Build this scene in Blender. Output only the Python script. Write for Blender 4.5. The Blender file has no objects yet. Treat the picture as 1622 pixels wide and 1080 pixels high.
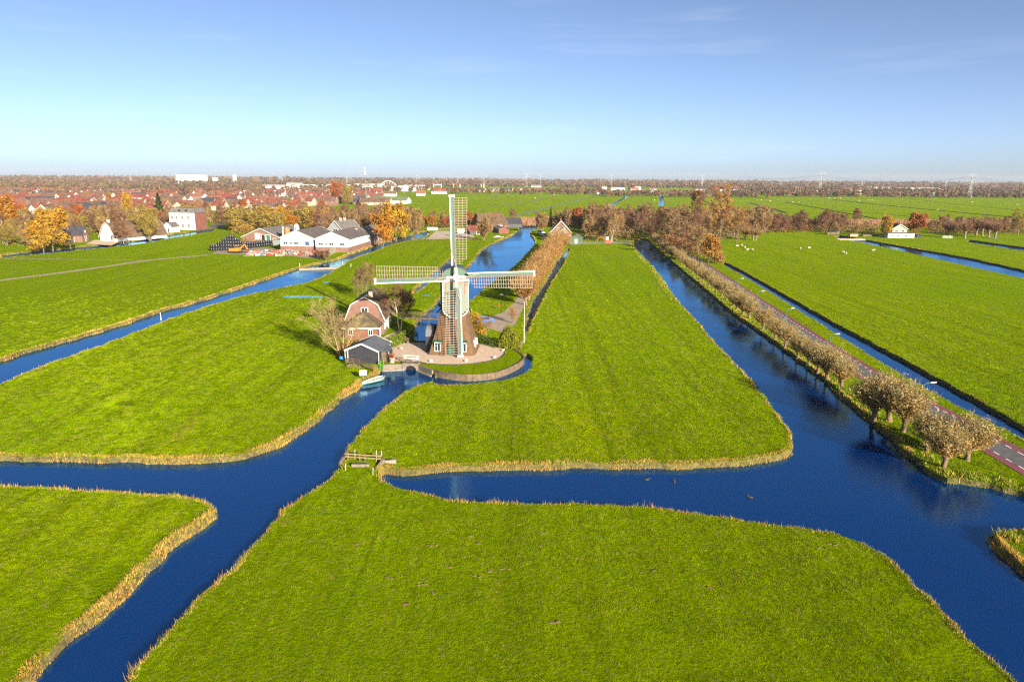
import bpy, bmesh, math, random
import numpy as np
from mathutils import Vector, Matrix, geometry as mgeo, noise as mnoise

S = bpy.context.scene
COL = S.collection
rng = np.random.default_rng(7)
random.seed(7)
R = math.radians

# ------------------------------------------------------------------ camera
W, H = 1622.0, 1080.0
F, CZ = 1100.0, 30.0
PITCH, ROLL = math.atan(258 / F), 12 / 1622
cp, sp_, cr, sr = math.cos(PITCH), math.sin(PITCH), math.cos(ROLL), math.sin(ROLL)
CD = np.array((0, cp, -sp_)); CR = np.array((cr, sr * sp_, sr * cp)); CU = np.array((-sr, cr * sp_, cr * cp))
cam = bpy.data.cameras.new('camera'); camo = bpy.data.objects.new('camera', cam); COL.objects.link(camo)
mw = Matrix.Identity(4)
for i in range(3):
    mw[i][0], mw[i][1], mw[i][2] = CR[i], CU[i], -CD[i]
mw[2][3] = CZ
camo.matrix_world = mw
cam.sensor_width = 36.0; cam.lens = 36.0 * F / W; cam.clip_start = 0.5; cam.clip_end = 40000
S.camera = camo

# ------------------------------------------------------------------ sky, sun, exposure
SUN_EL, SUN_AZ = 16.5, 148.5          # azimuth clockwise from +Y
wd = bpy.data.worlds.new('World'); S.world = wd; wd.use_nodes = True
nt = wd.node_tree; nd = nt.nodes; nd.clear()
o_ = nd.new('ShaderNodeOutputWorld'); bg = nd.new('ShaderNodeBackground'); sky = nd.new('ShaderNodeTexSky')
sky.sky_type = 'NISHITA'; sky.sun_disc = False
sky.sun_elevation = R(SUN_EL); sky.sun_rotation = R(SUN_AZ)
sky.altitude = 0; sky.air_density = 0.36; sky.dust_density = 1.05; sky.ozone_density = 0.8
bg.inputs[1].default_value = 0.072
# thin cirrus wisps far up
tc = nd.new('ShaderNodeTexCoord'); mp = nd.new('ShaderNodeMapping'); mp.inputs['Scale'].default_value = (1.6, 1.6, 16); mp.inputs['Rotation'].default_value = (0, R(4), R(20))
nz = nd.new('ShaderNodeTexNoise'); nz.inputs['Scale'].default_value = 2.2; nz.inputs['Detail'].default_value = 6; nz.inputs['Roughness'].default_value = .58
rp = nd.new('ShaderNodeValToRGB'); rp.color_ramp.elements[0].position = .55; rp.color_ramp.elements[1].position = .95
rp.color_ramp.elements[1].color = (.20, .20, .20, 1)
mx = nd.new('ShaderNodeMix'); mx.data_type = 'RGBA'; mx.inputs['B'].default_value = (5.2, 5.5, 5.8, 1)
nt.links.new(tc.outputs['Generated'], mp.inputs[0]); nt.links.new(mp.outputs[0], nz.inputs['Vector']); nt.links.new(nz.outputs[0], rp.inputs[0])
nt.links.new(rp.outputs[0], mx.inputs['Factor']); nt.links.new(sky.outputs[0], mx.inputs['A']); nt.links.new(mx.outputs['Result'], bg.inputs[0])
nt.links.new(bg.outputs[0], o_.inputs[0])
sl = bpy.data.lights.new('sun', 'SUN'); sl.energy = 5.0; sl.angle = R(.55); sl.color = (1.0, .88, .70)
so = bpy.data.objects.new('sun', sl); COL.objects.link(so)
SUNV = Vector((math.sin(R(SUN_AZ)) * math.cos(R(SUN_EL)), math.cos(R(SUN_AZ)) * math.cos(R(SUN_EL)), math.sin(R(SUN_EL))))
so.rotation_euler = SUNV.to_track_quat('Z', 'Y').to_euler(); so.location = (60, -80, 120)
S.view_settings.view_transform = 'Standard'; S.view_settings.look = 'None'; S.view_settings.gamma = 1
S.view_settings.exposure = 1.6; S.view_settings.use_curve_mapping = False
S.cycles.use_denoising = False; S.cycles.use_adaptive_sampling = False; S.cycles.filter_width = 1.3; S.cycles.sample_clamp_indirect = 2.5; S.cycles.sample_clamp_direct = 12
S.cycles.max_bounces = 6; S.cycles.diffuse_bounces = 2; S.cycles.glossy_bounces = 3; S.cycles.transmission_bounces = 3; S.cycles.transparent_max_bounces = 8; S.cycles.volume_bounces = 0

# ------------------------------------------------------------------ pixel rays -> world points
def ray(px, py):
    return CD + (px - W / 2) / F * CR - (py - H / 2) / F * CU
def G(px, py, z=0.55):
    d = ray(px, py); t = (z - CZ) / d[2]
    return (d[0] * t, d[1] * t)
def G3(px, py, z=0.55):
    x, y = G(px, py, z); return Vector((x, y, z))
def ATY(px, py, y):
    d = ray(px, py); t = y / d[1]
    return Vector((d[0] * t, y, CZ + d[2] * t))
def ppm(y):
    return F / (y * cp) if y else 0

# ------------------------------------------------------------------ materials
MATS = {}
def nodes(m):
    m.use_nodes = True; n = m.node_tree.nodes; n.clear(); return n, m.node_tree.links
def mat(name, c, rough=.8, var=.15, scale=3.0, c2=None, bump=0, bscale=20, spec=.3, metal=0, attr=None, transl=0, world=False, coat=0):
    """procedural principled material: noise between two colours + optional bump"""
    if name in MATS: return MATS[name]
    m = bpy.data.materials.new(name); n, L = nodes(m)
    out = n.new('ShaderNodeOutputMaterial'); b = n.new('ShaderNodeBsdfPrincipled')
    b.inputs['Roughness'].default_value = rough; b.inputs['Specular IOR Level'].default_value = spec; b.inputs['Metallic'].default_value = metal
    b.inputs['Coat Weight'].default_value = coat
    t = n.new('ShaderNodeTexCoord') if not world else n.new('ShaderNodeNewGeometry')
    vec = t.outputs['Object'] if not world else t.outputs['Position']
    nz = n.new('ShaderNodeTexNoise'); nz.inputs['Scale'].default_value = scale; nz.inputs['Detail'].default_value = 5
    L.new(vec, nz.inputs['Vector'])
    mx = n.new('ShaderNodeMix'); mx.data_type = 'RGBA'
    c2 = c2 or tuple(min(1, v * (1 + var)) for v in c); c1 = tuple(v * (1 - var) for v in c) if c2 and var else c
    mx.inputs['A'].default_value = (*c1, 1); mx.inputs['B'].default_value = (*c2, 1)
    rm = n.new('ShaderNodeMapRange'); rm.inputs['From Min'].default_value = .32; rm.inputs['From Max'].default_value = .68
    L.new(nz.outputs[0], rm.inputs[0]); L.new(rm.outputs[0], mx.inputs['Factor'])
    col = mx.outputs['Result']
    if attr:
        a = n.new('ShaderNodeAttribute'); a.attribute_name = attr
        mm = n.new('ShaderNodeMix'); mm.data_type = 'RGBA'; mm.blend_type = 'MULTIPLY'; mm.inputs['Factor'].default_value = 1
        L.new(col, mm.inputs['A']); L.new(a.outputs['Color'], mm.inputs['B']); col = mm.outputs['Result']
    L.new(col, b.inputs['Base Color'])
    if bump:
        nb = n.new('ShaderNodeTexNoise'); nb.inputs['Scale'].default_value = bscale; nb.inputs['Detail'].default_value = 4; L.new(vec, nb.inputs['Vector'])
        bp = n.new('ShaderNodeBump'); bp.inputs['Strength'].default_value = bump; bp.inputs['Distance'].default_value = .05
        L.new(nb.outputs[0], bp.inputs['Height']); L.new(bp.outputs[0], b.inputs['Normal'])
    sh = b.outputs[0]
    if transl:
        tr = n.new('ShaderNodeBsdfTranslucent'); L.new(col, tr.inputs[0]); ms = n.new('ShaderNodeMixShader'); ms.inputs[0].default_value = transl
        L.new(sh, ms.inputs[1]); L.new(tr.outputs[0], ms.inputs[2]); sh = ms.outputs[0]
    L.new(sh, out.inputs[0])
    MATS[name] = m; return m

def grass_color(n, L, pos):
    """shared world-space meadow colour so ground and tufts agree; returns colour socket"""
    def noise(s, d=4, vec=None, rough=.55):
        k = n.new('ShaderNodeTexNoise'); k.inputs['Scale'].default_value = s; k.inputs['Detail'].default_value = d; k.inputs['Roughness'].default_value = rough
        L.new(vec or pos, k.inputs['Vector']); return k.outputs[0]
    def rng_(sock, a, b, lo=0., hi=1.):
        k = n.new('ShaderNodeMapRange'); k.inputs['From Min'].default_value = a; k.inputs['From Max'].default_value = b
        k.inputs['To Min'].default_value = lo; k.inputs['To Max'].default_value = hi
        L.new(sock, k.inputs[0]); return k.outputs[0]
    def mix(f, a, b):
        k = n.new('ShaderNodeMix'); k.data_type = 'RGBA'
        L.new(f, k.inputs['Factor'])
        for s, v in (('A', a), ('B', b)):
            if isinstance(v, tuple): k.inputs[s].default_value = (*v, 1)
            else: L.new(v, k.inputs[s])
        return k.outputs['Result']
    big = rng_(noise(.018, 3), .35, .65)
    col = mix(big, (.198, .308, .001), (.268, .335, .001))
    # mowing / tractor streaks, along the plots
    mp = n.new('ShaderNodeMapping'); mp.inputs['Scale'].default_value = (.55, .018, 1); mp.inputs['Rotation'].default_value = (0, 0, R(2)); L.new(pos, mp.inputs[0])
    st = rng_(noise(1., 4, mp.outputs[0]), .40, .68)
    col = mix(st, col, (.17, .235, .001))
    mid = rng_(noise(.30, 6, None, .72), .42, .72, 0, .62)
    col = mix(mid, col, (.125, .225, .001))
    mp2 = n.new('ShaderNodeMapping'); mp2.inputs['Scale'].default_value = (.9, .011, 1); mp2.inputs['Rotation'].default_value = (0, 0, R(-3)); mp2.inputs['Location'].default_value = (31, 7, 0); L.new(pos, mp2.inputs[0])
    col = mix(rng_(noise(1., 3, mp2.outputs[0], .5), .60, .68, 0, .4), col, (.085, .135, .001))
    # bare worn patches
    br = rng_(noise(.11, 6, None, .7), .61, .75, 0, .7)
    col = mix(br, col, (.20, .165, .03))
    return col, noise, rng_, mix

def grass_ground():
    m = bpy.data.materials.new('meadow_grass'); n, L = nodes(m)
    out = n.new('ShaderNodeOutputMaterial'); b = n.new('ShaderNodeBsdfPrincipled'); b.inputs['Roughness'].default_value = 1; b.inputs['Specular IOR Level'].default_value = .0
    g = n.new('ShaderNodeNewGeometry'); col, noise, rng_, mix = grass_color(n, L, g.outputs['Position'])
    f = rng_(noise(4, 6, None, .75), .40, .68)
    col = mix(f, col, (.15, .235, .001))
    L.new(col, b.inputs['Base Color'])
    k = n.new('ShaderNodeTexNoise'); k.inputs['Scale'].default_value = 3.2; k.inputs['Detail'].default_value = 7; k.inputs['Roughness'].default_value = .68; L.new(g.outputs['Position'], k.inputs['Vector'])
    bp = n.new('ShaderNodeBump'); bp.inputs['Strength'].default_value = 1.0; bp.inputs['Distance'].default_value = .8
    L.new(k.outputs[0], bp.inputs['Height']); L.new(bp.outputs[0], b.inputs['Normal'])
    L.new(b.outputs[0], out.inputs[0]); return m
def grass_blade():
    m = bpy.data.materials.new('grass_blade'); n, L = nodes(m)
    out = n.new('ShaderNodeOutputMaterial'); b = n.new('ShaderNodeBsdfDiffuse')
    g = n.new('ShaderNodeNewGeometry'); col, noise, rng_, mix = grass_color(n, L, g.outputs['Position'])
    oi = n.new('ShaderNodeObjectInfo'); r1 = rng_(oi.outputs['Random'], 0, 1, .5, 1.3)
    mm = n.new('ShaderNodeMix'); mm.data_type = 'RGBA'; mm.blend_type = 'MULTIPLY'; mm.inputs['Factor'].default_value = 1; L.new(col, mm.inputs['A']); L.new(r1, mm.inputs['B'])
    w_ = n.new('ShaderNodeTexWhiteNoise'); w_.noise_dimensions = '1D'; L.new(oi.outputs['Random'], w_.inputs['W']); col = mix(rng_(w_.outputs['Value'], .86, .98, 0, .8), mm.outputs['Result'], (.34, .27, .06))
    L.new(col, b.inputs[0]); t = n.new('ShaderNodeBsdfTranslucent'); L.new(col, t.inputs[0])
    ms = n.new('ShaderNodeMixShader'); ms.inputs[0].default_value = .25; L.new(b.outputs[0], ms.inputs[1]); L.new(t.outputs[0], ms.inputs[2]); L.new(ms.outputs[0], out.inputs[0]); return m
M_GRASS = grass_ground(); M_BLADE = grass_blade()

def water_mat():
    m = bpy.data.materials.new('canal_water'); n, L = nodes(m)
    # blue of the reflected sky painted into the body colour, under a blue tinted surface reflection
    out = n.new('ShaderNodeOutputMaterial'); df = n.new('ShaderNodeBsdfDiffuse'); df.inputs[0].default_value = (.0, .018, .100, 1)
    gs = n.new('ShaderNodeBsdfGlossy'); gs.inputs[0].default_value = (.36, .74, 1.0, 1); gs.inputs['Roughness'].default_value = .02
    fr = n.new('ShaderNodeFresnel'); fr.inputs[0].default_value = 2.4; ms = n.new('ShaderNodeMixShader')
    L.new(fr.outputs[0], ms.inputs[0]); L.new(df.outputs[0], ms.inputs[1]); L.new(gs.outputs[0], ms.inputs[2])
    g = n.new('ShaderNodeNewGeometry')
    mp = n.new('ShaderNodeMapping'); mp.inputs['Scale'].default_value = (1., 2.4, 1); mp.inputs['Rotation'].default_value = (0, 0, R(-18)); L.new(g.outputs['Position'], mp.inputs[0])
    k = n.new('ShaderNodeTexNoise'); k.inputs['Scale'].default_value = 2.6; k.inputs['Detail'].default_value = 3; L.new(mp.outputs[0], k.inputs['Vector'])
    k2 = n.new('ShaderNodeTexNoise'); k2.inputs['Scale'].default_value = .035; k2.inputs['Detail'].default_value = 2; L.new(g.outputs['Position'], k2.inputs['Vector'])
    rm = n.new('ShaderNodeMapRange'); rm.inputs['From Min'].default_value = .38; rm.inputs['From Max'].default_value = .62; rm.inputs['To Min'].default_value = .03; rm.inputs['To Max'].default_value = .17; L.new(k2.outputs[0], rm.inputs[0])
    bp = n.new('ShaderNodeBump'); bp.inputs['Distance'].default_value = .10; L.new(rm.outputs[0], bp.inputs['Strength']); L.new(k.outputs[0], bp.inputs['Height']); L.new(bp.outputs[0], gs.inputs['Normal']); L.new(bp.outputs[0], fr.inputs['Normal'])
    L.new(ms.outputs[0], out.inputs[0]); return m
M_WATER = water_mat()
M_BANK = mat('bank_soil', (.045, .042, .014), .95, scale=2.2, c2=(.12, .10, .03), bump=.9, bscale=5, world=True)
M_STRAW = mat('dry_reed', (.42, .30, .12), .9, var=.0, scale=.35, c2=(.50, .27, .11), attr='Col', transl=.25, world=True)

# ------------------------------------------------------------------ object helpers
def props(o, label=None, cat=None, group=None, kind=None):
    if label: o['label'] = label
    if cat: o['category'] = cat
    if group: o['group'] = group
    if kind: o['kind'] = kind
    return o
def thing(name, label, cat, loc=(0, 0, 0), rz=0, group=None, scale=1):
    o = bpy.data.objects.new(name, None); COL.objects.link(o); o.empty_display_size = .3
    o.location = loc; o.rotation_euler = (0, 0, rz); o.scale = (scale,) * 3 if not isinstance(scale, tuple) else scale
    return props(o, label, cat, group)
def link(name, me, m=None, parent=None, loc=None, rz=0):
    o = bpy.data.objects.new(name, me); COL.objects.link(o)
    if m is not None and not me.materials:
        for x in (m if isinstance(m, (list, tuple)) else [m]): me.materials.append(x)
    if parent: o.parent = parent
    if loc is not None: o.location = loc
    if rz: o.rotation_euler = (0, 0, rz)
    return o
def soup(name, verts, tris, col=None, smooth=False):
    """fast mesh from numpy arrays (n,3) and (m,3|4)"""
    me = bpy.data.meshes.new(name); verts = np.asarray(verts, np.float32); tris = np.asarray(tris, np.int32)
    k = tris.shape[1]
    me.vertices.add(len(verts)); me.vertices.foreach_set('co', verts.ravel())
    me.loops.add(tris.size); me.loops.foreach_set('vertex_index', tris.ravel())
    me.polygons.add(len(tris)); me.polygons.foreach_set('loop_start', np.arange(0, tris.size, k, dtype=np.int32))
    if col is not None:
        a = me.color_attributes.new('Col', 'FLOAT_COLOR', 'POINT')
        c = np.ones((len(verts), 4), np.float32); c[:, :3] = col; a.data.foreach_set('color', c.ravel())
    me.update(calc_edges=True); 
    if smooth: me.polygons.foreach_set('use_smooth', [True] * len(me.polygons))
    return me

class MB:
    """collects shapes of one part, builds ONE mesh"""
    def __init__(s): s.v = []; s.f = []; s.mi = []; s.m = 0
    def add(s, vs, fs):
        b = len(s.v); s.v += [tuple(v) for v in vs]; s.f += [tuple(i + b for i in f) for f in fs]; s.mi += [s.m] * len(fs); return s
    def box(s, x0, x1, y0, y1, z0, z1):
        return s.add([(x0, y0, z0), (x1, y0, z0), (x1, y1, z0), (x0, y1, z0), (x0, y0, z1), (x1, y0, z1), (x1, y1, z1), (x0, y1, z1)],
                     [(3, 2, 1, 0), (4, 5, 6, 7), (0, 1, 5, 4), (1, 2, 6, 5), (2, 3, 7, 6), (3, 0, 4, 7)])
    def bar(s, a, b, w, h=None, up=(0, 0, 1)):
        """rectangular bar from a to b, w wide, h high"""
        a, b = Vector(a), Vector(b); d = (b - a).normalized(); up = Vector(up)
        if abs(d.dot(up)) > .98: up = Vector((0, 1, 0))
        x = d.cross(up).normalized() * (w / 2); z = x.cross(d).normalized() * ((h or w) / 2)
        vs = [a - x - z, a + x - z, a + x + z, a - x + z, b - x - z, b + x - z, b + x + z, b - x + z]
        return s.add(vs, [(0, 1, 2, 3), (7, 6, 5, 4), (0, 4, 5, 1), (1, 5, 6, 2), (2, 6, 7, 3), (3, 7, 4, 0)])
    def tube(s, a, b, r0, r1=None, n=8, cap=True):
        a, b = Vector(a), Vector(b); d = (b - a).normalized(); u = Vector((0, 0, 1)) if abs(d.z) < .95 else Vector((1, 0, 0))
        x = d.cross(u).normalized(); y = d.cross(x); r1 = r0 if r1 is None else r1
        vs = [a + (x * math.cos(t) + y * math.sin(t)) * r0 for t in [2 * math.pi * i / n for i in range(n)]] + \
             [b + (x * math.cos(t) + y * math.sin(t)) * r1 for t in [2 * math.pi * i / n for i in range(n)]]
        fs = [(i, n + i, n + (i + 1) % n, (i + 1) % n) for i in range(n)]
        if cap: fs += [tuple(range(n)), tuple(range(2 * n - 1, n - 1, -1))]
        return s.add(vs, fs)
    def lathe(s, prof, n=12, c=(0, 0, 0)):
        vs = [(c[0] + r * math.cos(2 * math.pi * i / n), c[1] + r * math.sin(2 * math.pi * i / n), c[2] + z) for r, z in prof for i in range(n)]
        fs = [(k * n + i, k * n + (i + 1) % n, (k + 1) * n + (i + 1) % n, (k + 1) * n + i) for k in range(len(prof) - 1) for i in range(n)]
        fs += [tuple(range(n - 1, -1, -1)), tuple(range((len(prof) - 1) * n, len(prof) * n))]
        return s.add(vs, fs)
    def prism(s, pts, d):
        """polygon pts (3D) extruded along d"""
        n = len(pts); d = Vector(d); a = [Vector(p) for p in pts]; b = [p + d for p in a]
        return s.add(a + b, [tuple(range(n - 1, -1, -1)), tuple(range(n, 2 * n))] + [(i, (i + 1) % n, n + (i + 1) % n, n + i) for i in range(n)])
    def mesh(s, name, m, smooth=False):
        me = bpy.data.meshes.new(name); me.from_pydata([tuple(v) for v in s.v], [], s.f)
        for x in (m if isinstance(m, (list, tuple)) else [m]): me.materials.append(x)
        if len(me.materials) > 1: me.polygons.foreach_set('material_index', s.mi)
        bm = bmesh.new(); bm.from_mesh(me); bmesh.ops.recalc_face_normals(bm, faces=bm.faces); bm.to_mesh(me); bm.free()
        if smooth: me.polygons.foreach_set('use_smooth', [True] * len(me.polygons))
        me.update(); return me
    def build(s, name, m, parent=None, smooth=False, loc=None, rz=0):
        return link(name, s.mesh(name, m, smooth), None, parent, loc, rz)
def copy_tree(o, parent=None):
    c = o.copy(); COL.objects.link(c); c.parent = parent
    for ch in list(o.children): copy_tree(ch, c)
    return c
ORD = ['zeroth', 'first', 'second', 'third', 'fourth', 'fifth', 'sixth', 'seventh', 'eighth', 'ninth', 'tenth', 'eleventh', 'twelfth', 'thirteenth', 'fourteenth', 'fifteenth', 'sixteenth', 'seventeenth', 'eighteenth', 'nineteenth', 'twentieth'] + \
      ['twenty-' + x for x in ('first', 'second', 'third', 'fourth', 'fifth', 'sixth', 'seventh', 'eighth', 'ninth')] + ['thirtieth'] + ['thirty-' + x for x in ('first', 'second', 'third', 'fourth', 'fifth', 'sixth', 'seventh', 'eighth', 'ninth')] + ['fortieth'] + ['forty-' + x for x in ('first', 'second', 'third', 'fourth', 'fifth', 'sixth', 'seventh', 'eighth', 'ninth')]
# ================================================================== TERRAIN
LZ, YZ = 0.55, 0.95      # meadow level and mill-yard level above the water
def gp(pts, z=LZ): return [G(x, y, z) for x, y in pts]
def resample(pts, closed=True, jit=.22, seed=0, kstep=.011, lo=.9, hi=14):
    r = random.Random(seed); out = []; n = len(pts); acc = 0; ph = [r.random() * 6.28 for _ in range(4)]
    for i in range(n if closed else n - 1):
        a, b = Vector(pts[i]), Vector(pts[(i + 1) % n]); d = (b - a).length
        if d < 1e-6: continue
        st = min(hi, max(lo, kstep * min(a.length, b.length))); k = max(1, int(d / st)); nr = Vector((-(b - a).y, (b - a).x)) / d
        for j in range(k):
            p = a.lerp(b, j / k); s = acc + d * j / k
            w = (math.sin(s * .9 + ph[0]) + .8 * math.sin(s * 2.3 + ph[1]) + .5 * math.sin(s * .31 + ph[2]) + r.uniform(-.8, .8)) * jit * .6
            out.append((p + nr * w if jit else p).to_tuple())
        acc += d
    if not closed: out.append(tuple(pts[-1]))
    return out
def smooth_poly(pts, it=1, closed=True):
    for _ in range(it):
        q = []; n = len(pts)
        for i in range(n if closed else n - 1):
            a, b = Vector(pts[i]), Vector(pts[(i + 1) % n])
            q += [a.lerp(b, .25).to_tuple(), a.lerp(b, .75).to_tuple()]
        if not closed: q = [tuple(pts[0])] + q + [tuple(pts[-1])]
        pts = q
    return pts
def strip(pts, w):
    """polyline (world) -> closed polygon of width w (number or list)"""
    L_, R_ = [], []; n = len(pts)
    for i, p in enumerate(pts):
        a = Vector(pts[max(0, i - 1)]); b = Vector(pts[min(n - 1, i + 1)]); t = (b - a).normalized(); nr = Vector((-t.y, t.x)); ww = w[i] if isinstance(w, (list, tuple)) else w
        L_.append((Vector(p) + nr * ww / 2).to_tuple()); R_.append((Vector(p) - nr * ww / 2).to_tuple())
    return L_ + R_[::-1]

def wp(pts, z=0):
    """water outline: banks on the viewer's side are read at meadow level, the far banks at the waterline"""
    n = len(pts); ar = sum(pts[i][0] * pts[(i + 1) % n][1] - pts[(i + 1) % n][0] * pts[i][1] for i in range(n)); sg = 1 if ar > 0 else -1; o = []
    for i, (x, y) in enumerate(pts):
        a, b = pts[i - 1], pts[(i + 1) % n]; tx, ty = b[0] - a[0], b[1] - a[1]; l = math.hypot(tx, ty) or 1; ny = -tx / l * sg; k = min(1, max(0, .5 + ny * 2.5)); o.append(G(x, y, LZ * k))
    return o
WP = {}   # water outlines in world metres
WP['left'] = wp([(-420, 690), (-200, 640), (0, 572), (80, 548), (180, 520), (250, 495), (330, 474), (400, 450), (430, 440), (483, 423), (534, 412.5), (554, 403), (581, 394), (600, 387), (615, 382), (635, 376), (655, 372), (675, 366),
                  (684, 370), (662, 378), (640, 383), (615, 388.5), (591, 399), (554, 411.5), (534, 426), (509, 440), (480, 449), (390, 467), (320, 487), (255, 510), (180, 540), (100, 567), (0, 607), (-200, 690), (-420, 770)], 0.2)
WP['west'] = wp([(-420, 725), (0, 728), (100, 730), (200, 732), (300, 733), (370, 730), (400, 724), (450, 703), (490, 675), (520, 650), (545, 629), (575, 606), (594, 595), (602, 586), (640, 581), (668, 586), (692, 598), (686, 606), (668, 607), (640, 621), (610, 646), (585, 671), (565, 693), (548, 715), (538, 742),
                  (520, 762), (480, 787), (440, 817), (400, 868), (350, 915), (300, 965), (240, 1030), (207, 1080), (120, 1190), (0, 1380), (-160, 1330), (-60, 1190), (45, 1080), (100, 1025), (150, 977), (200, 937), (240, 897), (265, 872), (300, 847), (330, 826), (344, 810), (326, 791), (240, 783), (160, 778), (80, 772), (0, 768), (-420, 757)], .25)
WP['river'] = wp([(600, 760), (602, 748), (622, 750), (640, 753), (700, 746), (800, 743), (900, 741), (1000, 741), (1100, 741), (1180, 736), (1235, 728), (1253, 714), (1256, 697), (1238, 665), (1208, 625), (1173, 585), (1133, 545), (1103, 507), (1073, 477), (1043, 432), (1013, 400), (1001, 388), (1005, 380), (1025, 379),
                   (1035, 390), (1070, 420), (1120, 462), (1160, 497), (1200, 524), (1250, 560), (1300, 597), (1340, 635), (1380, 668), (1420, 703), (1450, 733), (1490, 763), (1530, 768), (1580, 775), (1622, 787), (1760, 832), (1950, 880),
                   (1950, 905), (1760, 850), (1622, 837), (1590, 842), (1576, 855), (1588, 880), (1622, 910), (1700, 960), (1850, 1040), (1950, 1280), (1820, 1420), (1700, 1200), (1607, 1080), (1562, 1035), (1522, 1000), (1482, 962), (1442, 918), (1412, 888), (1372, 860), (1330, 845), (1280, 838), (1200, 828), (1120, 816), (1060, 806), (1000, 801), (950, 798), (870, 798), (800, 796), (735, 794), (700, 789), (650, 776), (620, 768)], .25)
WP['canal'] = wp([(832, 352), (824, 359), (817, 370), (800, 378), (794, 380), (773, 390), (758, 401), (747, 417), (737, 427), (715, 452), (690, 483), (671, 499), (655, 515), (651, 540), (690, 540), (700, 515), (742, 479), (762, 462), (785, 442), (800, 432), (820, 417), (845, 390), (849, 383), (846, 378), (838, 371), (845, 365), (852, 361), (852, 352)], .2)
WP['hedge'] = wp([(899, 395.5), (882, 413), (864, 447), (842, 480), (832, 511), (829, 526), (836, 526), (844.5, 504), (858, 478), (873, 447), (893, 418), (904, 394)], .2)
WP['pool'] = wp([(826, 566), (838, 563), (846, 573), (844, 582), (833, 591), (815, 599), (790, 604.5), (740, 609), (700, 611), (684, 608), (688, 598), (700, 592), (735, 590), (780, 584), (812, 570), (820, 560)], .3)
WP['roadside'] = wp([(1900, 828), (1760, 770), (1622, 695), (1546, 659), (1407, 582), (1285, 503), (1175, 435), (1140, 417), (1151, 417), (1244, 470), (1318, 513), (1407, 560), (1509, 617), (1622, 680), (1760, 757), (1900, 812)], .2)
WP['east'] = wp([(1322, 376), (1363, 384), (1444, 401), (1541, 423), (1617, 440), (1800, 480), (1800, 468), (1622, 430), (1541, 412), (1444, 394.5), (1372, 381.5), (1330, 374)], .2)
WP['east_b'] = wp([(1530, 383), (1622, 398), (1800, 427), (1800, 420), (1622, 393.5), (1536, 381.5)], .2)
WP['dyke'] = strip(gp([(654, 464), (672, 449), (689, 434), (702, 423), (716, 409), (724, 402)]), [1.4, 2.4, 2.6, 2.2, 1.6, 1.0])
WP['village_dyke'] = wp([(200, 384), (232, 380), (262, 374), (300, 368), (340, 362), (340, 366), (305, 372), (262, 379), (232, 385), (200, 389), (100, 399), (0, 409), (0, 405), (100, 395)], .2)
far_d = [([(760, 331), (800, 325), (844, 318), (862, 314), (917, 306.5)], 5), ([(812, 342), (867, 329), (918, 316.5), (948, 309)], 5), ([(962, 328), (993, 311), (1001, 306.5)], 6), ([(1047, 326), (1048, 316), (1046, 308)], 7),
         ([(1090, 309), (1120, 321), (1160, 335)], 4), ([(1185, 321), (1214, 329), (1245, 337)], 5), ([(1241, 320), (1298, 330), (1390, 347)], 4), ([(1316, 316), (1380, 323), (1460, 331), (1622, 346)], 6),
         ([(738, 306.5), (768, 305.5)], 14), ([(774, 313), (790, 311.5)], 8), ([(905, 300), (925, 305)], 5), ([(1183, 311), (1215, 315)], 6), ([(1325, 333), (1440, 343), (1622, 360)], 3.5), ([(1350, 304), (1500, 322), (1622, 334)], 3), ([(962, 297), (985, 302)], 7)]
for i, (p, w) in enumerate(far_d): WP['far%d' % i] = strip(gp(p), w)
JIT = dict(left=.3, west=.22, river=.2, canal=.3, hedge=.2, pool=.08, roadside=.18, east=.4, east_b=.4, dyke=.15, village_dyke=.4)
OUT = {k: resample(smooth_poly(p, 1 if k in ('river', 'west', 'left', 'canal', 'pool', 'roadside') else 0), True, JIT.get(k, .3), i) for i, (k, p) in enumerate(WP.items())}
def inside(px, py, poly):
    p = np.asarray(poly); x0, y0 = p[:, 0], p[:, 1]; x1, y1 = np.roll(x0, -1), np.roll(y0, -1); c = np.zeros(len(px), bool)
    for a, b, c_, d in zip(x0, y0, x1, y1):
        if b == d: continue
        m = (b > py) != (d > py); c ^= m & (px < (c_ - a) * (py - b) / (d - b) + a)
    return c
BX0, BX1, BY0, BY1 = -7000, 7000, -60, 7000
vs, es = [Vector((BX0, BY0)), Vector((BX1, BY0)), Vector((BX1, BY1)), Vector((BX0, BY1))], [(0, 1), (1, 2), (2, 3), (3, 0)]
for k, poly in OUT.items():
    b = len(vs); n = len(poly); vs += [Vector(p) for p in poly]; es += [(b + i, b + (i + 1) % n) for i in range(n)]
cv, ce, cf, *_ = mgeo.delaunay_2d_cdt(vs, es, [], 0, 1e-4)
cv = np.array([v.to_tuple() for v in cv]); cf = np.array(cf)
cen = cv[cf].mean(1); wet = np.zeros(len(cf), bool)
for poly in OUT.values(): wet |= inside(cen[:, 0], cen[:, 1], poly)
land = cf[~wet]; cenl = cen[~wet]
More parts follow.
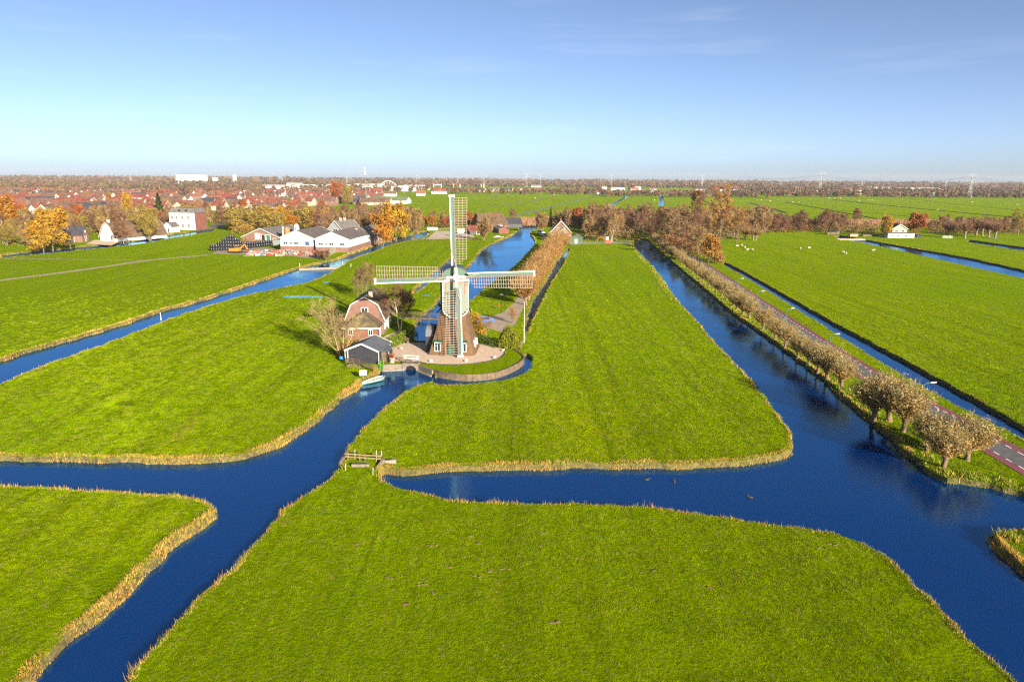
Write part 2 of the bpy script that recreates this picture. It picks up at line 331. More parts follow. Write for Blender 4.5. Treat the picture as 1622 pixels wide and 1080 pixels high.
# connected pieces of land
par = list(range(len(cv)))
def find(a):
    while par[a] != a: par[a] = par[par[a]]; a = par[a]
    return a
for t in land:
    a, b, c = (find(int(i)) for i in t); par[b] = a; par[find(c)] = find(a)
root = np.array([find(int(t[0])) for t in land])
SHORE = []     # boundary edges (a, b, outward normal) for the fringes
for rt in np.unique(root):
    tr = land[root == rt]
    used = np.unique(tr); remap = {int(v): i for i, v in enumerate(used)}
    V = [(*cv[i], LZ) for i in used]; Fc = [tuple(remap[int(i)] for i in t) for t in tr]
    cnt = {}
    for t in tr:
        for a, b in ((t[0], t[1]), (t[1], t[2]), (t[2], t[0])):
            key = (min(a, b), max(a, b)); cnt.setdefault(key, []).append((int(a), int(b)))
    bd = [x[0] for x in cnt.values() if len(x) == 1]
    nrm = {}; keep = []
    for a, b in bd:
        A, B = cv[a], cv[b]
        if any(abs(A[j] - v) < 1 and abs(B[j] - v) < 1 for j, v in ((0, BX0), (0, BX1), (1, BY0), (1, BY1))): continue
        e = B - A; l = np.hypot(*e)
        n_ = np.array((e[1], -e[0])) / max(l, 1e-9)       # right of a->b (triangles are CCW) = outward
        keep.append((a, b, n_))
        for q in (a, b): nrm[q] = nrm.get(q, np.zeros(2)) + n_
    nf = len(Fc); low = {}
    for q, v in nrm.items():
        v = v / max(np.hypot(*v), 1e-6); low[q] = len(V); V.append((cv[q][0] + v[0] * .38, cv[q][1] + v[1] * .38, -.35))
    for a, b, n_ in keep:
        Fc.append((remap[a], low[a], low[b], remap[b])); SHORE.append((cv[a], cv[b], n_))
    me = bpy.data.meshes.new('meadow'); me.from_pydata(V, [], Fc); me.materials.append(M_GRASS); me.materials.append(M_BANK)
    mi = [0] * nf + [1] * (len(Fc) - nf); me.polygons.foreach_set('material_index', mi); me.update()
    o = link('ground' if len(tr) > 3000 else 'meadow', me); o['kind'] = 'structure'
# the water lies under all of it as one sheet
me = bpy.data.meshes.new('water'); me.from_pydata([(-700, -60, 0), (700, -60, 0), (700, 1800, 0), (-700, 1800, 0)], [], [(0, 1, 2, 3)]); link('water', me, M_WATER)['kind'] = 'structure'

# ---- shallow puddles lying in the west meadow
def puddle(pts):
    p = resample(smooth_poly(gp(pts), 2), True, .15, 5); me = bpy.data.meshes.new('puddle'); me.from_pydata([(x, y, LZ + .006) for x, y in p], [], [tuple(range(len(p)))]); o = link('puddle', me, M_WATER); o['kind'] = 'structure'
puddle([(445, 469), (478, 468), (512, 469.5), (512, 471), (480, 472), (450, 471)]); puddle([(513, 446), (522, 446), (522, 448), (513, 448)]); puddle([(672, 467), (682, 467.5), (680, 469), (672, 468.5)])

# ---- roads, tracks, yards
def sheet(name, pts, z, m, jit=0, kind='structure', thick=0):
    p = resample(pts, True, jit, 3, lo=1.2) if jit else [tuple(q) for q in pts]
    mb = MB(); n = len(p)
    if thick:
        mb.add([(x, y, z) for x, y in p] + [(x, y, z - thick) for x, y in p], [tuple(range(n))] + [(i, n + i, n + (i + 1) % n, (i + 1) % n) for i in range(n)])
    else: mb.add([(x, y, z) for x, y in p], [tuple(range(n))])
    o = mb.build(name, m); o['kind'] = kind; return o
M_ASPH = mat('asphalt', (.10, .095, .10), .85, .15, 1.5, bump=.3, bscale=30, world=True)
M_RED = mat('red_lane_asphalt', (.165, .055, .065), .85, .12, 1.2, bump=.3, bscale=30, world=True)
M_PAINT = mat('road_paint', (.78, .78, .76), .6, .08, 4, world=True)
M_GRAVEL = mat('pale_gravel', (.50, .38, .28), .95, .12, 2.5, bump=.5, bscale=9, world=True)
M_TRACK = mat('dirt_track', (.30, .24, .17), .95, .2, .8, bump=.4, bscale=6, world=True)
M_CONC = mat('concrete', (.16, .13, .10), .9, .25, 1.1, bump=.35, bscale=6)
RC = [(54.6, 30), (55.3, 60), (55.4, 90), (55.8, 110), (57.6, 135), (60.5, 170), (63.8, 205), (67.5, 250), (70.5, 290), (76, 340), (84, 385)]
RC = smooth_poly(RC, 2, False)
def offs(pts, d):
    o = []
    for i, p in enumerate(pts):
        a = Vector(pts[max(0, i - 1)]); b = Vector(pts[min(len(pts) - 1, i + 1)]); t = (b - a).normalized(); o.append((p[0] + t.y * d, p[1] - t.x * d))
    return o
def ribbon(name, line, d0, d1, z, m, label=None):
    a, b = offs(line, d0), offs(line, d1); n = len(a); mb = MB()
    mb.add([(x, y, z) for x, y in a] + [(x, y, z) for x, y in b], [(i, i + 1, n + i + 1, n + i) for i in range(n - 1)]); o = mb.build(name, m); o['kind'] = 'structure'; return o
road = ribbon('road', RC, -2.5, 2.5, LZ + .05, M_RED)
ribbon('road', RC, -1.35, 1.35, LZ + .054, M_ASPH)
dm = MB()
acc = 0
for i in range(len(RC) - 1):
    a, b = Vector(RC[i]), Vector(RC[i + 1]); L_ = (b - a).length; t = (b - a) / L_; nr = Vector((t.y, -t.x)); s = (-acc) % 2.0
    while s < L_:
        for side in (-1.35, 1.35):
            p = a + t * s + nr * side; q = p + t * .95
            dm.add([(*(p - nr * .06), LZ + .058), (*(p + nr * .06), LZ + .058), (*(q + nr * .06), LZ + .058), (*(q - nr * .06), LZ + .058)], [(0, 1, 2, 3)])
        s += 2.0
    acc += L_
dm.build('road_marking', M_PAINT)['kind'] = 'structure'
ribbon('path', smooth_poly(gp([(-200, 470), (0, 444), (90, 433), (170, 422), (235, 412), (330, 404)]), 1, False), -1.4, 1.4, LZ + .012, M_TRACK)
ribbon('path', smooth_poly(gp([(-100, 408), (60, 410), (150, 411.5), (228, 412.5)]), 1, False), -.9, .9, LZ + .008, mat('worn_grass', (.22, .19, .08), .95, .25, .6, world=True))
sheet('path', gp([(773, 520), (762, 512), (770, 503), (797, 495), (812, 482), (822, 468), (836, 448), (850, 425), (858, 425), (846, 450), (836, 475), (824, 497), (816, 514), (800, 528)]), LZ + .012, M_TRACK, .1)
sheet('path', gp([(676, 379), (690, 366), (745, 366), (752, 377)]), LZ + .01, mat('sand_paddock', (.42, .34, .25), .95, .15, .5, world=True), .1)
sheet('path', gp([(335, 402), (345, 396), (420, 392), (455, 398), (500, 398), (520, 404), (505, 410), (455, 405), (400, 404)]), LZ + .01, mat('farm_yard_dirt', (.25, .20, .15), .95, .25, .5, world=True), .2)
sheet('path', gp([(136, 386), (150, 380), (195, 381), (176, 389)]), LZ + .01, M_GRAVEL, .1)
sheet('path', gp([(330, 360), (345, 351), (362, 349), (358, 356), (345, 361)]), LZ + .01, M_ASPH, .2)
# ================================================================== GRASS AND BANK FRINGES
def blades(base, hgt, wid, lean, colr, bend=0.0):
    """vertical triangular blades; base (n,3), returns verts, tris, colours"""
    n = len(base); th = rng.uniform(0, 2 * np.pi, n); dx = np.stack((np.cos(th), np.sin(th), np.zeros(n)), 1) * wid[:, None] / 2
    ph = rng.uniform(0, 2 * np.pi, n); tip = base + np.stack((np.cos(ph) * lean * hgt, np.sin(ph) * lean * hgt, hgt), 1)
    v = np.concatenate((base - dx, base + dx, tip)); t = np.stack((np.arange(n), np.arange(n) + n, np.arange(n) + 2 * n), 1)
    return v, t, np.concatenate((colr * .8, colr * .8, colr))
def join(parts):
    vs, ts, cs = [], [], []; b = 0
    for v, t, c in parts: vs.append(v); ts.append(t + b); cs.append(c); b += len(v)
    return np.concatenate(vs), np.concatenate(ts), np.concatenate(cs)
A = np.array([s[0] for s in SHORE]); B = np.array([s[1] for s in SHORE]); N_ = np.array([s[2] for s in SHORE])
mid = (A + B) / 2; dist = np.hypot(mid[:, 0], mid[:, 1]); seg = np.hypot(*(B - A).T)
fwd = mid[:, 1] > 22
facing = (N_ * -mid / dist[:, None]).sum(1)      # >0 : bank slope turned to the viewer's side (south banks, dry reed in the sun)
yardm = (np.hypot(mid[:, 0] + 7, mid[:, 1] - 112) < 15)
def fringe(name, label, cat, sel, per_m, off, hrange, wrange, lean, cols, scale_d=70., zlo=.1):
    idx = np.where(sel & fwd & (dist < 420))[0]
    if not len(idx): return
    k = dist[idx] / scale_d; k = np.clip(k, .75, 6)
    lam = seg[idx] * per_m / k ** 1.2; cnt = rng.poisson(lam); ii = np.repeat(idx, cnt); kk = np.repeat(k, cnt); n = len(ii)
    t = rng.random(n)[:, None]; p = A[ii] * (1 - t) + B[ii] * t
    gap = np.array([mnoise.noise(Vector((x * .07, y * .07, 23.7 + per_m))) + .7 * mnoise.noise(Vector((x * .31, y * .31, 5.2))) for x, y in p]); kp = rng.random(n) < np.clip(.72 + 1.3 * gap, .35, 1); p, ii, kk, n = p[kp], ii[kp], kk[kp], int(kp.sum())
    patch = np.array([mnoise.noise(Vector((x * .16, y * .16, 3.1))) for x, y in p]); patch2 = np.array([mnoise.noise(Vector((x * .5, y * .5, 9.1))) for x, y in p])
    o = rng.uniform(off[0], off[1], n) + patch * .35; p = p + N_[ii] * o[:, None]
    z = np.where(o > 0, LZ - (LZ + .35) * np.clip(o / .38, 0, 1), LZ); z = np.clip(z, zlo - .1, LZ) - .03
    h = rng.uniform(*hrange, n) * (1 + .9 * patch + .8 * patch2) * np.clip(110 / dist[ii], .6, 1); h = np.clip(h, .06, 2)
    w = rng.uniform(*wrange, n) * np.clip(kk, .8, 4)
    c = np.array(cols)[rng.integers(0, len(cols), n)] * (1 + .25 * patch2[:, None]) * rng.uniform(.75, 1.2, (n, 1))
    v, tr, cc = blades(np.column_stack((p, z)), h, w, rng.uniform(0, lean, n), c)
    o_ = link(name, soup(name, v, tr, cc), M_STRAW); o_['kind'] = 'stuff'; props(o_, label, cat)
    return n
TAN = [(1.25, 1.15, .9), (1.1, 1.0, .8), (1.3, 1.25, .6), (.95, .8, .65), (.75, 1.1, .25), (.95, 1.15, .35)]
GRN = [(.42, .95, .12), (.55, .95, .15), (.35, .8, .1), (1.0, 1.0, .5), (1.1, 1.05, .7)]
RUS = [(1.1, .8, .6), (1.0, .65, .45), (.8, .8, .4), (.5, .8, .15), (1.2, 1., .7)]
DRK = [(.42, .40, .28), (.55, .45, .35), (.35, .5, .15), (.8, .65, .5), (.45, .6, .18)]
rightd = (mid[:, 0] > 58) & (mid[:, 1] < 300)
willow_bank = ((mid[:, 0] > 43.5) & (mid[:, 0] < 75) & (mid[:, 1] > 52) & (mid[:, 1] < 72)) | (mid[:, 0] > 41) & (mid[:, 0] < 70) & (facing < .35) & (mid[:, 1] < 340) & ~rightd
sun_side = facing > .12
narrow = (mid[:, 1] > 118) & (mid[:, 0] > -26) & (mid[:, 0] < 27) & (mid[:, 1] < 330)
near_w = ~yardm & ~rightd & ~narrow
fringe('dry_reed', 'straw coloured dry reed along the sunlit canal banks', 'reed', sun_side & near_w & ~willow_bank, 250, (-.60, .42), (.10, .36), (.03, .07), .9, TAN)
fringe('bank_grass', 'long green and yellow grass on the meadow edges above the water', 'grass', ~sun_side & near_w & ~willow_bank, 80, (-.4, .2), (.10, .32), (.03, .07), .8, GRN + TAN[:2])
fringe('bank_grass', 'rough dark grass on the banks of the ditch beside the road', 'grass', rightd, 60, (-.6, .3), (.08, .24), (.04, .09), .9, DRK + GRN[:2])
fringe('bank_grass', 'short tan and green grass on the banks of the mill canal and hedge ditch', 'grass', narrow & ~yardm, 45, (-.5, .3), (.08, .28), (.04, .09), .9, TAN[:3] + RUS[:2] + GRN[:2])
fringe('bank_grass', 'lush green weeds under the roadside willows', 'grass', willow_bank, 130, (-1.9, .35), (.15, .5), (.05, .12), 1.0, GRN[:3] + GRN[:2] + TAN[:1])
fringe('dry_reed', 'scattered tall tan reed stalks at the waterline', 'reed', near_w & ~willow_bank & (facing < .5), 7, (-.1, .3), (.3, .65), (.03, .06), .35, RUS + TAN)

# grass tufts: one clump mesh, scattered as instances (nobody could count it)
def clump(n, rad, h0, h1, seed):
    r = np.random.default_rng(seed); a = r.uniform(0, 6.283, n); q = rad * np.sqrt(r.random(n))
    base = np.stack((np.cos(a) * q, np.sin(a) * q, np.full(n, -.01)), 1); w = r.uniform(.012, .028, n)
    hh = r.uniform(h0, h1, n) * (1 - .5 * q / rad); v, t, c = blades(base, hh, w, r.uniform(.2, 1.3, n), np.ones((n, 3)))
    return soup('grass_clump', v, t)
clcol = bpy.data.collections.new('clumps')
for i, (n, rad, a, b) in enumerate(((34, .24, .06, .17), (24, .17, .08, .21), (44, .34, .05, .14))):
    me = clump(n, rad, a, b, i); me.materials.append(M_BLADE); o = bpy.data.objects.new('grass_clump', me); clcol.objects.link(o)
N0 = 460000
# sample in polar ground space so that density falls with distance
dd = 24 + 190 * rng.random(N0) ** 1.35; an = rng.uniform(-.80, .80, N0)
gx, gy = dd * np.sin(an), dd * np.cos(an)
wetp = np.zeros(N0, bool)
for k in ('left', 'west', 'river', 'canal', 'hedge', 'pool', 'roadside', 'dyke'): wetp |= inside(gx, gy, OUT[k])
YARD = gp([(600, 580), (606, 592), (660, 598), (687, 601), (735, 603), (791, 598), (826, 582), (832, 566), (824, 556), (790, 536), (720, 525), (640, 530), (612, 540), (545, 570)], YZ)
bad = inside(gx, gy, YARD) | inside(gx, gy, strip(RC[::3], 5.2)) | inside(gx, gy, gp([(773, 520), (762, 512), (770, 503), (797, 495), (812, 482), (822, 468), (836, 448), (850, 425), (858, 425), (846, 450), (836, 475), (824, 497), (816, 514), (800, 528)]))
pn = np.array([mnoise.noise(Vector((x * .35, y * .35, 1))) + .6 * mnoise.noise(Vector((x * .9, y * .9, 4))) for x, y in zip(gx, gy)])
wd_n = np.array([mnoise.noise(Vector((x * .12, y * .12, 7))) for x, y in zip(gx, gy)])
ok = ~wetp & ~bad & (rng.random(N0) > (dd - 110) / 105) & (rng.random(N0) < .70 + .35 * pn) & ~((wd_n > .42) & (pn > .1))
gx, gy, pn, dd = gx[ok], gy[ok], pn[ok], dd[ok]; n = len(gx)
me = soup('grass', np.column_stack((gx, gy, np.full(n, LZ))), np.zeros((0, 3), np.int32))
for nm, val in (('sc', np.clip(dd / 55, .7, 1.6) * rng.uniform(.6, 1.15, n) * (1 + .3 * pn)), ('rz', rng.uniform(0, 6.28, n))):
    a = me.attributes.new(nm, 'FLOAT', 'POINT'); a.data.foreach_set('value', val.astype(np.float32))
go = link('grass', me); props(go, 'short green meadow grass', 'grass', kind='stuff')
ng = bpy.data.node_groups.new('scatter_grass', 'GeometryNodeTree')
ng.interface.new_socket('Geometry', in_out='INPUT', socket_type='NodeSocketGeometry'); ng.interface.new_socket('Geometry', in_out='OUTPUT', socket_type='NodeSocketGeometry')
q = ng.nodes; gi, gout = q.new('NodeGroupInput'), q.new('NodeGroupOutput'); ci = q.new('GeometryNodeCollectionInfo'); ci.inputs['Collection'].default_value = clcol; ci.inputs['Separate Children'].default_value = True; ci.inputs['Reset Children'].default_value = True
ip = q.new('GeometryNodeInstanceOnPoints'); ip.inputs['Pick Instance'].default_value = True
a1, a2 = q.new('GeometryNodeInputNamedAttribute'), q.new('GeometryNodeInputNamedAttribute')
a1.data_type = a2.data_type = 'FLOAT'; a1.inputs[0].default_value = 'sc'; a2.inputs[0].default_value = 'rz'; cx = q.new('ShaderNodeCombineXYZ'); e2 = q.new('FunctionNodeEulerToRotation')
lk = ng.links.new; lk(gi.outputs[0], ip.inputs['Points']); lk(ci.outputs[0], ip.inputs['Instance']); lk(a1.outputs[0], ip.inputs['Scale']); lk(a2.outputs[0], cx.inputs[2]); lk(cx.outputs[0], e2.inputs[0]); lk(e2.outputs[0], ip.inputs['Rotation']); lk(ip.outputs[0], gout.inputs[0])
go.modifiers.new('scatter', 'NODES').node_group = ng
# ================================================================== WINDMILL
M_THATCH = mat('thatch', (.105, .062, .032), .95, .22, 1.3, bump=.9, bscale=14)
M_GREEN = mat('mill_green_paint', (.009, .062, .035), .5, .08, 2, spec=.4)
M_PALEG = mat('pale_green_board', (.125, .15, .115), .6, .06, 3, spec=.3)
M_WHITE = mat('white_paint', (.50, .475, .44), .55, .06, 2, spec=.3)
M_TAR = mat('tarred_board', (.022, .022, .028), .55, .3, 2, bump=.3, bscale=9, spec=.4)
M_LATH = mat('lattice_wood', (.24, .195, .16), .75, .12, 3)
M_STOCK = mat('grey_stock', (.10, .095, .095), .7, .2, 2)
M_GLASS = mat('window_glass', (.02, .025, .03), .08, .1, 3, spec=.8)
M_ROPE = mat('rope', (.42, .30, .17), .9, .1, 5)
M_PINK = mat('pink_trim', (.30, .13, .08), .7, .1, 3)
c0, c1, c2 = (Vector(G(677, 562, YZ)), Vector(G(751, 564, YZ)), Vector(G(761.5, 547, YZ)))
mc = (c0 + c1) / 2 + (c2 - c1) / 2
mill_rz = math.atan2((c1 - c0).y, (c1 - c0).x)
mill = thing('windmill', 'tall thatched windmill with white edged green sails on a gravel yard', 'windmill', (mc.x, mc.y, YZ))
hw = (c1 - c0).length / 2
def frustum_shell(name, hw0, hw1, z0, z1, m, parent, rows=10, cols=10, concave=.0):
    mb = MB()
    for k in range(4):
        ca, sa = math.cos(k * math.pi / 2), math.sin(k * math.pi / 2); vs = []; fs = []
        for j in range(rows + 1):
            t = j / rows; w = hw0 + (hw1 - hw0) * (t + concave * math.sin(math.pi * t)); z = z0 + (z1 - z0) * t
            for i in range(cols + 1):
                u = -1 + 2 * i / cols; x = u * w; y = -w * (1 - .035 * abs(u) ** 6) + random.uniform(-.02, .02) * (abs(u) < .99)
                x = x * (1 - .035 * abs(u) ** 6); vs.append((x * ca - y * sa, x * sa + y * ca, z))
        for j in range(rows):
            for i in range(cols):
                a = j * (cols + 1) + i; fs.append((a, a + 1, a + cols + 2, a + cols + 1))
        mb.add(vs, fs)
    mb.add([(-hw1, -hw1, z1), (hw1, -hw1, z1), (hw1, hw1, z1), (-hw1, hw1, z1)], [(0, 1, 2, 3)])
    return mb.build(name, m, parent, True)
base = frustum_shell('thatched_base', hw, 1.75, .05, 8.4, M_THATCH, mill, concave=.03); base.rotation_euler.z = mill_rz
def fz(z): # half width of base at height z
    t = (z - .05) / 8.35; return hw + (1.75 - hw) * (t + .03 * math.sin(math.pi * t))
# windows of the base: frames stand proud of the thatch
def base_window(x, z, w, h, side=0, awning=True):
    y = -fz(z + h) + .02; yo = -fz(z) - .12
    mb = MB(); t = .10
    mb.box(x - w / 2, x - w / 2 + t, yo, y, z, z + h).box(x + w / 2 - t, x + w / 2, yo, y, z, z + h).box(x - w / 2, x + w / 2, yo - .05, y, z - t, z).box(x - w / 2, x + w / 2, yo, y, z + h, z + h + t)
    o = mb.build('window_frame', M_WHITE, mill); o.rotation_euler.z = mill_rz + side * math.pi / 2
    g = MB().box(x - w / 2 + t, x + w / 2 - t, yo + .10, yo + .14, z, z + h).build('pane', M_GLASS, o)
    MB().box(x - .03, x + .03, yo + .04, yo + .09, z + .003, z + h - .003).box(x - w / 2 + t + .003, x - .033, yo + .05, yo + .09, z + h * .62, z + h * .62 + .05).build('glazing_bar', M_WHITE, o)
    if awning: MB().add([(x - w / 2 - .1, yo - .1, z + h - .1), (x + w / 2 + .1, yo - .1, z + h - .1), (x + w / 2 + .1, y + .1, z + h + .38), (x - w / 2 - .1, y + .1, z + h + .38)], [(0, 1, 2, 3)]).build('canopy', M_GREEN, o)
base_window(2.05, .75, 1.05, 1.35); base_window(-2.3, .75, 1.05, 1.35)
base_window(-1.1, 1.0, .42, 1.0, 1, False); base_window(.9, 1.0, .42, 1.0, 1, False)
dm = MB().box(-.5, .5, -fz(.1) - .1, -fz(2.0), .05, 2.0); d = dm.build('door', M_GREEN, mill); d.rotation_euler.z = mill_rz
MB().box(.32, .38, -fz(.1) - .14, -fz(.1) - .1, .95, 1.05).build('handle', M_STOCK, d)
# wheel housing, tarred boards
prof = [(-1.9, 0), (-1.9, 2.6)] + [(-1.9 + 1.9 * (1 - math.cos(a)), 2.6 + 1.75 * math.sin(a)) for a in [math.pi * i / 10 for i in range(1, 10)]] + [(1.9, 2.6), (1.9, 0)]
wh = MB().prism([(-hw - .75, y + .3, z) for y, z in prof], (1.25, 0, 0)).build('wheel_housing', M_TAR, mill); wh.rotation_euler.z = mill_rz
MB().prism([(-hw - .79, y * 1.03 + .3, z * 1.015 + .01) for y, z in prof[1:-1]], (1.33, 0, 0)).build('housing_roof', mat('grey_felt', (.11, .11, .125), .8, .15, 2), wh)
# upper house, turned into the wind
UR = R(9.5)
def up(o, par=None): o.rotation_euler.z = UR; return o
UW, UD, Z0, Z1 = 2.12, 2.75, 7.4, 13.0
mb = MB(); mb.box(-UW + .04, UW - .04, -UD + .05, UD - .05, Z0, Z1)
body = up(mb.build('upper_house', M_TAR, mill))
nb = 20
for i in range(nb):      # front boards, each lapping the next
    z0 = 6.25 + (Z1 - 6.25) * i / nb; z1 = 6.25 + (Z1 - 6.25) * (i + 1) / nb + .03
    w = UW if z0 > 7.4 else UW * max(.15, ((z0 - 6.1) / 1.35)) ** .8
    MB().add([(-w, -UD - .055, z0), (w, -UD - .055, z0), (w, -UD - .012, z1), (-w, -UD - .012, z1), (-w, -UD, z0), (w, -UD, z0), (w, -UD + .03, z1), (-w, -UD + .03, z1)],
             [(0, 1, 2, 3), (4, 7, 6, 5), (0, 4, 5, 1), (2, 6, 7, 3), (0, 3, 7, 4), (1, 5, 6, 2)]).build('front_board', M_PALEG, body)
for sx in (-1, 1):        # white hem of the board skirt
    pts = [(sx * UW, 7.5), (sx * UW * .86, 7.05), (sx * UW * .6, 6.6), (sx * UW * .3, 6.3), (0, 6.16)]
    hb = MB()
    for a, b in zip(pts, pts[1:]): hb.bar((a[0], -UD - .09, a[1]), (b[0], -UD - .09, b[1]), .07, .17)
    hb.build('white_hem', M_WHITE, body)
    MB().box(sx * UW - .06, sx * UW + .06, -UD - .09, -UD + .1, 7.5, Z1).build('corner_board', M_WHITE, body)
    t = MB(); x = sx * 1.55; t.bar((x, -UD - .1, 10.2), (x, -UD - .1, 12.0), .13, .05).bar((x, -UD - .1, 12.05), (sx * .35, -UD - .1, 12.1), .05, .16); t.build('pink_trim', M_PINK, body)
    s = MB()
    for k in range(5): s.box(sx * UW - (.0 if sx > 0 else .05), sx * UW + (.05 if sx > 0 else .0), -UD + .2 + k * 1.05, -UD + 1.2 + k * 1.05, 7.6, Z1 - .05)
    s.build('side_cladding', M_TAR, body)
MB().box(-.42, .42, -UD - .075, -UD - .02, 9.8, 11.2).build('hatch', M_GREEN, body)
# arched roof and its green gable
def arch(w, h, n=14, p=.8): return [(-w * math.cos(math.pi * i / n), h * math.sin(math.pi * i / n) ** p) for i in range(n + 1)]
ar = arch(UW + .22, 1.75)
rb = MB(); n = len(ar)
for (y0, y1) in ((-UD - .28, UD + .3),):
    o_ = [(x, y0, Z1 + z) for x, z in ar] + [(x, y1, Z1 + z * .92) for x, z in ar]; i_ = [(x * .95, y0, Z1 + z * .93 - .02) for x, z in ar] + [(x * .95, y1, Z1 + z * .86 - .02) for x, z in ar]
    rb.add(o_ + i_, [(i, i + 1, n + i + 1, n + i) for i in range(n - 1)] + [(2 * n + i, 3 * n + i, 3 * n + i + 1, 2 * n + i + 1) for i in range(n - 1)] + [(i, 2 * n + i, 2 * n + i + 1, i + 1) for i in range(n - 1)] + [(n + i, n + i + 1, 3 * n + i + 1, 3 * n + i) for i in range(n - 1)])
roof = up(rb.build('cap_roof', mat('slate_blue_zinc', (.035, .045, .07), .45, .2, 2, spec=.5), mill, True))
a2 = arch(UW + .08, 1.58)
for k in range(6):        # gable boards
    z0, z1 = 1.58 * k / 6, 1.58 * (k + 1) / 6 - .015
    def xa(z): return (UW + .08) * math.cos(math.asin(min(1, (z / 1.58) ** 1.25)))
    MB().prism([(-xa(z0), -UD - .16, Z1 + z0 + .01), (xa(z0), -UD - .16, Z1 + z0 + .01), (xa(z1), -UD - .12, Z1 + z1), (-xa(z1), -UD - .12, Z1 + z1)], (0, .1, 0)).build('gable_board', M_GREEN, roof)
up(MB().box(-UW - .12, UW + .12, -UD - .34, -UD - .05, Z1 - .62, Z1 + .12).build('weather_beam', M_WHITE, mill))
up(MB().box(-1.9, 1.9, UD - .05, UD + .03, Z0 + .2, Z1).build('back_wall', M_TAR, mill))
# tail pole with stairs behind the mill
tl = MB(); tl.bar((0, UD, 9.2), (0, UD + 6.6, 1.2), .32, .32).bar((-2.6, .5, 8.2), (-.1, UD + 6.0, 1.9), .2, .2).bar((2.6, .5, 8.2), (.1, UD + 6.0, 1.9), .2, .2).bar((-2.75, .5, 7.8), (2.75, .5, 8.3), .25, .25)
tail = up(tl.build('tail_pole', M_TAR, mill))
st = MB(); st.bar((-.5, UD, 8.5), (-.5, UD + 6.2, .9), .08, .3).bar((.5, UD, 8.5), (.5, UD + 6.2, .9), .08, .3); stair = up(st.build('stair', M_TAR, mill))
for k in range(20):
    t = (k + .5) / 20; MB().box(-.46, .46, UD + 6.2 * t - .12, UD + 6.2 * t + .12, 8.5 - 7.6 * t, 8.5 - 7.6 * t + .05).build('step', M_STOCK, stair)
for sx in (-1, 1): tl2 = up(MB().bar((sx * 2.15, -1.9, 8.1), (sx * 2.9, .6, 6.5), .16, .16).build('brace', M_TAR, mill))
# sails
HUBZ, SR, TILT = 13.2, 13.0, R(5.5)
hub = Vector((0, -UD - 1.15, HUBZ))
sail_frame = Matrix.Rotation(UR, 4, 'Z') @ Matrix.Translation(hub) @ Matrix.Rotation(-TILT, 4, 'X')
mill_axle = MB().tube((0, -.75, 0), (0, 1.6, 0), .30, .34, 10).box(-.42, .42, -.62, .12, -.42, .42).build('axle_head', M_WHITE, mill); mill_axle.matrix_local = sail_frame
unit = MB().box(0, 1, -.022, .022, -.03, .03).mesh('lattice_bar', M_LATH)
for q, (nm) in enumerate(('top', 'right', 'bottom', 'left')):
    ang = -q * math.pi / 2 + R(-.7)
    # local: u = +Z outward, v = +X (clockwise seen from the front), front = -Y
    yo = -.42 if q % 2 == 0 else -.05
    fr = sail_frame @ Matrix.Rotation(-ang, 4, 'Y').inverted() @ Matrix.Translation((0, yo, 0))
    sb = MB(); sb.add([(-.17, -.17, 0), (.17, -.17, 0), (.17, .17, 0), (-.17, .17, 0), (-.09, -.09, SR), (.09, -.09, SR), (.09, .09, SR), (-.09, .09, SR)], [(3, 2, 1, 0), (4, 5, 6, 7), (0, 1, 5, 4), (1, 2, 6, 5), (2, 3, 7, 6), (3, 0, 4, 7)])
    sail = sb.build('sail', M_STOCK, mill); sail.matrix_local = fr; sail['label'] = {'top': 'sail standing straight up', 'right': 'sail reaching out to the right over the canal bank', 'bottom': 'sail hanging down in front of the base', 'left': 'sail reaching out to the left over the trees'}[nm]
    MB().box(-.19, .19, -.19, .19, .3, 1.6).build('white_stock_end', M_WHITE, sail)
    # leading boards: green with a white outer edge
    def board(x0, x1, y0, y1, r0, r1, m, nm_): MB().add([(x0, y0, r0), (x1, y0, r0), (x1, y0 - .06, r1), (x0, y0 - .06, r1), (x0, y1, r0), (x1, y1, r0), (x1, y1 - .06, r1), (x0, y1 - .06, r1)], [(0, 1, 2, 3), (7, 6, 5, 4), (0, 4, 5, 1), (3, 2, 6, 7), (0, 3, 7, 4), (1, 5, 6, 2)]).build(nm_, m, sail)
    for k in range(4):
        r0 = 2.0 + (SR - 2.3) / 4 * k; board(-.52, -.15, -.03, .01, r0, r0 + (SR - 2.3) / 4 - .02, M_GREEN, 'green_board')
    board(-.70, -.525, -.05, .02, 1.9, SR - .1, M_WHITE, 'white_board')
    MB().box(-.80, .20, -.20, .08, SR - .18, SR + .14).build('sail_tip', M_WHITE, sail)
    nb_ = 27; rails = {1: [], 2: [], 3: []}
    for k in range(nb_):
        r = 2.15 + (SR - 2.5) * k / (nb_ - 1); t = k / (nb_ - 1); a = R(20 - 17 * t); wid = 1.72 + .35 * t
        if k < 2: wid *= .62
        b = bpy.data.objects.new('lattice_bar', unit); COL.objects.link(b); b.parent = sail
        b.matrix_local = Matrix.Translation((.05, 0, r)) @ Matrix.Rotation(-a, 4, 'Z') @ Matrix.Scale(wid + .1, 4, (1, 0, 0))
        full = 1.72 + .35 * t
        for j in (1, 2, 3):
            d = .05 + full * j / 3; rails[j].append((d * math.cos(a), -d * math.sin(a) + .05, r))
    for j in (1, 2, 3):
        pl = rails[j][(0, 0, 1, 2)[j]:]; rm = MB()
        for a, b in zip(pl, pl[1:]): rm.bar(a, b, .05, .035)
        rm.build('sail_rail', M_LATH, sail)
    rp_ = MB(); pts = [Vector((.15, -.25, 1.0)), Vector((-.1, -.32, 2.3)), Vector((-.45, -.22, 3.6)), Vector((-.72, -.14, 4.6))]
    for a, b in zip(pts, pts[1:]): rp_.tube(a, b, .03, n=5)
    rp_.build('rope', M_ROPE, sail)
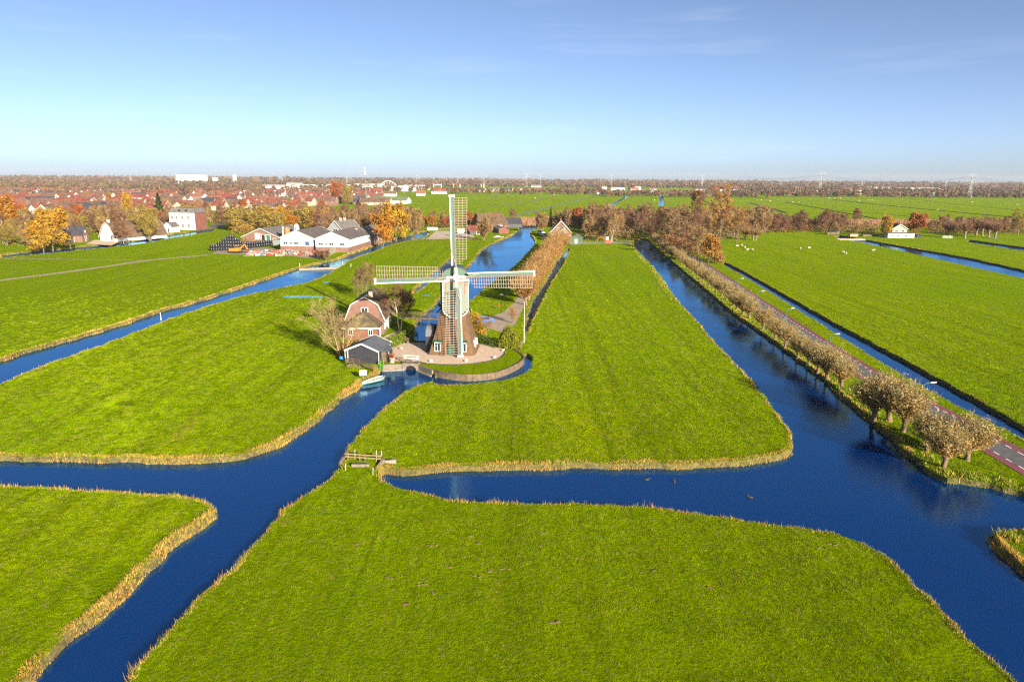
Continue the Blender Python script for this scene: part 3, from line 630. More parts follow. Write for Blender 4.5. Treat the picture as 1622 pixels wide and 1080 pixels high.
# ================================================================== TREES
def tubes(P0, P1, r0, r1, n):
    P0, P1 = np.asarray(P0, float), np.asarray(P1, float); m = len(P0)
    d = P1 - P0; d /= np.maximum(np.linalg.norm(d, axis=1, keepdims=True), 1e-9)
    u = np.where(np.abs(d[:, 2:3]) < .9, np.array([[0, 0, 1.]]), np.array([[1., 0, 0]])); x = np.cross(d, u); x /= np.linalg.norm(x, axis=1, keepdims=True); y = np.cross(d, x)
    a = np.arange(n) * 2 * np.pi / n; ring = x[:, None] * np.cos(a)[None, :, None] + y[:, None] * np.sin(a)[None, :, None]
    v = np.concatenate((P0[:, None] + ring * np.asarray(r0)[:, None, None], P1[:, None] + ring * np.asarray(r1)[:, None, None]), 1).reshape(-1, 3)
    i = np.arange(n); j = (i + 1) % n; f = np.concatenate((np.stack((i, n + i, n + j), 1), np.stack((i, n + j, j), 1)))
    return v, (f[None] + (np.arange(m) * 2 * n)[:, None, None]).reshape(-1, 3)
def merge(parts):
    vs, ts = [], []; b = 0
    for v, t in parts: vs.append(v); ts.append(t + b); b += len(v)
    return np.concatenate(vs), np.concatenate(ts)
def flakes(C, size, r, updir=None, flat=.0):
    """random small triangles (leaves) centred at C"""
    n = len(C); a = r.normal(size=(n, 3)); a /= np.linalg.norm(a, axis=1, keepdims=True); b = r.normal(size=(n, 3)); b = np.cross(a, b); b /= np.linalg.norm(b, axis=1, keepdims=True)
    s = size * r.uniform(.6, 1.3, (n, 1)); v = np.concatenate((C - a * s * .5 - b * s * .35, C + a * s * .5 - b * s * .35, C + b * s * .65)); return v, np.stack((np.arange(n), np.arange(n) + n, np.arange(n) + 2 * n), 1)
def twigs(P, Dr, ln, wd, r):
    """thin triangles from P along direction Dr"""
    n = len(P); s = np.cross(Dr, r.normal(size=(n, 3))); s /= np.maximum(np.linalg.norm(s, axis=1, keepdims=True), 1e-9); s *= (wd * r.uniform(.6, 1.4, (n, 1)) / 2)
    v = np.concatenate((P - s, P + s, P + Dr * (ln * r.uniform(.6, 1.4, (n, 1))))); return v, np.stack((np.arange(n), np.arange(n) + n, np.arange(n) + 2 * n), 1)
class Grow:
    def __init__(s, seed): s.r = np.random.default_rng(seed); s.seg = {0: [], 1: [], 2: [], 3: []}; s.tips = []
    def branch(s, p, d, ln, rad, lv, cfg):
        r = s.r; n = cfg['n'][lv]; k = cfg['seg'][lv]; pts = [np.array(p, float)]; d = np.array(d, float); d /= np.linalg.norm(d); rr = rad
        for i in range(k):
            d = d + r.normal(size=3) * cfg['wob'][lv] + np.array((0, 0, cfg['up'][lv])); d /= np.linalg.norm(d)
            q = pts[-1] + d * ln / k; r2 = rad * (1 - cfg['taper'] * (i + 1) / k); s.seg[lv].append((pts[-1], q, rr, r2)); pts.append(q); rr = r2
            if lv == len(cfg['n']) - 1: s.tips.append((q, d))
        if lv + 1 < len(cfg['n']):
            for j in range(n):
                t = cfg['t0'][lv] + (1 - cfg['t0'][lv]) * ((j + r.random()) / n); f = t * k; i = min(k - 1, int(f)); q = pts[i] + (pts[i + 1] - pts[i]) * (f - i)
                ax = (pts[i + 1] - pts[i]); ax = ax / np.linalg.norm(ax); az = j * 2.4 + r.random() * 1.2
                u = np.cross(ax, (0, 0, 1) if abs(ax[2]) < .9 else (1, 0, 0)); u /= np.linalg.norm(u); w = np.cross(ax, u)
                an = cfg['ang'][lv] * r.uniform(.75, 1.25); dd = ax * math.cos(an) + (u * math.cos(az) + w * math.sin(az)) * math.sin(an)
                l2 = ln * cfg['len'][lv] * r.uniform(.7, 1.2) * (1 - cfg['apex'] * max(0, t - .5) * 2 * .5); s.branch(q, dd, l2, max(rad * (1 - cfg['taper'] * t) * cfg['rr'][lv], .012), lv + 1, cfg)
def deciduous(seed, Ht=12, trunk=.75, spread=1.0, leaf=0, leafsize=.3, ntw=5, twl=.7, tww=.03, n=(11, 5, 5), ang=(.85, .75, .7), lens=(.42, .52, .5), up=(.02, .08, .05, 0), multi=1, leafkeep=1., t0=.3, wob=(.05, .12, .16, .2)):
    g = Grow(seed); r = g.r
    cfg = dict(n=(*n, 0), seg=(5, 3, 2, 1), wob=wob, up=up, taper=.82, t0=(t0, .25, .2, 0), ang=tuple(a * spread for a in ang), len=(*lens, .5), rr=(.5, .55, .5), apex=.5)
    for m in range(multi):
        a = m * 2 * math.pi / multi + r.random(); tl = 0 if multi == 1 else .28
        g.branch((math.cos(a) * .2 * (multi > 1), math.sin(a) * .2 * (multi > 1), -.1), (math.cos(a) * tl, math.sin(a) * tl, 1), Ht * trunk * (1 if m == 0 else r.uniform(.75, 1)), Ht * .019 / multi ** .4, 0, cfg)
    def arr(lv): S_ = g.seg[lv]; return [np.array([x[i] for x in S_]) for i in range(4)]
    tr = [tubes(*arr(0), 7), tubes(*arr(1), 4), tubes(*arr(2), 3)]; trunk_v, trunk_t = merge(tr)
    cr = [tubes(*arr(3), 3)] if g.seg[3] else []
    T = np.array([t[0] for t in g.tips]); D = np.array([t[1] for t in g.tips])
    P = np.repeat(T, ntw, 0) + r.normal(size=(len(T) * ntw, 3)) * .12; Dd = np.repeat(D, ntw, 0) + r.normal(size=(len(T) * ntw, 3)) * .55; Dd /= np.linalg.norm(Dd, axis=1, keepdims=True)
    cr.append(twigs(P - Dd * twl * .3, Dd, twl, tww, r))
    if leaf:
        C = np.repeat(T, leaf, 0) + r.normal(size=(len(T) * leaf, 3)) * Ht * .035; cr.append(flakes(C, leafsize, r))
    cv_, ct = merge(cr)
    top = max(cv_[:, 2].max(), .1); k = Ht / top
    cl = np.array([mnoise.noise(Vector((x * .45, y * .45, z * .45 + seed))) for x, y, z in cv_ * (12 / Ht)]); col = np.clip(1 + .45 * cl, .5, 1.6)[:, None] * np.array((1, 1, 1)) ; col[:, 1] *= 1 + .25 * cl
    return soup('trunk', trunk_v * k, trunk_t), soup('crown', cv_ * k, ct, col)
def pollard(seed, th=1.3, tr=.27, Ln=3.7, nsh=200, leaf=32, lsize=.15, droop=.0, tilt=.80, tw=.03):
    """knobbly trunk with a head of straight shoots"""
    r = np.random.default_rng(seed); mb = MB(); lean = r.normal(size=2) * .12; prof = []
    rows = [(1.25, -.15), (1.0, .13 * th), (.85, .38 * th), (.82, .58 * th), (.95, .78 * th), (1.35, th - .15), (1.55, th + .12), (1.1, th + .38), (.3, th + .5)]; n = 9; vs = []
    for rad, z in rows:
        for i in range(n):
            a = 2 * math.pi * i / n; q = rad * tr * (1 + .16 * math.sin(3 * a + z * 3 + seed) + r.uniform(-.1, .1)); vs.append((q * math.cos(a) + lean[0] * z, q * math.sin(a) + lean[1] * z, z))
    fs = [(k * n + i, k * n + (i + 1) % n, (k + 1) * n + (i + 1) % n, (k + 1) * n + i) for k in range(len(rows) - 1) for i in range(n)] + [tuple(range((len(rows) - 1) * n, len(rows) * n))]
    mb.add(vs, fs); tm = mb.mesh('trunk', mat('willow_bark', (.14, .095, .05), .95, .3, 5, bump=.8, bscale=9), True); tm.materials.clear()
    a = r.uniform(0, 2 * np.pi, nsh); th_ = tilt * np.sqrt(r.random(nsh)) * np.where(r.random(nsh) < .28, 1.4, 1.0); d = np.stack((np.cos(a) * np.sin(th_), np.sin(a) * np.sin(th_), np.cos(th_) * 1.0), 1)
    o = np.array((lean[0] * th, lean[1] * th, th)) + d * tr * 1.3; L_ = Ln * r.uniform(.65, 1.1, nsh) * (1 - .18 * th_ / tilt)
    mid_ = o + d * L_[:, None] * .5 + r.normal(size=(nsh, 3)) * .06; d2 = d + np.array((0, 0, .22 - droop)) + r.normal(size=(nsh, 3)) * .1; d2 /= np.linalg.norm(d2, axis=1, keepdims=True); end = mid_ + d2 * L_[:, None] * .5
    parts = [tubes(o, mid_, np.full(nsh, tw), np.full(nsh, tw * .6), 3), tubes(mid_, end, np.full(nsh, tw * .6), np.full(nsh, tw * .2), 3)]
    nt_ = 5; k = np.repeat(np.arange(nsh), nt_); t = r.uniform(.3, 1, len(k))[:, None]; P = np.where(t < .5, o[k] + (mid_[k] - o[k]) * t * 2, mid_[k] + (end[k] - mid_[k]) * (t - .5) * 2); Dd = d2[k] + r.normal(size=(len(k), 3)) * .35; Dd /= np.linalg.norm(Dd, axis=1, keepdims=True)
    parts.append(twigs(P, Dd, .75, tw * .6, r))
    if leaf:
        k = np.repeat(np.arange(nsh), leaf); t = r.beta(1.5, 1.15, len(k))[:, None]; P = np.where(t < .5, o[k] + (mid_[k] - o[k]) * t * 2, mid_[k] + (end[k] - mid_[k]) * (t - .5) * 2) + r.normal(size=(len(k), 3)) * .16; parts.append(flakes(P, lsize, r))
    cv_, ct = merge(parts); zf = (cv_[:, 2] - th) / (Ln * 1.1); cl = np.array([mnoise.noise(Vector((x * 1.1, y * 1.1, z * 1.1 + seed))) for x, y, z in cv_])
    col = np.clip(1 + .5 * cl, .5, 1.6)[:, None] * np.ones(3); col[:, 1] *= .92 + .22 * np.clip(zf, 0, 1); col[:, 2] *= .7 + .7 * np.clip(zf, 0, 1)
    return tm, soup('crown', cv_, ct, col)
def conifer(seed, Ht=12, w=2.6, n=2600, ls=.5):
    r = np.random.default_rng(seed); t = r.random(n) ** .7; a = r.uniform(0, 6.283, n); tier = .78 + .22 * np.sin(t * 40); rad = w * (1 - t) ** .85 * tier * np.sqrt(r.uniform(.35, 1, n)); z = Ht * (.08 + .92 * t) - rad * .25
    v, f = flakes(np.stack((rad * np.cos(a), rad * np.sin(a), z), 1), ls, r); cl = np.clip(1 + .5 * r.normal(size=n), .5, 1.7); col = np.concatenate((cl, cl, cl))[:, None] * np.ones(3)
    tv, tf = tubes([[0, 0, -.1]], [[0, 0, Ht * .9]], [Ht * .018], [.03], 7); return soup('trunk', tv, tf), soup('crown', v, f, col)
def bush(seed, w=1.5, h=1.6, n=900, ls=.16, tuft=True):
    r = np.random.default_rng(seed); d = r.normal(size=(n, 3)); d /= np.linalg.norm(d, axis=1, keepdims=True); d[:, 2] = np.abs(d[:, 2]) * 1.1 - .1; q = r.uniform(.55, 1.05, n) ** .6
    lob = 1 + .22 * np.array([mnoise.noise(Vector((x * 2.2 + seed, y * 2.2, z * 2.2))) for x, y, z in d]); P = d * q[:, None] * lob[:, None] * np.array((w, w, h * .92)); P[:, 2] = np.maximum(P[:, 2], .02)
    parts = [flakes(P, ls, r), twigs(np.tile((0, 0, .05), (120, 1)) + r.normal(size=(120, 3)) * np.array((.25 * w, .25 * w, 0)), d[:120] * .6 + np.array((0, 0, .6)), h * .75, .03, r)]
    v, f = merge(parts); c = np.array([mnoise.noise(Vector((x * 2 + seed, y * 2, z * 2))) for x, y, z in v]); col = np.clip(1 + .6 * c, .5, 1.6)[:, None] * np.ones(3)
    tv, tf = tubes([[0, 0, -.1]], [[0, 0, h * .4]], [.07], [.03], 5); return soup('stem', tv, tf), soup('foliage', v, f, col)
def leafmat(nm, c, tr=.3, c2=None): return mat(nm, c, .75, .22, .6, c2=c2, attr='Col', transl=tr, spec=.15)
BK = mat('brown_bark', (.115, .085, .06), .95, .3, 3, bump=.6, bscale=10); BKP = mat('pale_bark', (.17, .125, .085), .9, .3, 3, bump=.4, bscale=10); BKW = mat('birch_bark', (.50, .42, .34), .85, .35, 4); BKY = mat('yellow_bark', (.30, .23, .09), .9, .25, 3)
BKL = MATS.get('willow_bark') or mat('willow_bark', (.14, .095, .05), .95, .3, 5, bump=.8, bscale=9)
C_BROWN = leafmat('brown_twigs', (.235, .15, .075)); C_RED = leafmat('red_twigs', (.205, .108, .058)); C_TAN = leafmat('tan_twigs', (.28, .18, .078)); C_OLIVE = leafmat('olive_leaves', (.25, .185, .04)); C_ORANGE = leafmat('orange_leaves', (.33, .145, .018)); C_GOLD = leafmat('golden_leaves', (.34, .19, .022))
C_RUST = leafmat('rust_leaves', (.30, .10, .03)); C_CON = leafmat('conifer_needles', (.045, .06, .018)); C_LIME = leafmat('lime_foliage', (.15, .165, .010)); C_WIL = leafmat('willow_leaves', (.37, .225, .068), c2=(.33, .26, .11)); C_HEDGE = leafmat('hedge_leaves', (.075, .11, .015)); C_PURP = leafmat('purple_twigs', (.15, .06, .05)); C_SHOOT = leafmat('orange_shoots', (.31, .17, .055)); C_REDLEAF = leafmat('red_leaves', (.34, .045, .035)); C_BRIGHT = leafmat('bright_shrub', (.14, .19, .02))
NBARE = deciduous(3, 12, ntw=7, twl=.8, tww=.04)
NBIRCH = [deciduous(s, 12, trunk=.86, spread=.75, n=(13, 6, 5), ntw=18, twl=.8, tww=.035, multi=2, t0=.3, up=(.02, .05, -.02, -.12)) for s in (31, 32)]
NVASE = [deciduous(s, 12, trunk=.66, spread=.58, n=(9, 6, 4), ntw=3, twl=.9, tww=.035, multi=5, t0=.12, up=(.0, .1, .08, .02)) for s in (41, 42)]
BARE = [deciduous(s, 12, ntw=11, twl=1.0, tww=.10, n=(13, 5, 5), t0=.2) for s in (1, 2, 4)]
TALL = [deciduous(s, 12, trunk=.88, spread=.6, n=(15, 5, 4), ntw=11, twl=.85, tww=.10, t0=.2) for s in (11, 12)]
LEAFY = [deciduous(s, 12, leaf=13, leafsize=.52, ntw=3, n=(12, 6, 5), lens=(.48, .5, .5), t0=.14) for s in (21, 22, 23)]
BIRCH = [deciduous(s, 12, trunk=.86, spread=.75, n=(12, 6, 5), ntw=9, twl=.8, tww=.09, multi=2, t0=.25, up=(.02, .05, -.02, -.12)) for s in (33, 34)]
VASE = [deciduous(s, 12, trunk=.62, spread=.62, n=(9, 6, 4), ntw=9, twl=.9, tww=.10, multi=4, t0=.1, up=(.0, .1, .08, .02)) for s in (43, 44)]
WILLOW = [pollard(s) for s in (51, 52, 53, 54)]
BROOM = [pollard(s, th=1.7, tr=.30, Ln=6.2, nsh=190, leaf=10, lsize=.26, tilt=.85, tw=.05) for s in (61, 62, 63)]
POLB = [pollard(s, th=2.6, tr=.4, Ln=4.6, nsh=130, leaf=7, lsize=.28, tilt=.95, tw=.06) for s in (71, 72)]
CONI = [conifer(s) for s in (81, 82)]
BUSH = [bush(s) for s in (91, 92, 93)]
for grp in ([NBARE], NBIRCH, NVASE, BARE, TALL, LEAFY, BIRCH, VASE, WILLOW, BROOM, POLB, CONI, BUSH):
    for a, b in grp:
        a.materials.append(BK); b.materials.append(C_BROWN)
NT = 0
def tree(name, label, cat, proto, x, y, h, cm, bm=None, h0=12., group=None, z=LZ, wx=1.0):
    """one tree: Empty with trunk and crown sharing mesh data; materials set per object"""
    global NT; NT += 1
    k = h / h0; o = thing(name, label, cat, (x, y, z - .02), (NT * 2.399) % 6.283, group, (k * wx, k * wx, k))
    for me in proto:
        c = bpy.data.objects.new(me.name.split('.')[0], me); COL.objects.link(c); c.parent = o; c.material_slots[0].link = 'OBJECT'
        c.material_slots[0].material = (bm or BK) if me.name.split('.')[0] in ('trunk', 'stem') else cm
    return o
def treep(name, label, cat, proto, px, py, top, cm, bm=None, h0=12., group=None, wx=1.0, z=LZ):
    x, y = G(px, py, z); h = ATY(px, top, y).z - z; return tree(name, label, cat, proto, x, y, h, cm, bm, h0, group, z, wx)

# --- pollard willows between road and river, near end first
wl = [(1494, 741), (1532, 729), (1467, 715), (1430, 684), (1408, 667), (1383, 666), (1333, 614), (1310, 601), (1295, 590), (1281, 578), (1263, 567), (1243, 551), (1228, 537), (1208, 522), (1187, 504), (1177, 499)]
pts = [G(*p) for p in wl]
yy = pts[-1][1] + 6.2
bl = [(50.9, 156.9), (53.8, 188.9), (58.7, 248.8), (64.9, 320.3), (68.4, 350)]
while yy < 345:
    xx = np.interp(yy, [b[1] for b in bl], [b[0] for b in bl]) + 1.3 + random.uniform(-.5, .5); pts.append((xx, yy + random.uniform(-1, 1))); yy += 6.3
for i, (x, y) in enumerate(pts):
    tree('pollard_willow', 'pollard willow with a bushy olive crown, %s from the near end of the roadside row' % ORD[i + 1], 'willow tree', WILLOW[i % 4], x, y, (5.8 if i < 6 else 5.0 if i < 16 else 4.5) * random.uniform(.85, 1.15), C_WIL, BKL, 5.3, 'pollard willows along the road', wx=random.uniform(1.0, 1.15))
# --- orange-brown row along the ditch
for i in range(19):
    t = i / 18; x = np.interp(t, [0, .35, 1], [3.0, 8.4, 22.5]); y = np.interp(t, [0, .35, 1], [163, 207, 300])
    tree('coppiced_tree', 'orange brown coppiced tree, %s from the near end of the row beside the ditch' % ORD[i + 1], 'tree', BROOM[i % 3], x + random.uniform(-1.2, .4), y, 8.2 + 1.6 * t + random.uniform(-.6, .6), C_SHOOT, BKP, 8.3, 'coppiced row beside the ditch', wx=1.0)
# --- trees round the mill and its house
treep('bare_tree', 'large bare spreading tree with yellowish bark beside the black shed', 'tree', NVASE[0], 541, 566, 464, mat('bare_tan_twigs', (.22, .165, .07), .8, .2, 1, attr='Col'), BKY, wx=1.2)
treep('birch_tree', 'white stemmed birch with reddish twigs beside the brick house', 'tree', NBIRCH[0], 633, 527, 425, C_RED, BKW, wx=.8)
treep('bare_tree', 'thin bare pale tree standing behind the brick house', 'tree', NBIRCH[1], 577, 472, 411, C_BROWN, BKP, wx=.8)
treep('bare_tree', 'small leaning bare tree behind the brick house, left of a thin pale one', 'tree', NBARE, 567, 473, 438, C_BROWN, BKP)
treep('orchard_tree', 'low spreading bare fruit tree between gravel yard and parking place', 'tree', NBARE, 769, 534, 500, C_TAN, BKP, wx=1.7)
treep('shrub', 'golden brown shrub directly behind the mill', 'shrub', BUSH[0], 748, 527, 490, C_GOLD, BK, 1.6, wx=.62)
treep('shrub', 'thin reddish shrub beside the parking place', 'shrub', NVASE[1], 812, 512, 480, C_SHOOT, BKP, wx=.9)
EVG = bush(99, 1.5, 1.6, 5200, .13)
for me in EVG: me.materials.append(C_LIME)
tree('evergreen_shrub', 'round bright yellow green shrub beside the tall flagpole', 'shrub', EVG, *G(807, 553), 4.4, C_LIME, BK, 1.6, wx=.50)
for px, py, t, m, lb in ((557, 551, 537, C_GOLD, 'orange bush in front of the brick house wall'), (566, 549, 538, C_SHOOT, 'brown orange bush between shed roof and house wall'), (588, 549, 536, C_REDLEAF, 'small red leaved bush below the house window'), (548, 560, 543, C_RUST, 'low rust brown bush beside the shed, under the bare spreading tree')):
    treep('shrub', lb, 'shrub', BUSH[px % 3], px, py, t, m, BK, 1.6, wx=.9, z=YZ)
for i, (px, py) in enumerate(((752, 541), (761, 542), (770, 543.5), (779, 545.5), (787, 548))):
    treep('shrub', 'low green hedge shrub on the yard edge, %s from the mill' % ORD[i + 1], 'shrub', BUSH[i % 3], px, py, py - 12, C_HEDGE, BK, 1.6, 'low hedge on the yard edge', wx=1.1, z=YZ)
for i in range(7):
    t = i / 6; treep('shrub', 'clipped green hedge shrub by the gravel, %s from the house' % ORD[i + 1], 'shrub', BUSH[i % 3], 617 + 34 * t, 549 - 16 * t, 534 - 15 * t, C_BRIGHT, BK, 1.6, 'clipped hedge between house and canal', wx=.85, z=YZ)
# --- named trees further off
NAMED = [
 ('autumn_tree', 'large golden orange tree at the left end of the village edge', LEAFY[0], 84, 398, 325, C_GOLD, 1.05), ('autumn_tree', 'golden bushy tree in front of the larger one near the village edge', LEAFY[1], 70, 401, 352, C_GOLD, 1.15),
 ('autumn_tree', 'orange tree cut by the left edge of the picture', LEAFY[2], 2, 372, 303, C_ORANGE, 1.0), ('bare_tree', 'tall bare yellowish tree between white farmhouse and white villa', VASE[1], 238, 381, 318, C_OLIVE, .95), ('conifer', 'dark green conifer above the village roofs', CONI[0], 254, 350, 306, C_CON, 1.3),
 ('autumn_tree', 'golden narrow tree among the village roofs', LEAFY[1], 202, 345, 303, C_GOLD, .6), ('bare_tree', 'reddish bare tree in front of the white thatched farmhouse', BARE[1], 196, 386, 345, C_RED, 1.2), ('bare_tree', 'small bare tree beside the little brick barn', BARE[2], 112, 395, 368, C_RED, 1.0),
 ('autumn_tree', 'orange tree at the right end of the white farm barns', LEAFY[2], 607, 391, 333, C_ORANGE, .95), ('autumn_tree', 'big bright orange tree behind the one at the barn end', LEAFY[0], 628, 383, 316, C_GOLD, .9), ('birch_tree', 'pale stemmed birch behind the white farm barns', BIRCH[0], 512, 379, 322, C_RED, .9),
 ('bare_tree', 'tall oval bare tree at the pond beside the paddock', VASE[0], 654, 380, 321, C_TAN, .75), ('bare_tree', 'large round bare willow beside the canal farm', VASE[1], 766, 381, 336, C_TAN, 1.05), ('bare_tree', 'round bare tree at the far end of the canal', VASE[0], 859, 369, 331, C_TAN, .9),
 ('conifer', 'slim dark conifer behind the canal house', CONI[1], 872, 358, 328, C_CON, .75), ('poplar_tree', 'tallest bare reddish poplar rising above the tree belt', TALL[0], 1139, 392, 285, C_SHOOT, .92), ('poplar_tree', 'narrow bare poplar left of the tallest one', TALL[1], 1104, 385, 293, C_RED, .6), ('poplar_tree', 'broad bare tree right of the tallest poplar', TALL[0], 1166, 385, 322, C_SHOOT, .9),
 ('autumn_tree', 'orange leaved bushy tree at the end of the road row', LEAFY[1], 1122, 417, 368, mat('amber', (.30, .15, .03), .8, .2, 1, attr='Col', transl=.3), .95), ('bare_tree', 'dense brown bare tree in the road row, behind the orange one', BARE[0], 1106, 408, 350, C_TAN, 1.05), ('bare_tree', 'dense reddish bare tree, second behind the orange one in the road row', BARE[1], 1091, 401, 347, C_RED, 1.1), ('bare_tree', 'brown bare tree, third behind the orange one in the road row', BARE[2], 1078, 394, 343, C_BROWN, 1.1), ('bare_tree', 'brown bare tree, fourth behind the orange one in the road row', BARE[0], 1064, 387, 341, C_TAN, 1.1),
 ('bare_tree', 'lone round bare tree before the far right meadows', BARE[2], 1357, 357, 328, C_RED, 1.1), ('autumn_tree', 'golden tree beside the white canal cottage', LEAFY[0], 1403, 376, 339, C_GOLD, .8), ('autumn_tree', 'orange brown tree right of the white canal cottage', LEAFY[2], 1450, 374, 334, C_RUST, 1.05), ('bare_tree', 'yellowish bare tree at the right edge of the picture', BARE[0], 1612, 374, 329, C_OLIVE, 1.1),
 ('bare_tree', 'dark red bare tree left of the jetty at the far right meadow', BARE[1], 1305, 368, 327, C_RED, .9), ('birch_tree', 'white birch beside the red excavator', BIRCH[1], 969, 384, 340, C_TAN, .7), ('autumn_tree', 'rust orange tree behind the canal house', LEAFY[1], 915, 362, 325, C_RUST, .7), ('autumn_tree', 'brown leaved tree behind the canal house', LEAFY[0], 901, 362, 330, C_BROWN, .75),
 ('autumn_tree', 'small orange garden tree behind the paddock', LEAFY[1], 683, 360, 340, C_ORANGE, 1.1), ('autumn_tree', 'small red orange garden tree behind the paddock', LEAFY[2], 705, 361, 344, C_RUST, .9), ('autumn_tree', 'brown orange tree standing above the village roofs', LEAFY[2], 533, 322, 285, C_RUST, .8), ('autumn_tree', 'olive brown tree standing above the village roofs', LEAFY[0], 551, 322, 292, C_OLIVE, .9)]
for nm, lb, pr, px, py, tp, cm, wx in NAMED: treep(nm, lb, 'tree', pr, px, py, tp, cm, BKW if 'birch' in nm or 'pale' in lb else (BKP if 'bare' in nm else BK), wx=wx)
# six pollards in the far right meadow
for i, (px, py) in enumerate(((1502, 376), (1528, 378), (1546, 373), (1556, 374), (1566, 376), (1576, 378))):
    treep('pollard_willow', 'reddish pollard in the far right meadow, %s from the left' % ORD[i + 1], 'willow tree', POLB[i % 2], px, py, py - 30, C_RED, BKP, 7.4, 'pollards in the far right meadow', wx=.95)
for i, (px, py) in enumerate(((1193, 381), (1197, 381), (1180, 379), (1168, 377))):
    treep('pollard_willow', 'bushy pollard at the top of the right meadow, %s from its right end' % ORD[i + 1], 'willow tree', POLB[i % 2], px, py, py - 21, C_TAN, BKP, 7.4, 'pollards at the top of the right meadow', wx=1.15)
# --- belts: trees one can tell apart but not name
KN = {C_GOLD: 'golden leaved', C_ORANGE: 'orange leaved', C_OLIVE: 'olive leaved', C_RUST: 'rust leaved', C_BROWN: 'bare brown', C_TAN: 'bare tan', C_RED: 'bare reddish', C_PURP: 'bare purple brown'}
def spots(poly, n, r, mind):
    P = np.array(gp(poly)); x0, y0 = P.min(0); x1, y1 = P.max(0); put = []; tries = 0
    while len(put) < n and tries < n * 60:
        tries += 1; x, y = r.uniform(x0, x1), r.uniform(y0, y1)
        if not inside(np.array([x]), np.array([y]), P)[0] or any((x - a) ** 2 + (y - b) ** 2 < mind ** 2 for a, b in put): continue
        if any(inside(np.array([x]), np.array([y]), OUT[k])[0] for k in ('left', 'canal', 'river', 'village_dyke', 'east')): continue
        put.append((x, y))
    return put
def fill(poly, n, kinds, h, where, group, seed, mind=3.0):
    r = random.Random(seed)
    for x, y in spots(poly, n, r, mind):
        pr, cm, bm, wx = r.choice(kinds); bi = pr is BIRCH; va = pr is VASE; lf = pr is LEAFY
        nm = 'birch_tree' if bi else 'autumn_tree' if lf else 'bare_tree'
        lb = ('birch with reddish twigs ' if bi else KN[cm] + (' many stemmed tree ' if va else ' tall narrow tree ' if pr is TALL else ' tree ')) + where
        tree(nm, lb, 'tree', r.choice(pr), x, y, r.uniform(*h), cm, bm, group=group, wx=wx * r.uniform(.95, 1.3))
def thicket(poly, n, h, cols, label, seed, size=.55):
    """undergrowth that reads as one mass: twigs and leaves"""
    r = np.random.default_rng(seed); P = np.array(gp(poly)); x0, y0 = P.min(0); x1, y1 = P.max(0); Q = np.column_stack((r.uniform(x0, x1, n * 3), r.uniform(y0, y1, n * 3))); Q = Q[inside(Q[:, 0], Q[:, 1], P)][:n]
    for k in ('left', 'canal', 'river', 'village_dyke', 'east'): Q = Q[~inside(Q[:, 0], Q[:, 1], OUT[k])]
    pn_ = np.array([mnoise.noise(Vector((x * .13, y * .13, seed))) for x, y in Q]); Q = Q[pn_ > -.25]; pn_ = pn_[pn_ > -.25]
    z = LZ + h * (1 + pn_) * r.random(len(Q)) ** .8; C = np.column_stack((Q, z)); v, t = flakes(C, size, r)
    c = np.array(cols)[r.integers(0, len(cols), len(C))] * (1 + .4 * pn_[:, None]); o = link('undergrowth', soup('undergrowth', v, t, np.concatenate((c, c, c))), C_UNDER); props(o, label, 'undergrowth', kind='stuff')
C_UNDER = leafmat('undergrowth', (.22, .14, .06))
AUT = [(LEAFY, C_GOLD, BK, 1), (LEAFY, C_ORANGE, BK, 1), (LEAFY, C_OLIVE, BK, 1)]; BR = [(BARE, C_BROWN, BKP, 1.1), (BARE, C_TAN, BKP, 1.1), (VASE, C_TAN, BKP, .8), (BARE, C_RED, BK, 1.1), (BIRCH, C_RED, BKW, .8)]
UB = [(1, 1, 1), (1.2, .9, .8), (.8, .9, .7), (.7, 1.1, .4)]
PA = [(362, 375), (470, 372), (505, 372), (512, 358), (380, 358)]; PB = [(300, 358), (380, 358), (640, 357), (640, 345), (300, 345)]; PC = [(520, 374), (600, 376), (640, 364), (668, 357), (540, 357)]; PD = [(0, 392), (50, 392), (60, 380), (130, 378), (150, 372), (235, 368), (330, 355), (330, 346), (0, 352)]
PE = [(925, 386), (1000, 384), (1048, 380), (1180, 382), (1215, 368), (1220, 357), (935, 356)]; PF = [(1195, 371), (1330, 367), (1345, 357), (1200, 356)]; PG = [(1300, 370), (1390, 371), (1395, 360), (1310, 358)]; PH = [(1470, 371), (1622, 372), (1680, 372), (1680, 361), (1470, 359)]; PI = [(665, 362), (720, 362), (760, 358), (815, 356), (815, 348), (665, 348)]; PJ = [(875, 362), (935, 364), (940, 352), (880, 350)]
fill(PA, 20, [(LEAFY, C_GOLD, BK, 1.1), (LEAFY, C_OLIVE, BK, 1.1), (LEAFY, C_OLIVE, BK, 1.1), (LEAFY, C_ORANGE, BK, 1)], (10, 13.5), 'in the clump behind the farm', 'autumn trees behind the farm', 1, 4)
fill(PB, 60, BR + BR + [(LEAFY, C_ORANGE, BK, 1)], (9, 13), 'in the belt between farm and village', 'trees between farm and village', 2, 4)
fill(PC, 26, BR, (10, 14), 'in the dense belt behind the barns', 'trees behind the barns', 3, 3)
fill(PD, 88, BR + [(VASE, C_OLIVE, BKP, .8), (LEAFY, C_OLIVE, BK, 1), (LEAFY, C_RUST, BK, .9)], (8.5, 13), 'in a near village garden', 'garden trees on the near edge of the village', 4, 5)
fill([(0, 343), (600, 343), (600, 304), (0, 304)], 130, BR + [(LEAFY, C_OLIVE, BK, 1), (LEAFY, C_RUST, BK, 1)], (6.5, 10.5), 'between the village roofs', 'trees between the village roofs', 5, 12)
fill(PE, 84, BR + BR + [(TALL, C_TAN, BKP, .8), (LEAFY, C_BROWN, BK, .9)], (11, 16), 'in the belt beyond the central meadow', 'trees beyond the central meadow', 6, 3.5)
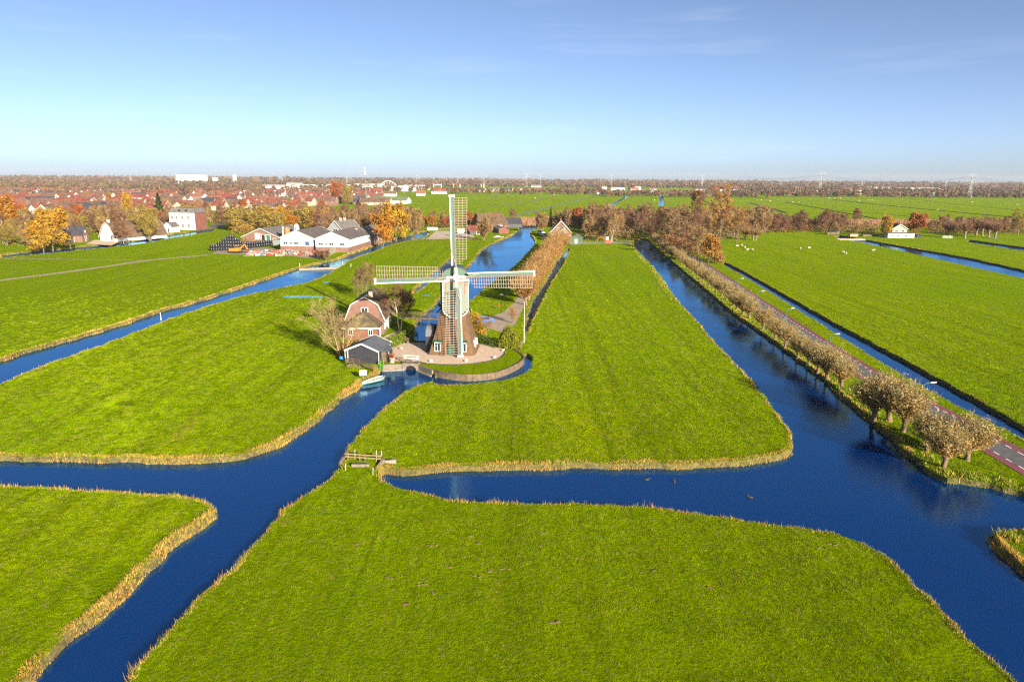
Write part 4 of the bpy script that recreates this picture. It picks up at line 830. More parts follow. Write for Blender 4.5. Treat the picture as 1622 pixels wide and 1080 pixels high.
fill(PF, 34, [(BARE, C_RED, BK, 1.1), (BARE, C_PURP, BK, 1.1), (VASE, C_RED, BK, .9), (BARE, C_TAN, BKP, 1)], (7, 11), 'in the hedge beyond the right meadow', 'trees beyond the right meadow', 7, 3.5)
fill(PG, 16, [(BARE, C_TAN, BKP, 1.1), (BARE, C_BROWN, BK, 1.1)], (4, 7), 'left of the white canal cottage', 'low trees left of the white cottage', 8, 3)
fill(PH, 38, [(BARE, C_RED, BK, 1.1), (BARE, C_RED, BKP, 1.1), (VASE, C_TAN, BKP, .9)], (6, 9), 'in the hedge behind the far pollards', 'trees behind the far pollards', 9, 3.5)
fill(PI, 24, BR + [(LEAFY, C_RUST, BK, .9)], (5, 9), 'round the canal farm', 'trees round the canal farm', 10, 4)
fill(PJ, 14, BR + [(LEAFY, C_RUST, BK, 1)], (7, 11), 'in the garden behind the canal house', 'trees behind the canal house', 11, 4)
thicket(PA, 9000, 4.5, [(1.5, 1.3, .4), (1.3, 1.2, .5), (1, 1, 1)], 'golden undergrowth below the autumn trees behind the farm', 21)
thicket(PB, 16000, 4, UB, 'brown undergrowth in the belt between farm and village', 22)
thicket(PC, 9000, 4, UB, 'brown undergrowth behind the barns', 23)
thicket(PD, 16000, 3.2, UB, 'garden shrubs along the near edge of the village', 24)
thicket(PE, 20000, 5, UB[:3], 'brown undergrowth in the belt beyond the central meadow', 25)
thicket(PF, 9000, 3.6, [(1.1, .75, .7), (.9, .7, .7), (1, 1, 1)], 'reddish undergrowth beyond the right meadow', 26)
thicket(PG, 5000, 2.2, UB, 'garden shrubs left of the white cottage', 27); thicket(PH, 9000, 3.2, [(1.1, .75, .7), (1, 1, 1)], 'reddish undergrowth behind the far pollards', 28)
thicket(PI, 6000, 2.5, UB, 'shrubs round the canal farm', 29); thicket(PJ, 4000, 3, UB, 'garden shrubs behind the canal house', 30)
thicket([(1060, 396), (1140, 420), (1150, 417), (1080, 388), (1045, 378)], 5000, 3.5, [(1.3, 1, .8), (1, .8, .8)], 'brown scrub beside the far end of the road', 31)
REED = leafmat('reed_bed', (.36, .21, .13))
for po, n_, lb in (([(1190, 357), (1640, 358), (1640, 350), (1195, 351)], 9000, 'pinkish dry reed bed behind the right hedge'), ([(770, 358), (880, 358), (900, 347), (760, 348)], 4000, 'reddish dry reed bed beyond the end of the canal')):
    r = np.random.default_rng(n_); P = np.array(gp(po)); Q = np.column_stack((r.uniform(*(P[:, 0].min(), P[:, 0].max()), n_ * 2), r.uniform(P[:, 1].min(), P[:, 1].max(), n_ * 2))); Q = Q[inside(Q[:, 0], Q[:, 1], P)]
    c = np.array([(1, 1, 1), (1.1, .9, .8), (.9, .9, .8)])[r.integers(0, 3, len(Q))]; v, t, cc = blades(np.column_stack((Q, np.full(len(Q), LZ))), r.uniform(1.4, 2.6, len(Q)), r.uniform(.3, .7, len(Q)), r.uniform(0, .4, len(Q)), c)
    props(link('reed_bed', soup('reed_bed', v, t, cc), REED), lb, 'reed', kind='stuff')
# --- far woodland on the skyline: thousands of crowns, one mass
def woodland(label, boxes, seed, m):
    r = np.random.default_rng(seed); V, T, Cc = [], [], []; b = 0
    for (xa, xb, ya, yb, n, h0, h1, fl, ls) in boxes:
        x = r.uniform(xa, xb, n); y = r.uniform(ya, yb, n); hh = r.uniform(h0, h1, n) * (1 + .25 * np.array([mnoise.noise(Vector((a * .004, q * .004, seed))) for a, q in zip(x, y)])); w = hh * r.uniform(.28, .42, n)
        d = r.normal(size=(n, fl, 3)); d /= np.linalg.norm(d, axis=2, keepdims=True); d *= r.uniform(.6, 1, (n, fl, 1)); C = np.stack((x[:, None] + d[..., 0] * w[:, None] * 1.15, y[:, None] + d[..., 1] * w[:, None], LZ + hh[:, None] * (.56 + .44 * d[..., 2])), 2).reshape(-1, 3)
        v, t = flakes(C, ls, r); c = np.repeat(r.uniform(.65, 1.3, (n, 1)) * np.array([(1, 1, 1), (1.15, .85, .75), (.8, .85, .75), (1.0, 1.0, .6)])[r.integers(0, 4, n)], fl, 0); V.append(v); T.append(t + b); Cc.append(np.concatenate((c, c, c))); b += len(v)
    props(link('woodland', soup('woodland', np.concatenate(V), np.concatenate(T), np.concatenate(Cc)), m), label, 'woodland', kind='stuff')
C_WOOD = leafmat('far_wood', (.155, .105, .075))
woodland('long brown wood along the whole skyline', [(-2600, 2600, 2300, 2700, 2600, 8, 12.5, 26, 5.0), (-3400, 3400, 2900, 3600, 2600, 13, 19, 20, 7.5), (-5200, 5200, 4200, 5200, 2600, 18, 27, 16, 12)], 3, C_WOOD)
woodland('brown tree lines beyond the village on the left', [(-1100, -250, 1080, 1250, 420, 7, 11, 50, 2.6), (-1500, -200, 1400, 1800, 700, 8, 12, 40, 3.2), (-700, -330, 940, 1020, 90, 7, 10, 60, 2.2)], 4, C_WOOD)
woodland('brown tree lines beyond the far right meadows', [(330, 1500, 1250, 1500, 700, 7, 11, 40, 3.0), (500, 1600, 1600, 2000, 700, 8, 13, 34, 4.0), (150, 420, 1150, 1350, 130, 7, 12, 50, 2.6), (-150, 200, 1300, 1600, 160, 7, 11, 44, 3)], 5, C_WOOD)
# ================================================================== BUILDINGS: general maker
def roofmat(nm, c, var=.25, sc=1.2, bump=.7, freq=18):
    if nm in MATS: return MATS[nm]
    m = mat(nm, c, .8, var, sc, bump=.3, bscale=5); n, L = m.node_tree.nodes, m.node_tree.links
    b = [x for x in n if x.type == 'BSDF_PRINCIPLED'][0]; t = [x for x in n if x.type == 'TEX_COORD'][0]
    w = n.new('ShaderNodeTexWave'); w.bands_direction = 'Y'; w.inputs['Scale'].default_value = freq / 6.283; w.inputs['Distortion'].default_value = .4
    w2 = n.new('ShaderNodeTexWave'); w2.bands_direction = 'Z'; w2.inputs['Scale'].default_value = freq / 6.283 * 1.1; ad = n.new('ShaderNodeMath'); ad.operation = 'ADD'
    L.new(t.outputs['Object'], w.inputs['Vector']); L.new(t.outputs['Object'], w2.inputs['Vector']); L.new(w.outputs['Fac'], ad.inputs[0]); L.new(w2.outputs['Fac'], ad.inputs[1])
    bp = n.new('ShaderNodeBump'); bp.inputs['Strength'].default_value = bump; bp.inputs['Distance'].default_value = .06; L.new(ad.outputs[0], bp.inputs['Height']); L.new(bp.outputs[0], b.inputs['Normal']); return m
def brickmat(nm, c, c2):
    if nm in MATS: return MATS[nm]
    m = mat(nm, c, .9, .18, .8); n, L = m.node_tree.nodes, m.node_tree.links; b = [x for x in n if x.type == 'BSDF_PRINCIPLED'][0]; mx = [x for x in n if x.type == 'MIX'][0]; t = [x for x in n if x.type == 'TEX_COORD'][0]
    k = n.new('ShaderNodeTexBrick'); k.inputs['Scale'].default_value = 4.5; k.inputs['Mortar Size'].default_value = .012; k.inputs['Mortar'].default_value = (*c2, 1); L.new(mx.outputs['Result'], k.inputs['Color1']); L.new(mx.outputs['Result'], k.inputs['Color2'])
    mp = n.new('ShaderNodeMapping'); mp.inputs['Rotation'].default_value = (R(90), 0, 0); L.new(t.outputs['Object'], mp.inputs[0]); L.new(mp.outputs[0], k.inputs['Vector']); L.new(k.outputs['Color'], b.inputs['Base Color']); return m
BR_PINK = brickmat('pink_brick', (.16, .082, .062), (.19, .14, .12)); BR_RED = brickmat('red_brick', (.15, .055, .04), (.17, .11, .09)); BR_BROWN = mat('brown_brick', (.14, .09, .06), .9, .2, 1); PLASTER = mat('white_plaster', (.52, .50, .47), .85, .06, .8); CREAM = mat('cream_wall', (.33, .28, .22), .85, .1, 1)
RF_MOSS = roofmat('mossy_tiles', (.10, .08, .045), .4, .8); RF_GREY = roofmat('grey_sheet_roof', (.13, .12, .115), .2, .7); RF_DARK = roofmat('dark_tiles', (.045, .045, .055), .25, .8); RF_RED = roofmat('red_tiles', (.175, .048, .032), .35, .25); RF_ORANGE = roofmat('orange_tiles', (.19, .075, .045), .35, .25); RF_BROWN = roofmat('brown_tiles', (.115, .068, .05), .3, .3); RF_THATCH = mat('roof_thatch', (.095, .06, .036), .95, .25, .8, bump=.8, bscale=6); RF_BARN = roofmat('barn_sheets', (.10, .082, .078), .2, .5, .5, 8)
def opening(par, wall, x, z, w, h, fm=None, pm=None, name='window', bars=1, depth=.1):
    """framed window on a wall; wall=(origin, xdir, normal) in the parent's space"""
    o, xd, nr = (Vector(v) for v in wall); fm = fm or M_WHITE; pm = pm or M_GLASS; t = max(.07, min(w, h) * .10)
    def q(u, v, d): return o + xd * u + Vector((0, 0, v)) + nr * d
    def slab(mb, u0, u1, v0, v1, d0, d1): mb.add([q(u0, v0, d0), q(u1, v0, d0), q(u1, v1, d0), q(u0, v1, d0), q(u0, v0, d1), q(u1, v0, d1), q(u1, v1, d1), q(u0, v1, d1)], [(3, 2, 1, 0), (4, 5, 6, 7), (0, 1, 5, 4), (1, 2, 6, 5), (2, 3, 7, 6), (3, 0, 4, 7)])
    mb = MB(); slab(mb, x - w / 2, x - w / 2 + t, z, z + h, -.02, depth); slab(mb, x + w / 2 - t, x + w / 2, z, z + h, -.02, depth); slab(mb, x - w / 2 + t, x + w / 2 - t, z, z + t, -.02, depth); slab(mb, x - w / 2 + t, x + w / 2 - t, z + h - t, z + h, -.02, depth)
    for k in range(bars): u = x - w / 2 + w * (k + 1) / (bars + 1); slab(mb, u - t * .4, u + t * .4, z + t, z + h - t, .0, depth * .8)
    f = mb.build(name, fm, par); g = MB(); slab(g, x - w / 2 + t * .9, x + w / 2 - t * .9, z + t * .9, z + h - t * .9, -.05, .03); g.build('pane' if name == 'window' else 'leaf', pm, f); return f
def walls_of(w, l): return {'f': ((0, 0, 0), (1, 0, 0), (0, -1, 0)), 'b': ((0, l, 0), (-1, 0, 0), (0, 1, 0)), 'l': ((-w / 2, l / 2, 0), (0, -1, 0), (-1, 0, 0)), 'r': ((w / 2, l / 2, 0), (0, 1, 0), (1, 0, 0))}
def house(name, label, cat, loc, rz, w, l, eave, ridge, wm, rm, over=.35, wins=(), chim=(), trim=True, knee=None, group=None, plinth=None, par=None):
    o = par or thing(name, label, cat, loc, rz, group)
    prof = [(-w / 2, 0), (w / 2, 0), (w / 2, eave)] + ([(knee[0], knee[1] - .05)] if knee else []) + [(0, ridge - .05)] + ([(-knee[0], knee[1] - .05)] if knee else []) + [(-w / 2, eave)]
    MB().prism([(x, 0, z) for x, z in prof], (0, l, 0)).build('wall', wm, o)
    if plinth: MB().box(-w / 2 - .04, w / 2 + .04, -.04, l + .04, 0, plinth[0]).build('plinth', plinth[1], o)
    half = [(w / 2 + over, eave - over * ((knee[1] - eave) / (w / 2 - knee[0]) if knee else (ridge - eave) / (w / 2)))] + ([knee] if knee else []) + [(0, ridge)]
    line = half + [(-x, z) for x, z in half[-2::-1]]; th = .16; n = len(line); mb = MB()
    up_ = [(x, z + th) for x, z in line]; vs = [(x, -over, z) for x, z in line] + [(x, l + over, z) for x, z in line] + [(x, -over, z) for x, z in up_] + [(x, l + over, z) for x, z in up_]
    fs = [(i, i + 1, n + i + 1, n + i) for i in range(n - 1)] + [(2 * n + i, 3 * n + i, 3 * n + i + 1, 2 * n + i + 1) for i in range(n - 1)] + [(i, 2 * n + i, 2 * n + i + 1, i + 1) for i in range(n - 1)] + [(n + i, n + i + 1, 3 * n + i + 1, 3 * n + i) for i in range(n - 1)] + [(0, n, 3 * n, 2 * n), (n - 1, 3 * n - 1, 4 * n - 1, 2 * n - 1)]
    roof = mb.add(vs, fs).build('roof', rm, o)
    for (cx, cy, ch, cw, cm) in chim:
        zz = ridge - abs(cx) / (w / 2) * (ridge - eave); MB().box(cx - cw / 2, cx + cw / 2, cy - cw / 2, cy + cw / 2, zz - .5, zz + ch).box(cx - cw / 2 - .06, cx + cw / 2 + .06, cy - cw / 2 - .06, cy + cw / 2 + .06, zz + ch, zz + ch + .1).build('chimney', cm, roof)
    if trim:
        for yy in (-over - .05, l + over + .05):
            b = MB()
            for a, c in zip(line, line[1:]): b.bar((a[0], yy, a[1] + th * .4), (c[0], yy, c[1] + th * .4), .06, .26)
            b.build('bargeboard', M_WHITE, roof)
    ws = walls_of(w, l)
    for it in wins: f, x, z, ww, hh = it[:5]; opening(o, ws[f], x, z, ww, hh, **(it[5] if len(it) > 5 else {}))
    return o
DOORG = mat('green_door', (.03, .13, .08), .6, .1, 2); DOORB = mat('blue_door', (.03, .06, .14), .6, .1, 2); DOORK = mat('dark_opening', (.012, .012, .014), .9, .1, 2)
def door(m): return dict(name='door', pm=m, bars=0)

# ================================================================== MILL YARD
yard_out = [(536, 566), (546, 572), (553, 576.5), (597, 578), (607, 577.5), (640, 576), (663, 577), (687, 586), (702, 590.5), (735.5, 594.5), (769, 593), (791, 589), (813, 580), (828, 571), (830.5, 565.5), (824, 559), (813, 553), (790, 541), (760, 533), (725, 531), (692, 541), (651, 541), (648, 524), (634, 514), (606, 503), (548, 506), (534, 530)]
YW = [G(x, y, YZ) for x, y in yard_out]
ci_ = [Vector(p) for p in YW]
def arc(pts, it=2): return smooth_poly(pts, it, False)
curve = arc([G(x, y, YZ) for x, y in [(687, 586), (702, 590.5), (735.5, 594.5), (769, 593), (791, 589), (813, 580), (828, 571), (830.5, 565.5), (824, 559), (813, 553)]])
front = YW[:7]; yardpoly = front + curve + YW[17:]
sheet('mill_yard', yardpoly, YZ, M_GRASS, 0, 'structure', 1.3)
sheet('gravel_yard', resample(gp([(612, 572), (617, 562), (624, 548), (629, 541.5), (652, 543), (692, 543), (725, 534), (761, 543), (790, 546), (802, 558), (788, 569), (738, 577), (680, 576.5), (664, 573), (640, 572)], YZ), True, 0, 2), YZ + .012, M_GRAVEL)
sheet('path', gp([(599, 540), (612, 531), (634, 524), (646, 534), (630, 541), (617, 560)], YZ), YZ + .007, M_GRAVEL)
# dark timber edging of the gravel
eg = arc(gp([(664, 573.5), (680, 577.5), (738, 578), (789, 570), (803, 558), (791, 545)], YZ), 1); eb = MB()
for a, b in zip(eg, eg[1:]): eb.bar((*a, YZ + .05), (*b, YZ + .05), .08, .14)
props(eb.build('edging', M_TAR), 'dark timber edging round the mill gravel', 'edging')
# curved plank retaining wall
M_PLANK = mat('weathered_plank', (.115, .085, .055), .9, .3, 1.5, bump=.5, bscale=7); M_CONCP = mat('pale_concrete', (.24, .20, .165), .9, .15, 1.2, bump=.3, bscale=5)
rw = thing('retaining_wall', 'long curved plank retaining wall round the mill yard', 'wall', (*curve[0], 0))
c3 = resample(curve, False, 0, 1, 0, .62, .62)
for a, b in zip(c3, c3[1:]):
    A_, B_ = Vector(a), Vector(b); t = (B_ - A_).normalized(); nr = Vector((t.y, -t.x)); mb = MB(); g = .01
    P0 = A_ + t * g + nr * .02 - Vector(curve[0]); P1 = B_ - t * g + nr * .02 - Vector(curve[0]); d = random.uniform(.05, .08)
    mb.add([(*P0, -.3), (*P1, -.3), (*P1, YZ), (*P0, YZ), (*(P0 + nr * d), -.3), (*(P1 + nr * d), -.3), (*(P1 + nr * d), YZ), (*(P0 + nr * d), YZ)], [(0, 3, 2, 1), (4, 5, 6, 7), (0, 1, 5, 4), (1, 2, 6, 5), (2, 3, 7, 6), (3, 0, 4, 7)]).build('plank', M_PLANK, rw)
cb = MB()
for a, b in zip(curve, curve[1:]): cb.bar((a[0] - curve[0][0], a[1] - curve[0][1], YZ + .06), (b[0] - curve[0][0], b[1] - curve[0][1], YZ + .06), .34, .12)
cb.build('coping', M_PLANK, rw)
# quay with the culvert arch
q0, q1, q2, q3 = (Vector(G(x, y, YZ)) for x, y in ((606, 577.5), (639, 576), (664, 577.5), (687, 586)))
quay = thing('quay_wall', 'weathered concrete quay wall with an arched culvert below the mill yard', 'wall', (q1.x, q1.y, 0))
def qp(p, z): return (p.x - q1.x, p.y - q1.y, z)
def wallseg(a, b, z0, z1, th, name, m, off=0):
    t = (b - a).normalized(); nr = Vector((t.y, -t.x)); a2, b2 = a + nr * off, b + nr * off
    return MB().add([qp(a2, z0), qp(b2, z0), qp(b2 + nr * th, z0), qp(a2 + nr * th, z0), qp(a2, z1), qp(b2, z1), qp(b2 + nr * th, z1), qp(a2 + nr * th, z1)], [(3, 2, 1, 0), (4, 5, 6, 7), (0, 1, 5, 4), (1, 2, 6, 5), (2, 3, 7, 6), (3, 0, 4, 7)]).build(name, m, quay)
def lower(v): return v
for a, b, nm in ((q0, q1, 'left_wing'), (q2, q3, 'right_wing')):
    wallseg(a, b, -.4, YZ + .05, .35, nm, M_CONC); wallseg(a, b, -.4, .16, .3, 'footing', M_CONCP, .353)
t = (q2 - q1).normalized(); nr = Vector((t.y, -t.x)); Wd = (q2 - q1).length; r_ = Wd * .36; cx_ = Wd * .52; zb = -.2
pts = [(0, -.4), (cx_ - r_, -.4), (cx_ - r_, zb + .15)] + [(cx_ - r_ * math.cos(math.pi * i / 12), zb + .15 + r_ * .95 * math.sin(math.pi * i / 12)) for i in range(1, 12)] + [(cx_ + r_, zb + .15), (cx_ + r_, -.4), (Wd, -.4), (Wd, YZ + .28), (0, YZ + .28)]
loc3 = lambda u, z, d: qp(q1 + t * u + nr * d, z)
MB().prism([loc3(u, z, .55) for u, z in pts], Vector((*(-nr * 1.2), 0))).build('culvert_arch', M_CONC, quay)
MB().prism([loc3(u, z, .12) for u, z in ((0, -.4), (Wd, -.4), (Wd, YZ - .05), (0, YZ - .05))], Vector((*(-nr * .05), 0))).build('tunnel_shade_plate', DOORK, quay)  # flat near-black plate paints the shade inside the culvert
# sluice frame above the arch
sl_ = thing('sluice_frame', 'white sluice frame with green posts above the culvert arch', 'sluice', (*(q1 + t * cx_), YZ + .28), math.atan2(t.y, t.x))
for sx in (-1, 1): MB().box(sx * .95 - .07, sx * .95 + .07, -.1, .04, .0, .5).build('post_base', M_GREEN, sl_); MB().box(sx * .95 - .07, sx * .95 + .07, -.1, .04, .503, 1.05).build('post', M_WHITE, sl_)
for z in (.62, 1.06): MB().box(-1.35, 1.35, -.06, .0, z, z + .14).build('rail', M_WHITE, sl_)
# things standing on the yard
for i, (px, py, lb) in enumerate(((683, 573, 'left of the sail tip'), (738, 572.5, 'right of the hanging sail tip'), (783, 567.5, 'at the right front corner of the gravel'), (797, 556, 'at the far right corner of the gravel'), (785, 546.5, 'at the right back edge of the gravel'), (772, 541, 'on the grass behind the gravel'), (635, 553, 'on the gravel left of the wheel housing'))):
    s_ = thing('spotlight', 'small white ground spotlight ' + lb, 'spotlight', (*G(px, py, YZ), YZ + .014), i * .4, 'ground spotlights round the mill'); MB().box(-.28, .28, -.2, .2, 0, .12).build('foot', M_CONCP, s_); MB().add([(-.22, -.2, .123), (.22, -.2, .123), (.22, .16, .123), (-.22, .16, .123), (-.22, -.12, .38), (.22, -.12, .38), (.22, .16, .30), (-.22, .16, .30)], [(3, 2, 1, 0), (4, 5, 6, 7), (0, 1, 5, 4), (1, 2, 6, 5), (2, 3, 7, 6), (3, 0, 4, 7)]).build('lamp_head', M_WHITE, s_)
fp = thing('flagpole', 'tall thin white flagpole beside the round evergreen shrub', 'flagpole', (*G(830, 543), LZ)); MB().tube((0, 0, -.3), (0, 0, 7.4), .075, .04, 8).build('pole', M_WHITE, fp); MB().lathe([(.02, 7.4), (.09, 7.46), (.09, 7.54), (.02, 7.6)], 8).build('knob', M_WHITE, fp)
fn = thing('plank_fence', 'short grey plank fence at the foot of the flagpole', 'fence', (*G(824, 553), LZ)); d_ = Vector(G(833, 538)) - Vector(G(824, 553))
for k in range(8): p = d_ * (k / 7); MB().bar((p.x, p.y, -.1), (p.x, p.y, .95 + .05 * (k % 2)), .12, .04).build('plank', M_PLANK, fn)
MB().bar((0, .05, .7), (d_.x, d_.y + .05, .7), .05, .09).build('rail', M_PLANK, fn)
pl_ = thing('stone_planter', 'round pale stone planter with rusty plants on the quay', 'planter', (*G(621, 574.5, YZ), YZ)); MB().lathe([(.38, 0), (.42, .1), (.36, .3), (.46, .85), (.46, .92)], 12).build('pot', M_CONCP, pl_); 
v, tt = flakes(np.random.default_rng(5).normal(size=(160, 3)) * (.28, .28, .2) + (0, 0, 1.15), .2, np.random.default_rng(6)); link('plants', soup('plants', v, tt, np.ones((len(v), 3))), C_RUST, pl_)
wp = thing('signal_post', 'white post with a crossarm between shed and gravel', 'post', (*G(616, 562, YZ), YZ), R(5)); MB().box(-.09, .09, -.09, .09, 0, 2.25).build('post', M_WHITE, wp); MB().box(-1.35, .3, -.07, .07, 1.7, 1.86).build('crossarm', M_WHITE, wp); MB().bar((.0, 0, 2.0), (.45, 0, 2.45), .1, .1).build('brace', M_WHITE, wp)
LG = mat('light_green_paint', (.03, .25, .02), .5, .1, 2)
ld = thing('step_ladder', 'bright green step ladder standing on the quay corner', 'ladder', (*G(604.5, 588, .3), .25), R(-8))
for sx in (-1, 1): MB().bar((sx * .28, .0, 0), (sx * .24, .45, 1.75), .07, .07).build('stile', LG, ld)
for k in range(4): MB().box(-.24, .24, .1 + k * .1 - .06, .1 + k * .1 + .1, .3 + k * .38, .36 + k * .38).build('step', LG, ld)
sg = thing('information_board', 'white information board on a leaning post by the boat', 'sign', (*G(575, 602, .5), .4), R(12)); MB().bar((0, 0, 0), (.1, .1, 1.1), .08, .08).build('post', M_STOCK, sg); MB().add([(-.45, -.12, .85), (.55, -.12, .85), (.55, .32, 1.55), (-.45, .32, 1.55), (-.45, -.08, .82), (.55, -.08, .82), (.55, .36, 1.52), (-.45, .36, 1.52)], [(0, 1, 2, 3), (7, 6, 5, 4), (0, 4, 5, 1), (1, 5, 6, 2), (2, 6, 7, 3), (3, 7, 4, 0)]).build('board', M_WHITE, sg)
# rowing boat
b0, b1 = Vector(G(573, 609, .1)), Vector(G(608, 600, .1)); bt = thing('rowing_boat', 'small white and green rowing boat moored on the bank', 'boat', (*((b0 + b1) / 2), .02), math.atan2((b1 - b0).y, (b1 - b0).x)); bl_ = (b1 - b0).length
secs = []; ns = 9
for i in range(ns):
    u = i / (ns - 1); x = -bl_ / 2 + bl_ * u; w = .62 * math.sin(math.pi * min(1, .22 + .78 * (1 - u))) ** .7 * (1 if u < .9 else .4); h = .38 + .16 * u ** 2; secs.append([(x, -w, h), (x, -w * .8, .1), (x, 0, -.08), (x, w * .8, .1), (x, w, h)])
hv = [p for s_ in secs for p in s_]; hb = MB(); hb.add(hv, [(i * 5 + j, i * 5 + j + 1, i * 5 + j + 6, i * 5 + j + 5) for i in range(ns - 1) for j in range(4)] + [(0, 1, 2, 3, 4), tuple(range(5 * ns - 1, 5 * ns - 6, -1))]); hull = hb.build('hull', mat('boat_green', (.12, .22, .16), .5, .1, 2), bt)
gl = MB()
for i in range(ns - 1):
    for j in (0, 4): gl.bar(secs[i][j], secs[i + 1][j], .09, .06)
gl.build('gunwale', M_WHITE, bt)
for u in (.2, .45, .72): i = int(u * (ns - 1)); w = abs(secs[i][0][1]) - .05; x = secs[i][0][0]; MB().box(x - .22, x + .22, -w, w, .26, .31).build('thwart', M_WHITE, bt)
# railing and steps left of the quay
rl = thing('wooden_railing', 'dark wooden railing stepping down beside the black shed', 'railing', (*G(549, 575, YZ), YZ)); o3 = Vector((*G(549, 575, YZ), YZ)); rp3 = [Vector((*G(549, 576, YZ), YZ)), Vector((*G(560, 577, YZ), YZ)), Vector((*G(570, 579, YZ), YZ)), Vector((*G(592, 590, .5), .5))]
for p in rp3: MB().bar(p - o3, p - o3 + Vector((0, 0, 1.0)), .1, .1).build('post', M_PLANK, rl)
for z in (.35, .62, .92):
    b = MB()
    for a, c in zip(rp3, rp3[1:]): b.bar(a - o3 + Vector((0, -.06, z)), c - o3 + Vector((0, -.06, z)), .05, .12)
    b.build('rail', M_PLANK, rl)
bw = thing('bank_boarding', 'row of pale boards shoring the bank below the black shed', 'wall', (*G(549, 577, YZ), 0)); f0, f1 = Vector(G(547, 577, YZ)), Vector(G(606, 579.5, YZ)); n_ = 14
for k in range(n_): a = f0.lerp(f1, k / n_) - f0; b = f0.lerp(f1, (k + .96) / n_) - f0; MB().add([(a.x, a.y - .08, -.2), (b.x, b.y - .08, -.2), (b.x, b.y, -.2), (a.x, a.y, -.2), (a.x, a.y - .08, YZ), (b.x, b.y - .08, YZ), (b.x, b.y, YZ), (a.x, a.y, YZ)], [(3, 2, 1, 0), (4, 5, 6, 7), (0, 1, 5, 4), (1, 2, 6, 5), (2, 3, 7, 6), (3, 0, 4, 7)]).build('board', M_PLANK, bw)
bc = thing('blue_crate', 'small bright blue crate left of the black shed', 'crate', (*G(543, 568, YZ), YZ), .3); BL = mat('blue_plastic', (.03, .22, .55), .4, .1, 2); MB().box(-.5, .5, -.35, .35, 0, .35).build('body', BL, bc); MB().box(-.54, .54, -.39, .39, .353, .42).build('lid', BL, bc)
be = thing('garden_bench', 'dark garden bench at the back of the gravel, beside the clipped hedge', 'bench', (*G(641, 543, YZ), YZ), R(-30)); MB().box(-.8, .8, -.22, .22, .42, .48).build('seat', M_PLANK, be); MB().bar((0, .26, .5), (0, .34, .95), 1.6, .05).build('backrest', M_PLANK, be)
for sx in (-.7, .7): MB().box(sx - .05, sx + .05, -.2, .24, 0, .417).build('leg', M_STOCK, be)
# ---------------- brick house
hx, hy = Vector(G(546, 538, YZ)), Vector(G(599, 537, YZ)); hc = (hx + hy) / 2; HR = R(1.5)
def hz(px, py, y): return ATY(px, py, y).z - YZ
e1 = hz(572, 519.5, hc.y); pk = hz(583, 494, hc.y + 2.6); me_ = hz(584, 504, hc.y + 4.2); mk = hz(583, 483, hc.y + 4.2); mr = hz(582.5, 471, hc.y + 4.2)
hs = thing('brick_house', 'pink brick house with a mossy gambrel roof beside the windmill', 'house', (hc.x, hc.y, YZ), HR)
w1, w2 = (hy - hx).length, 7.0
MB().box(-w1 / 2, w1 / 2, 0, 4.2, 0, e1).build('front_wall', BR_RED, hs)
ov = .35; rb_ = MB(); y1 = 4.4
rb_.add([(-w1 / 2 - ov, -ov, e1 - .05), (w1 / 2 + ov, -ov, e1 - .05), (w1 / 2 + ov, y1, e1 - .05), (-w1 / 2 - ov, y1, e1 - .05), (-.15, 2.5, pk), (.15, y1, pk), (-w1 / 2 - ov, -ov, e1 + .12), (w1 / 2 + ov, -ov, e1 + .12), (w1 / 2 + ov, y1, e1 + .12), (-w1 / 2 - ov, y1, e1 + .12)], [(0, 1, 2, 3), (6, 7, 4), (7, 8, 5, 4), (9, 6, 4, 5), (0, 6, 9, 3), (0, 1, 7, 6), (1, 2, 8, 7), (3, 9, 5, 8, 2)])
er = rb_.build('front_roof', RF_MOSS, hs); MB().box(-w1 / 2 - ov - .08, w1 / 2 + ov + .08, -ov - .09, -ov - .003, e1 - .1, e1 + .1).build('gutter', M_WHITE, er)
kx = .70 * w2 / 2
knee = (kx, mk)
sub = thing('main', None, None, (0, 4.2, 0)); sub.parent = hs
bpy.data.objects.remove(sub)
prof = [(-w2 / 2, 0), (w2 / 2, 0), (w2 / 2, me_), (kx, mk), (0, mr), (-kx, mk), (-w2 / 2, me_)]; DL = 10.5
MB().prism([(x, 4.21, z) for x, z in prof], (0, DL, 0)).build('wall', BR_PINK, hs)
line = [(w2 / 2 + .3, me_ - .45), (kx + .08, mk + .05), (0, mr + .08), (-kx - .08, mk + .05), (-w2 / 2 - .3, me_ - .45)]; mb = MB()
for a, c in zip(line, line[1:]): mb.add([(a[0], 4.0, a[1]), (c[0], 4.0, c[1]), (c[0], 4.2 + DL + .3, c[1]), (a[0], 4.2 + DL + .3, a[1]), (a[0] * 1.03, 4.0, a[1] + .18), (c[0] * 1.03, 4.0, c[1] + .18), (c[0] * 1.03, 4.2 + DL + .3, c[1] + .18), (a[0] * 1.03, 4.2 + DL + .3, a[1] + .18)], [(3, 2, 1, 0), (4, 5, 6, 7), (0, 1, 5, 4), (1, 2, 6, 5), (2, 3, 7, 6), (3, 0, 4, 7)])
mrf = mb.build('roof', RF_MOSS, hs)
b = MB()
for a, c in zip(line, line[1:]): b.bar((a[0], 3.94, a[1] + .02), (c[0], 3.94, c[1] + .02), .1, .2)
b.build('bargeboard', M_WHITE, mrf); MB().box(w2 / 2 + .32, w2 / 2 + .48, 4.0, 4.4 + DL, me_ - .62, me_ - .46).build('gutter', M_WHITE, mrf)
MB().box(.45, 1.15, 6.6, 7.3, mr - .6, mr + .75).build('chimney', CREAM, mrf); MB().lathe([(.32, mr + .75), (.32, mr + 1.05), (.2, mr + 1.1), (.2, mr + 1.5), (.3, mr + 1.55)], 8, (.8, 6.95, 0)).build('chimney_pot', M_TAR, mrf)
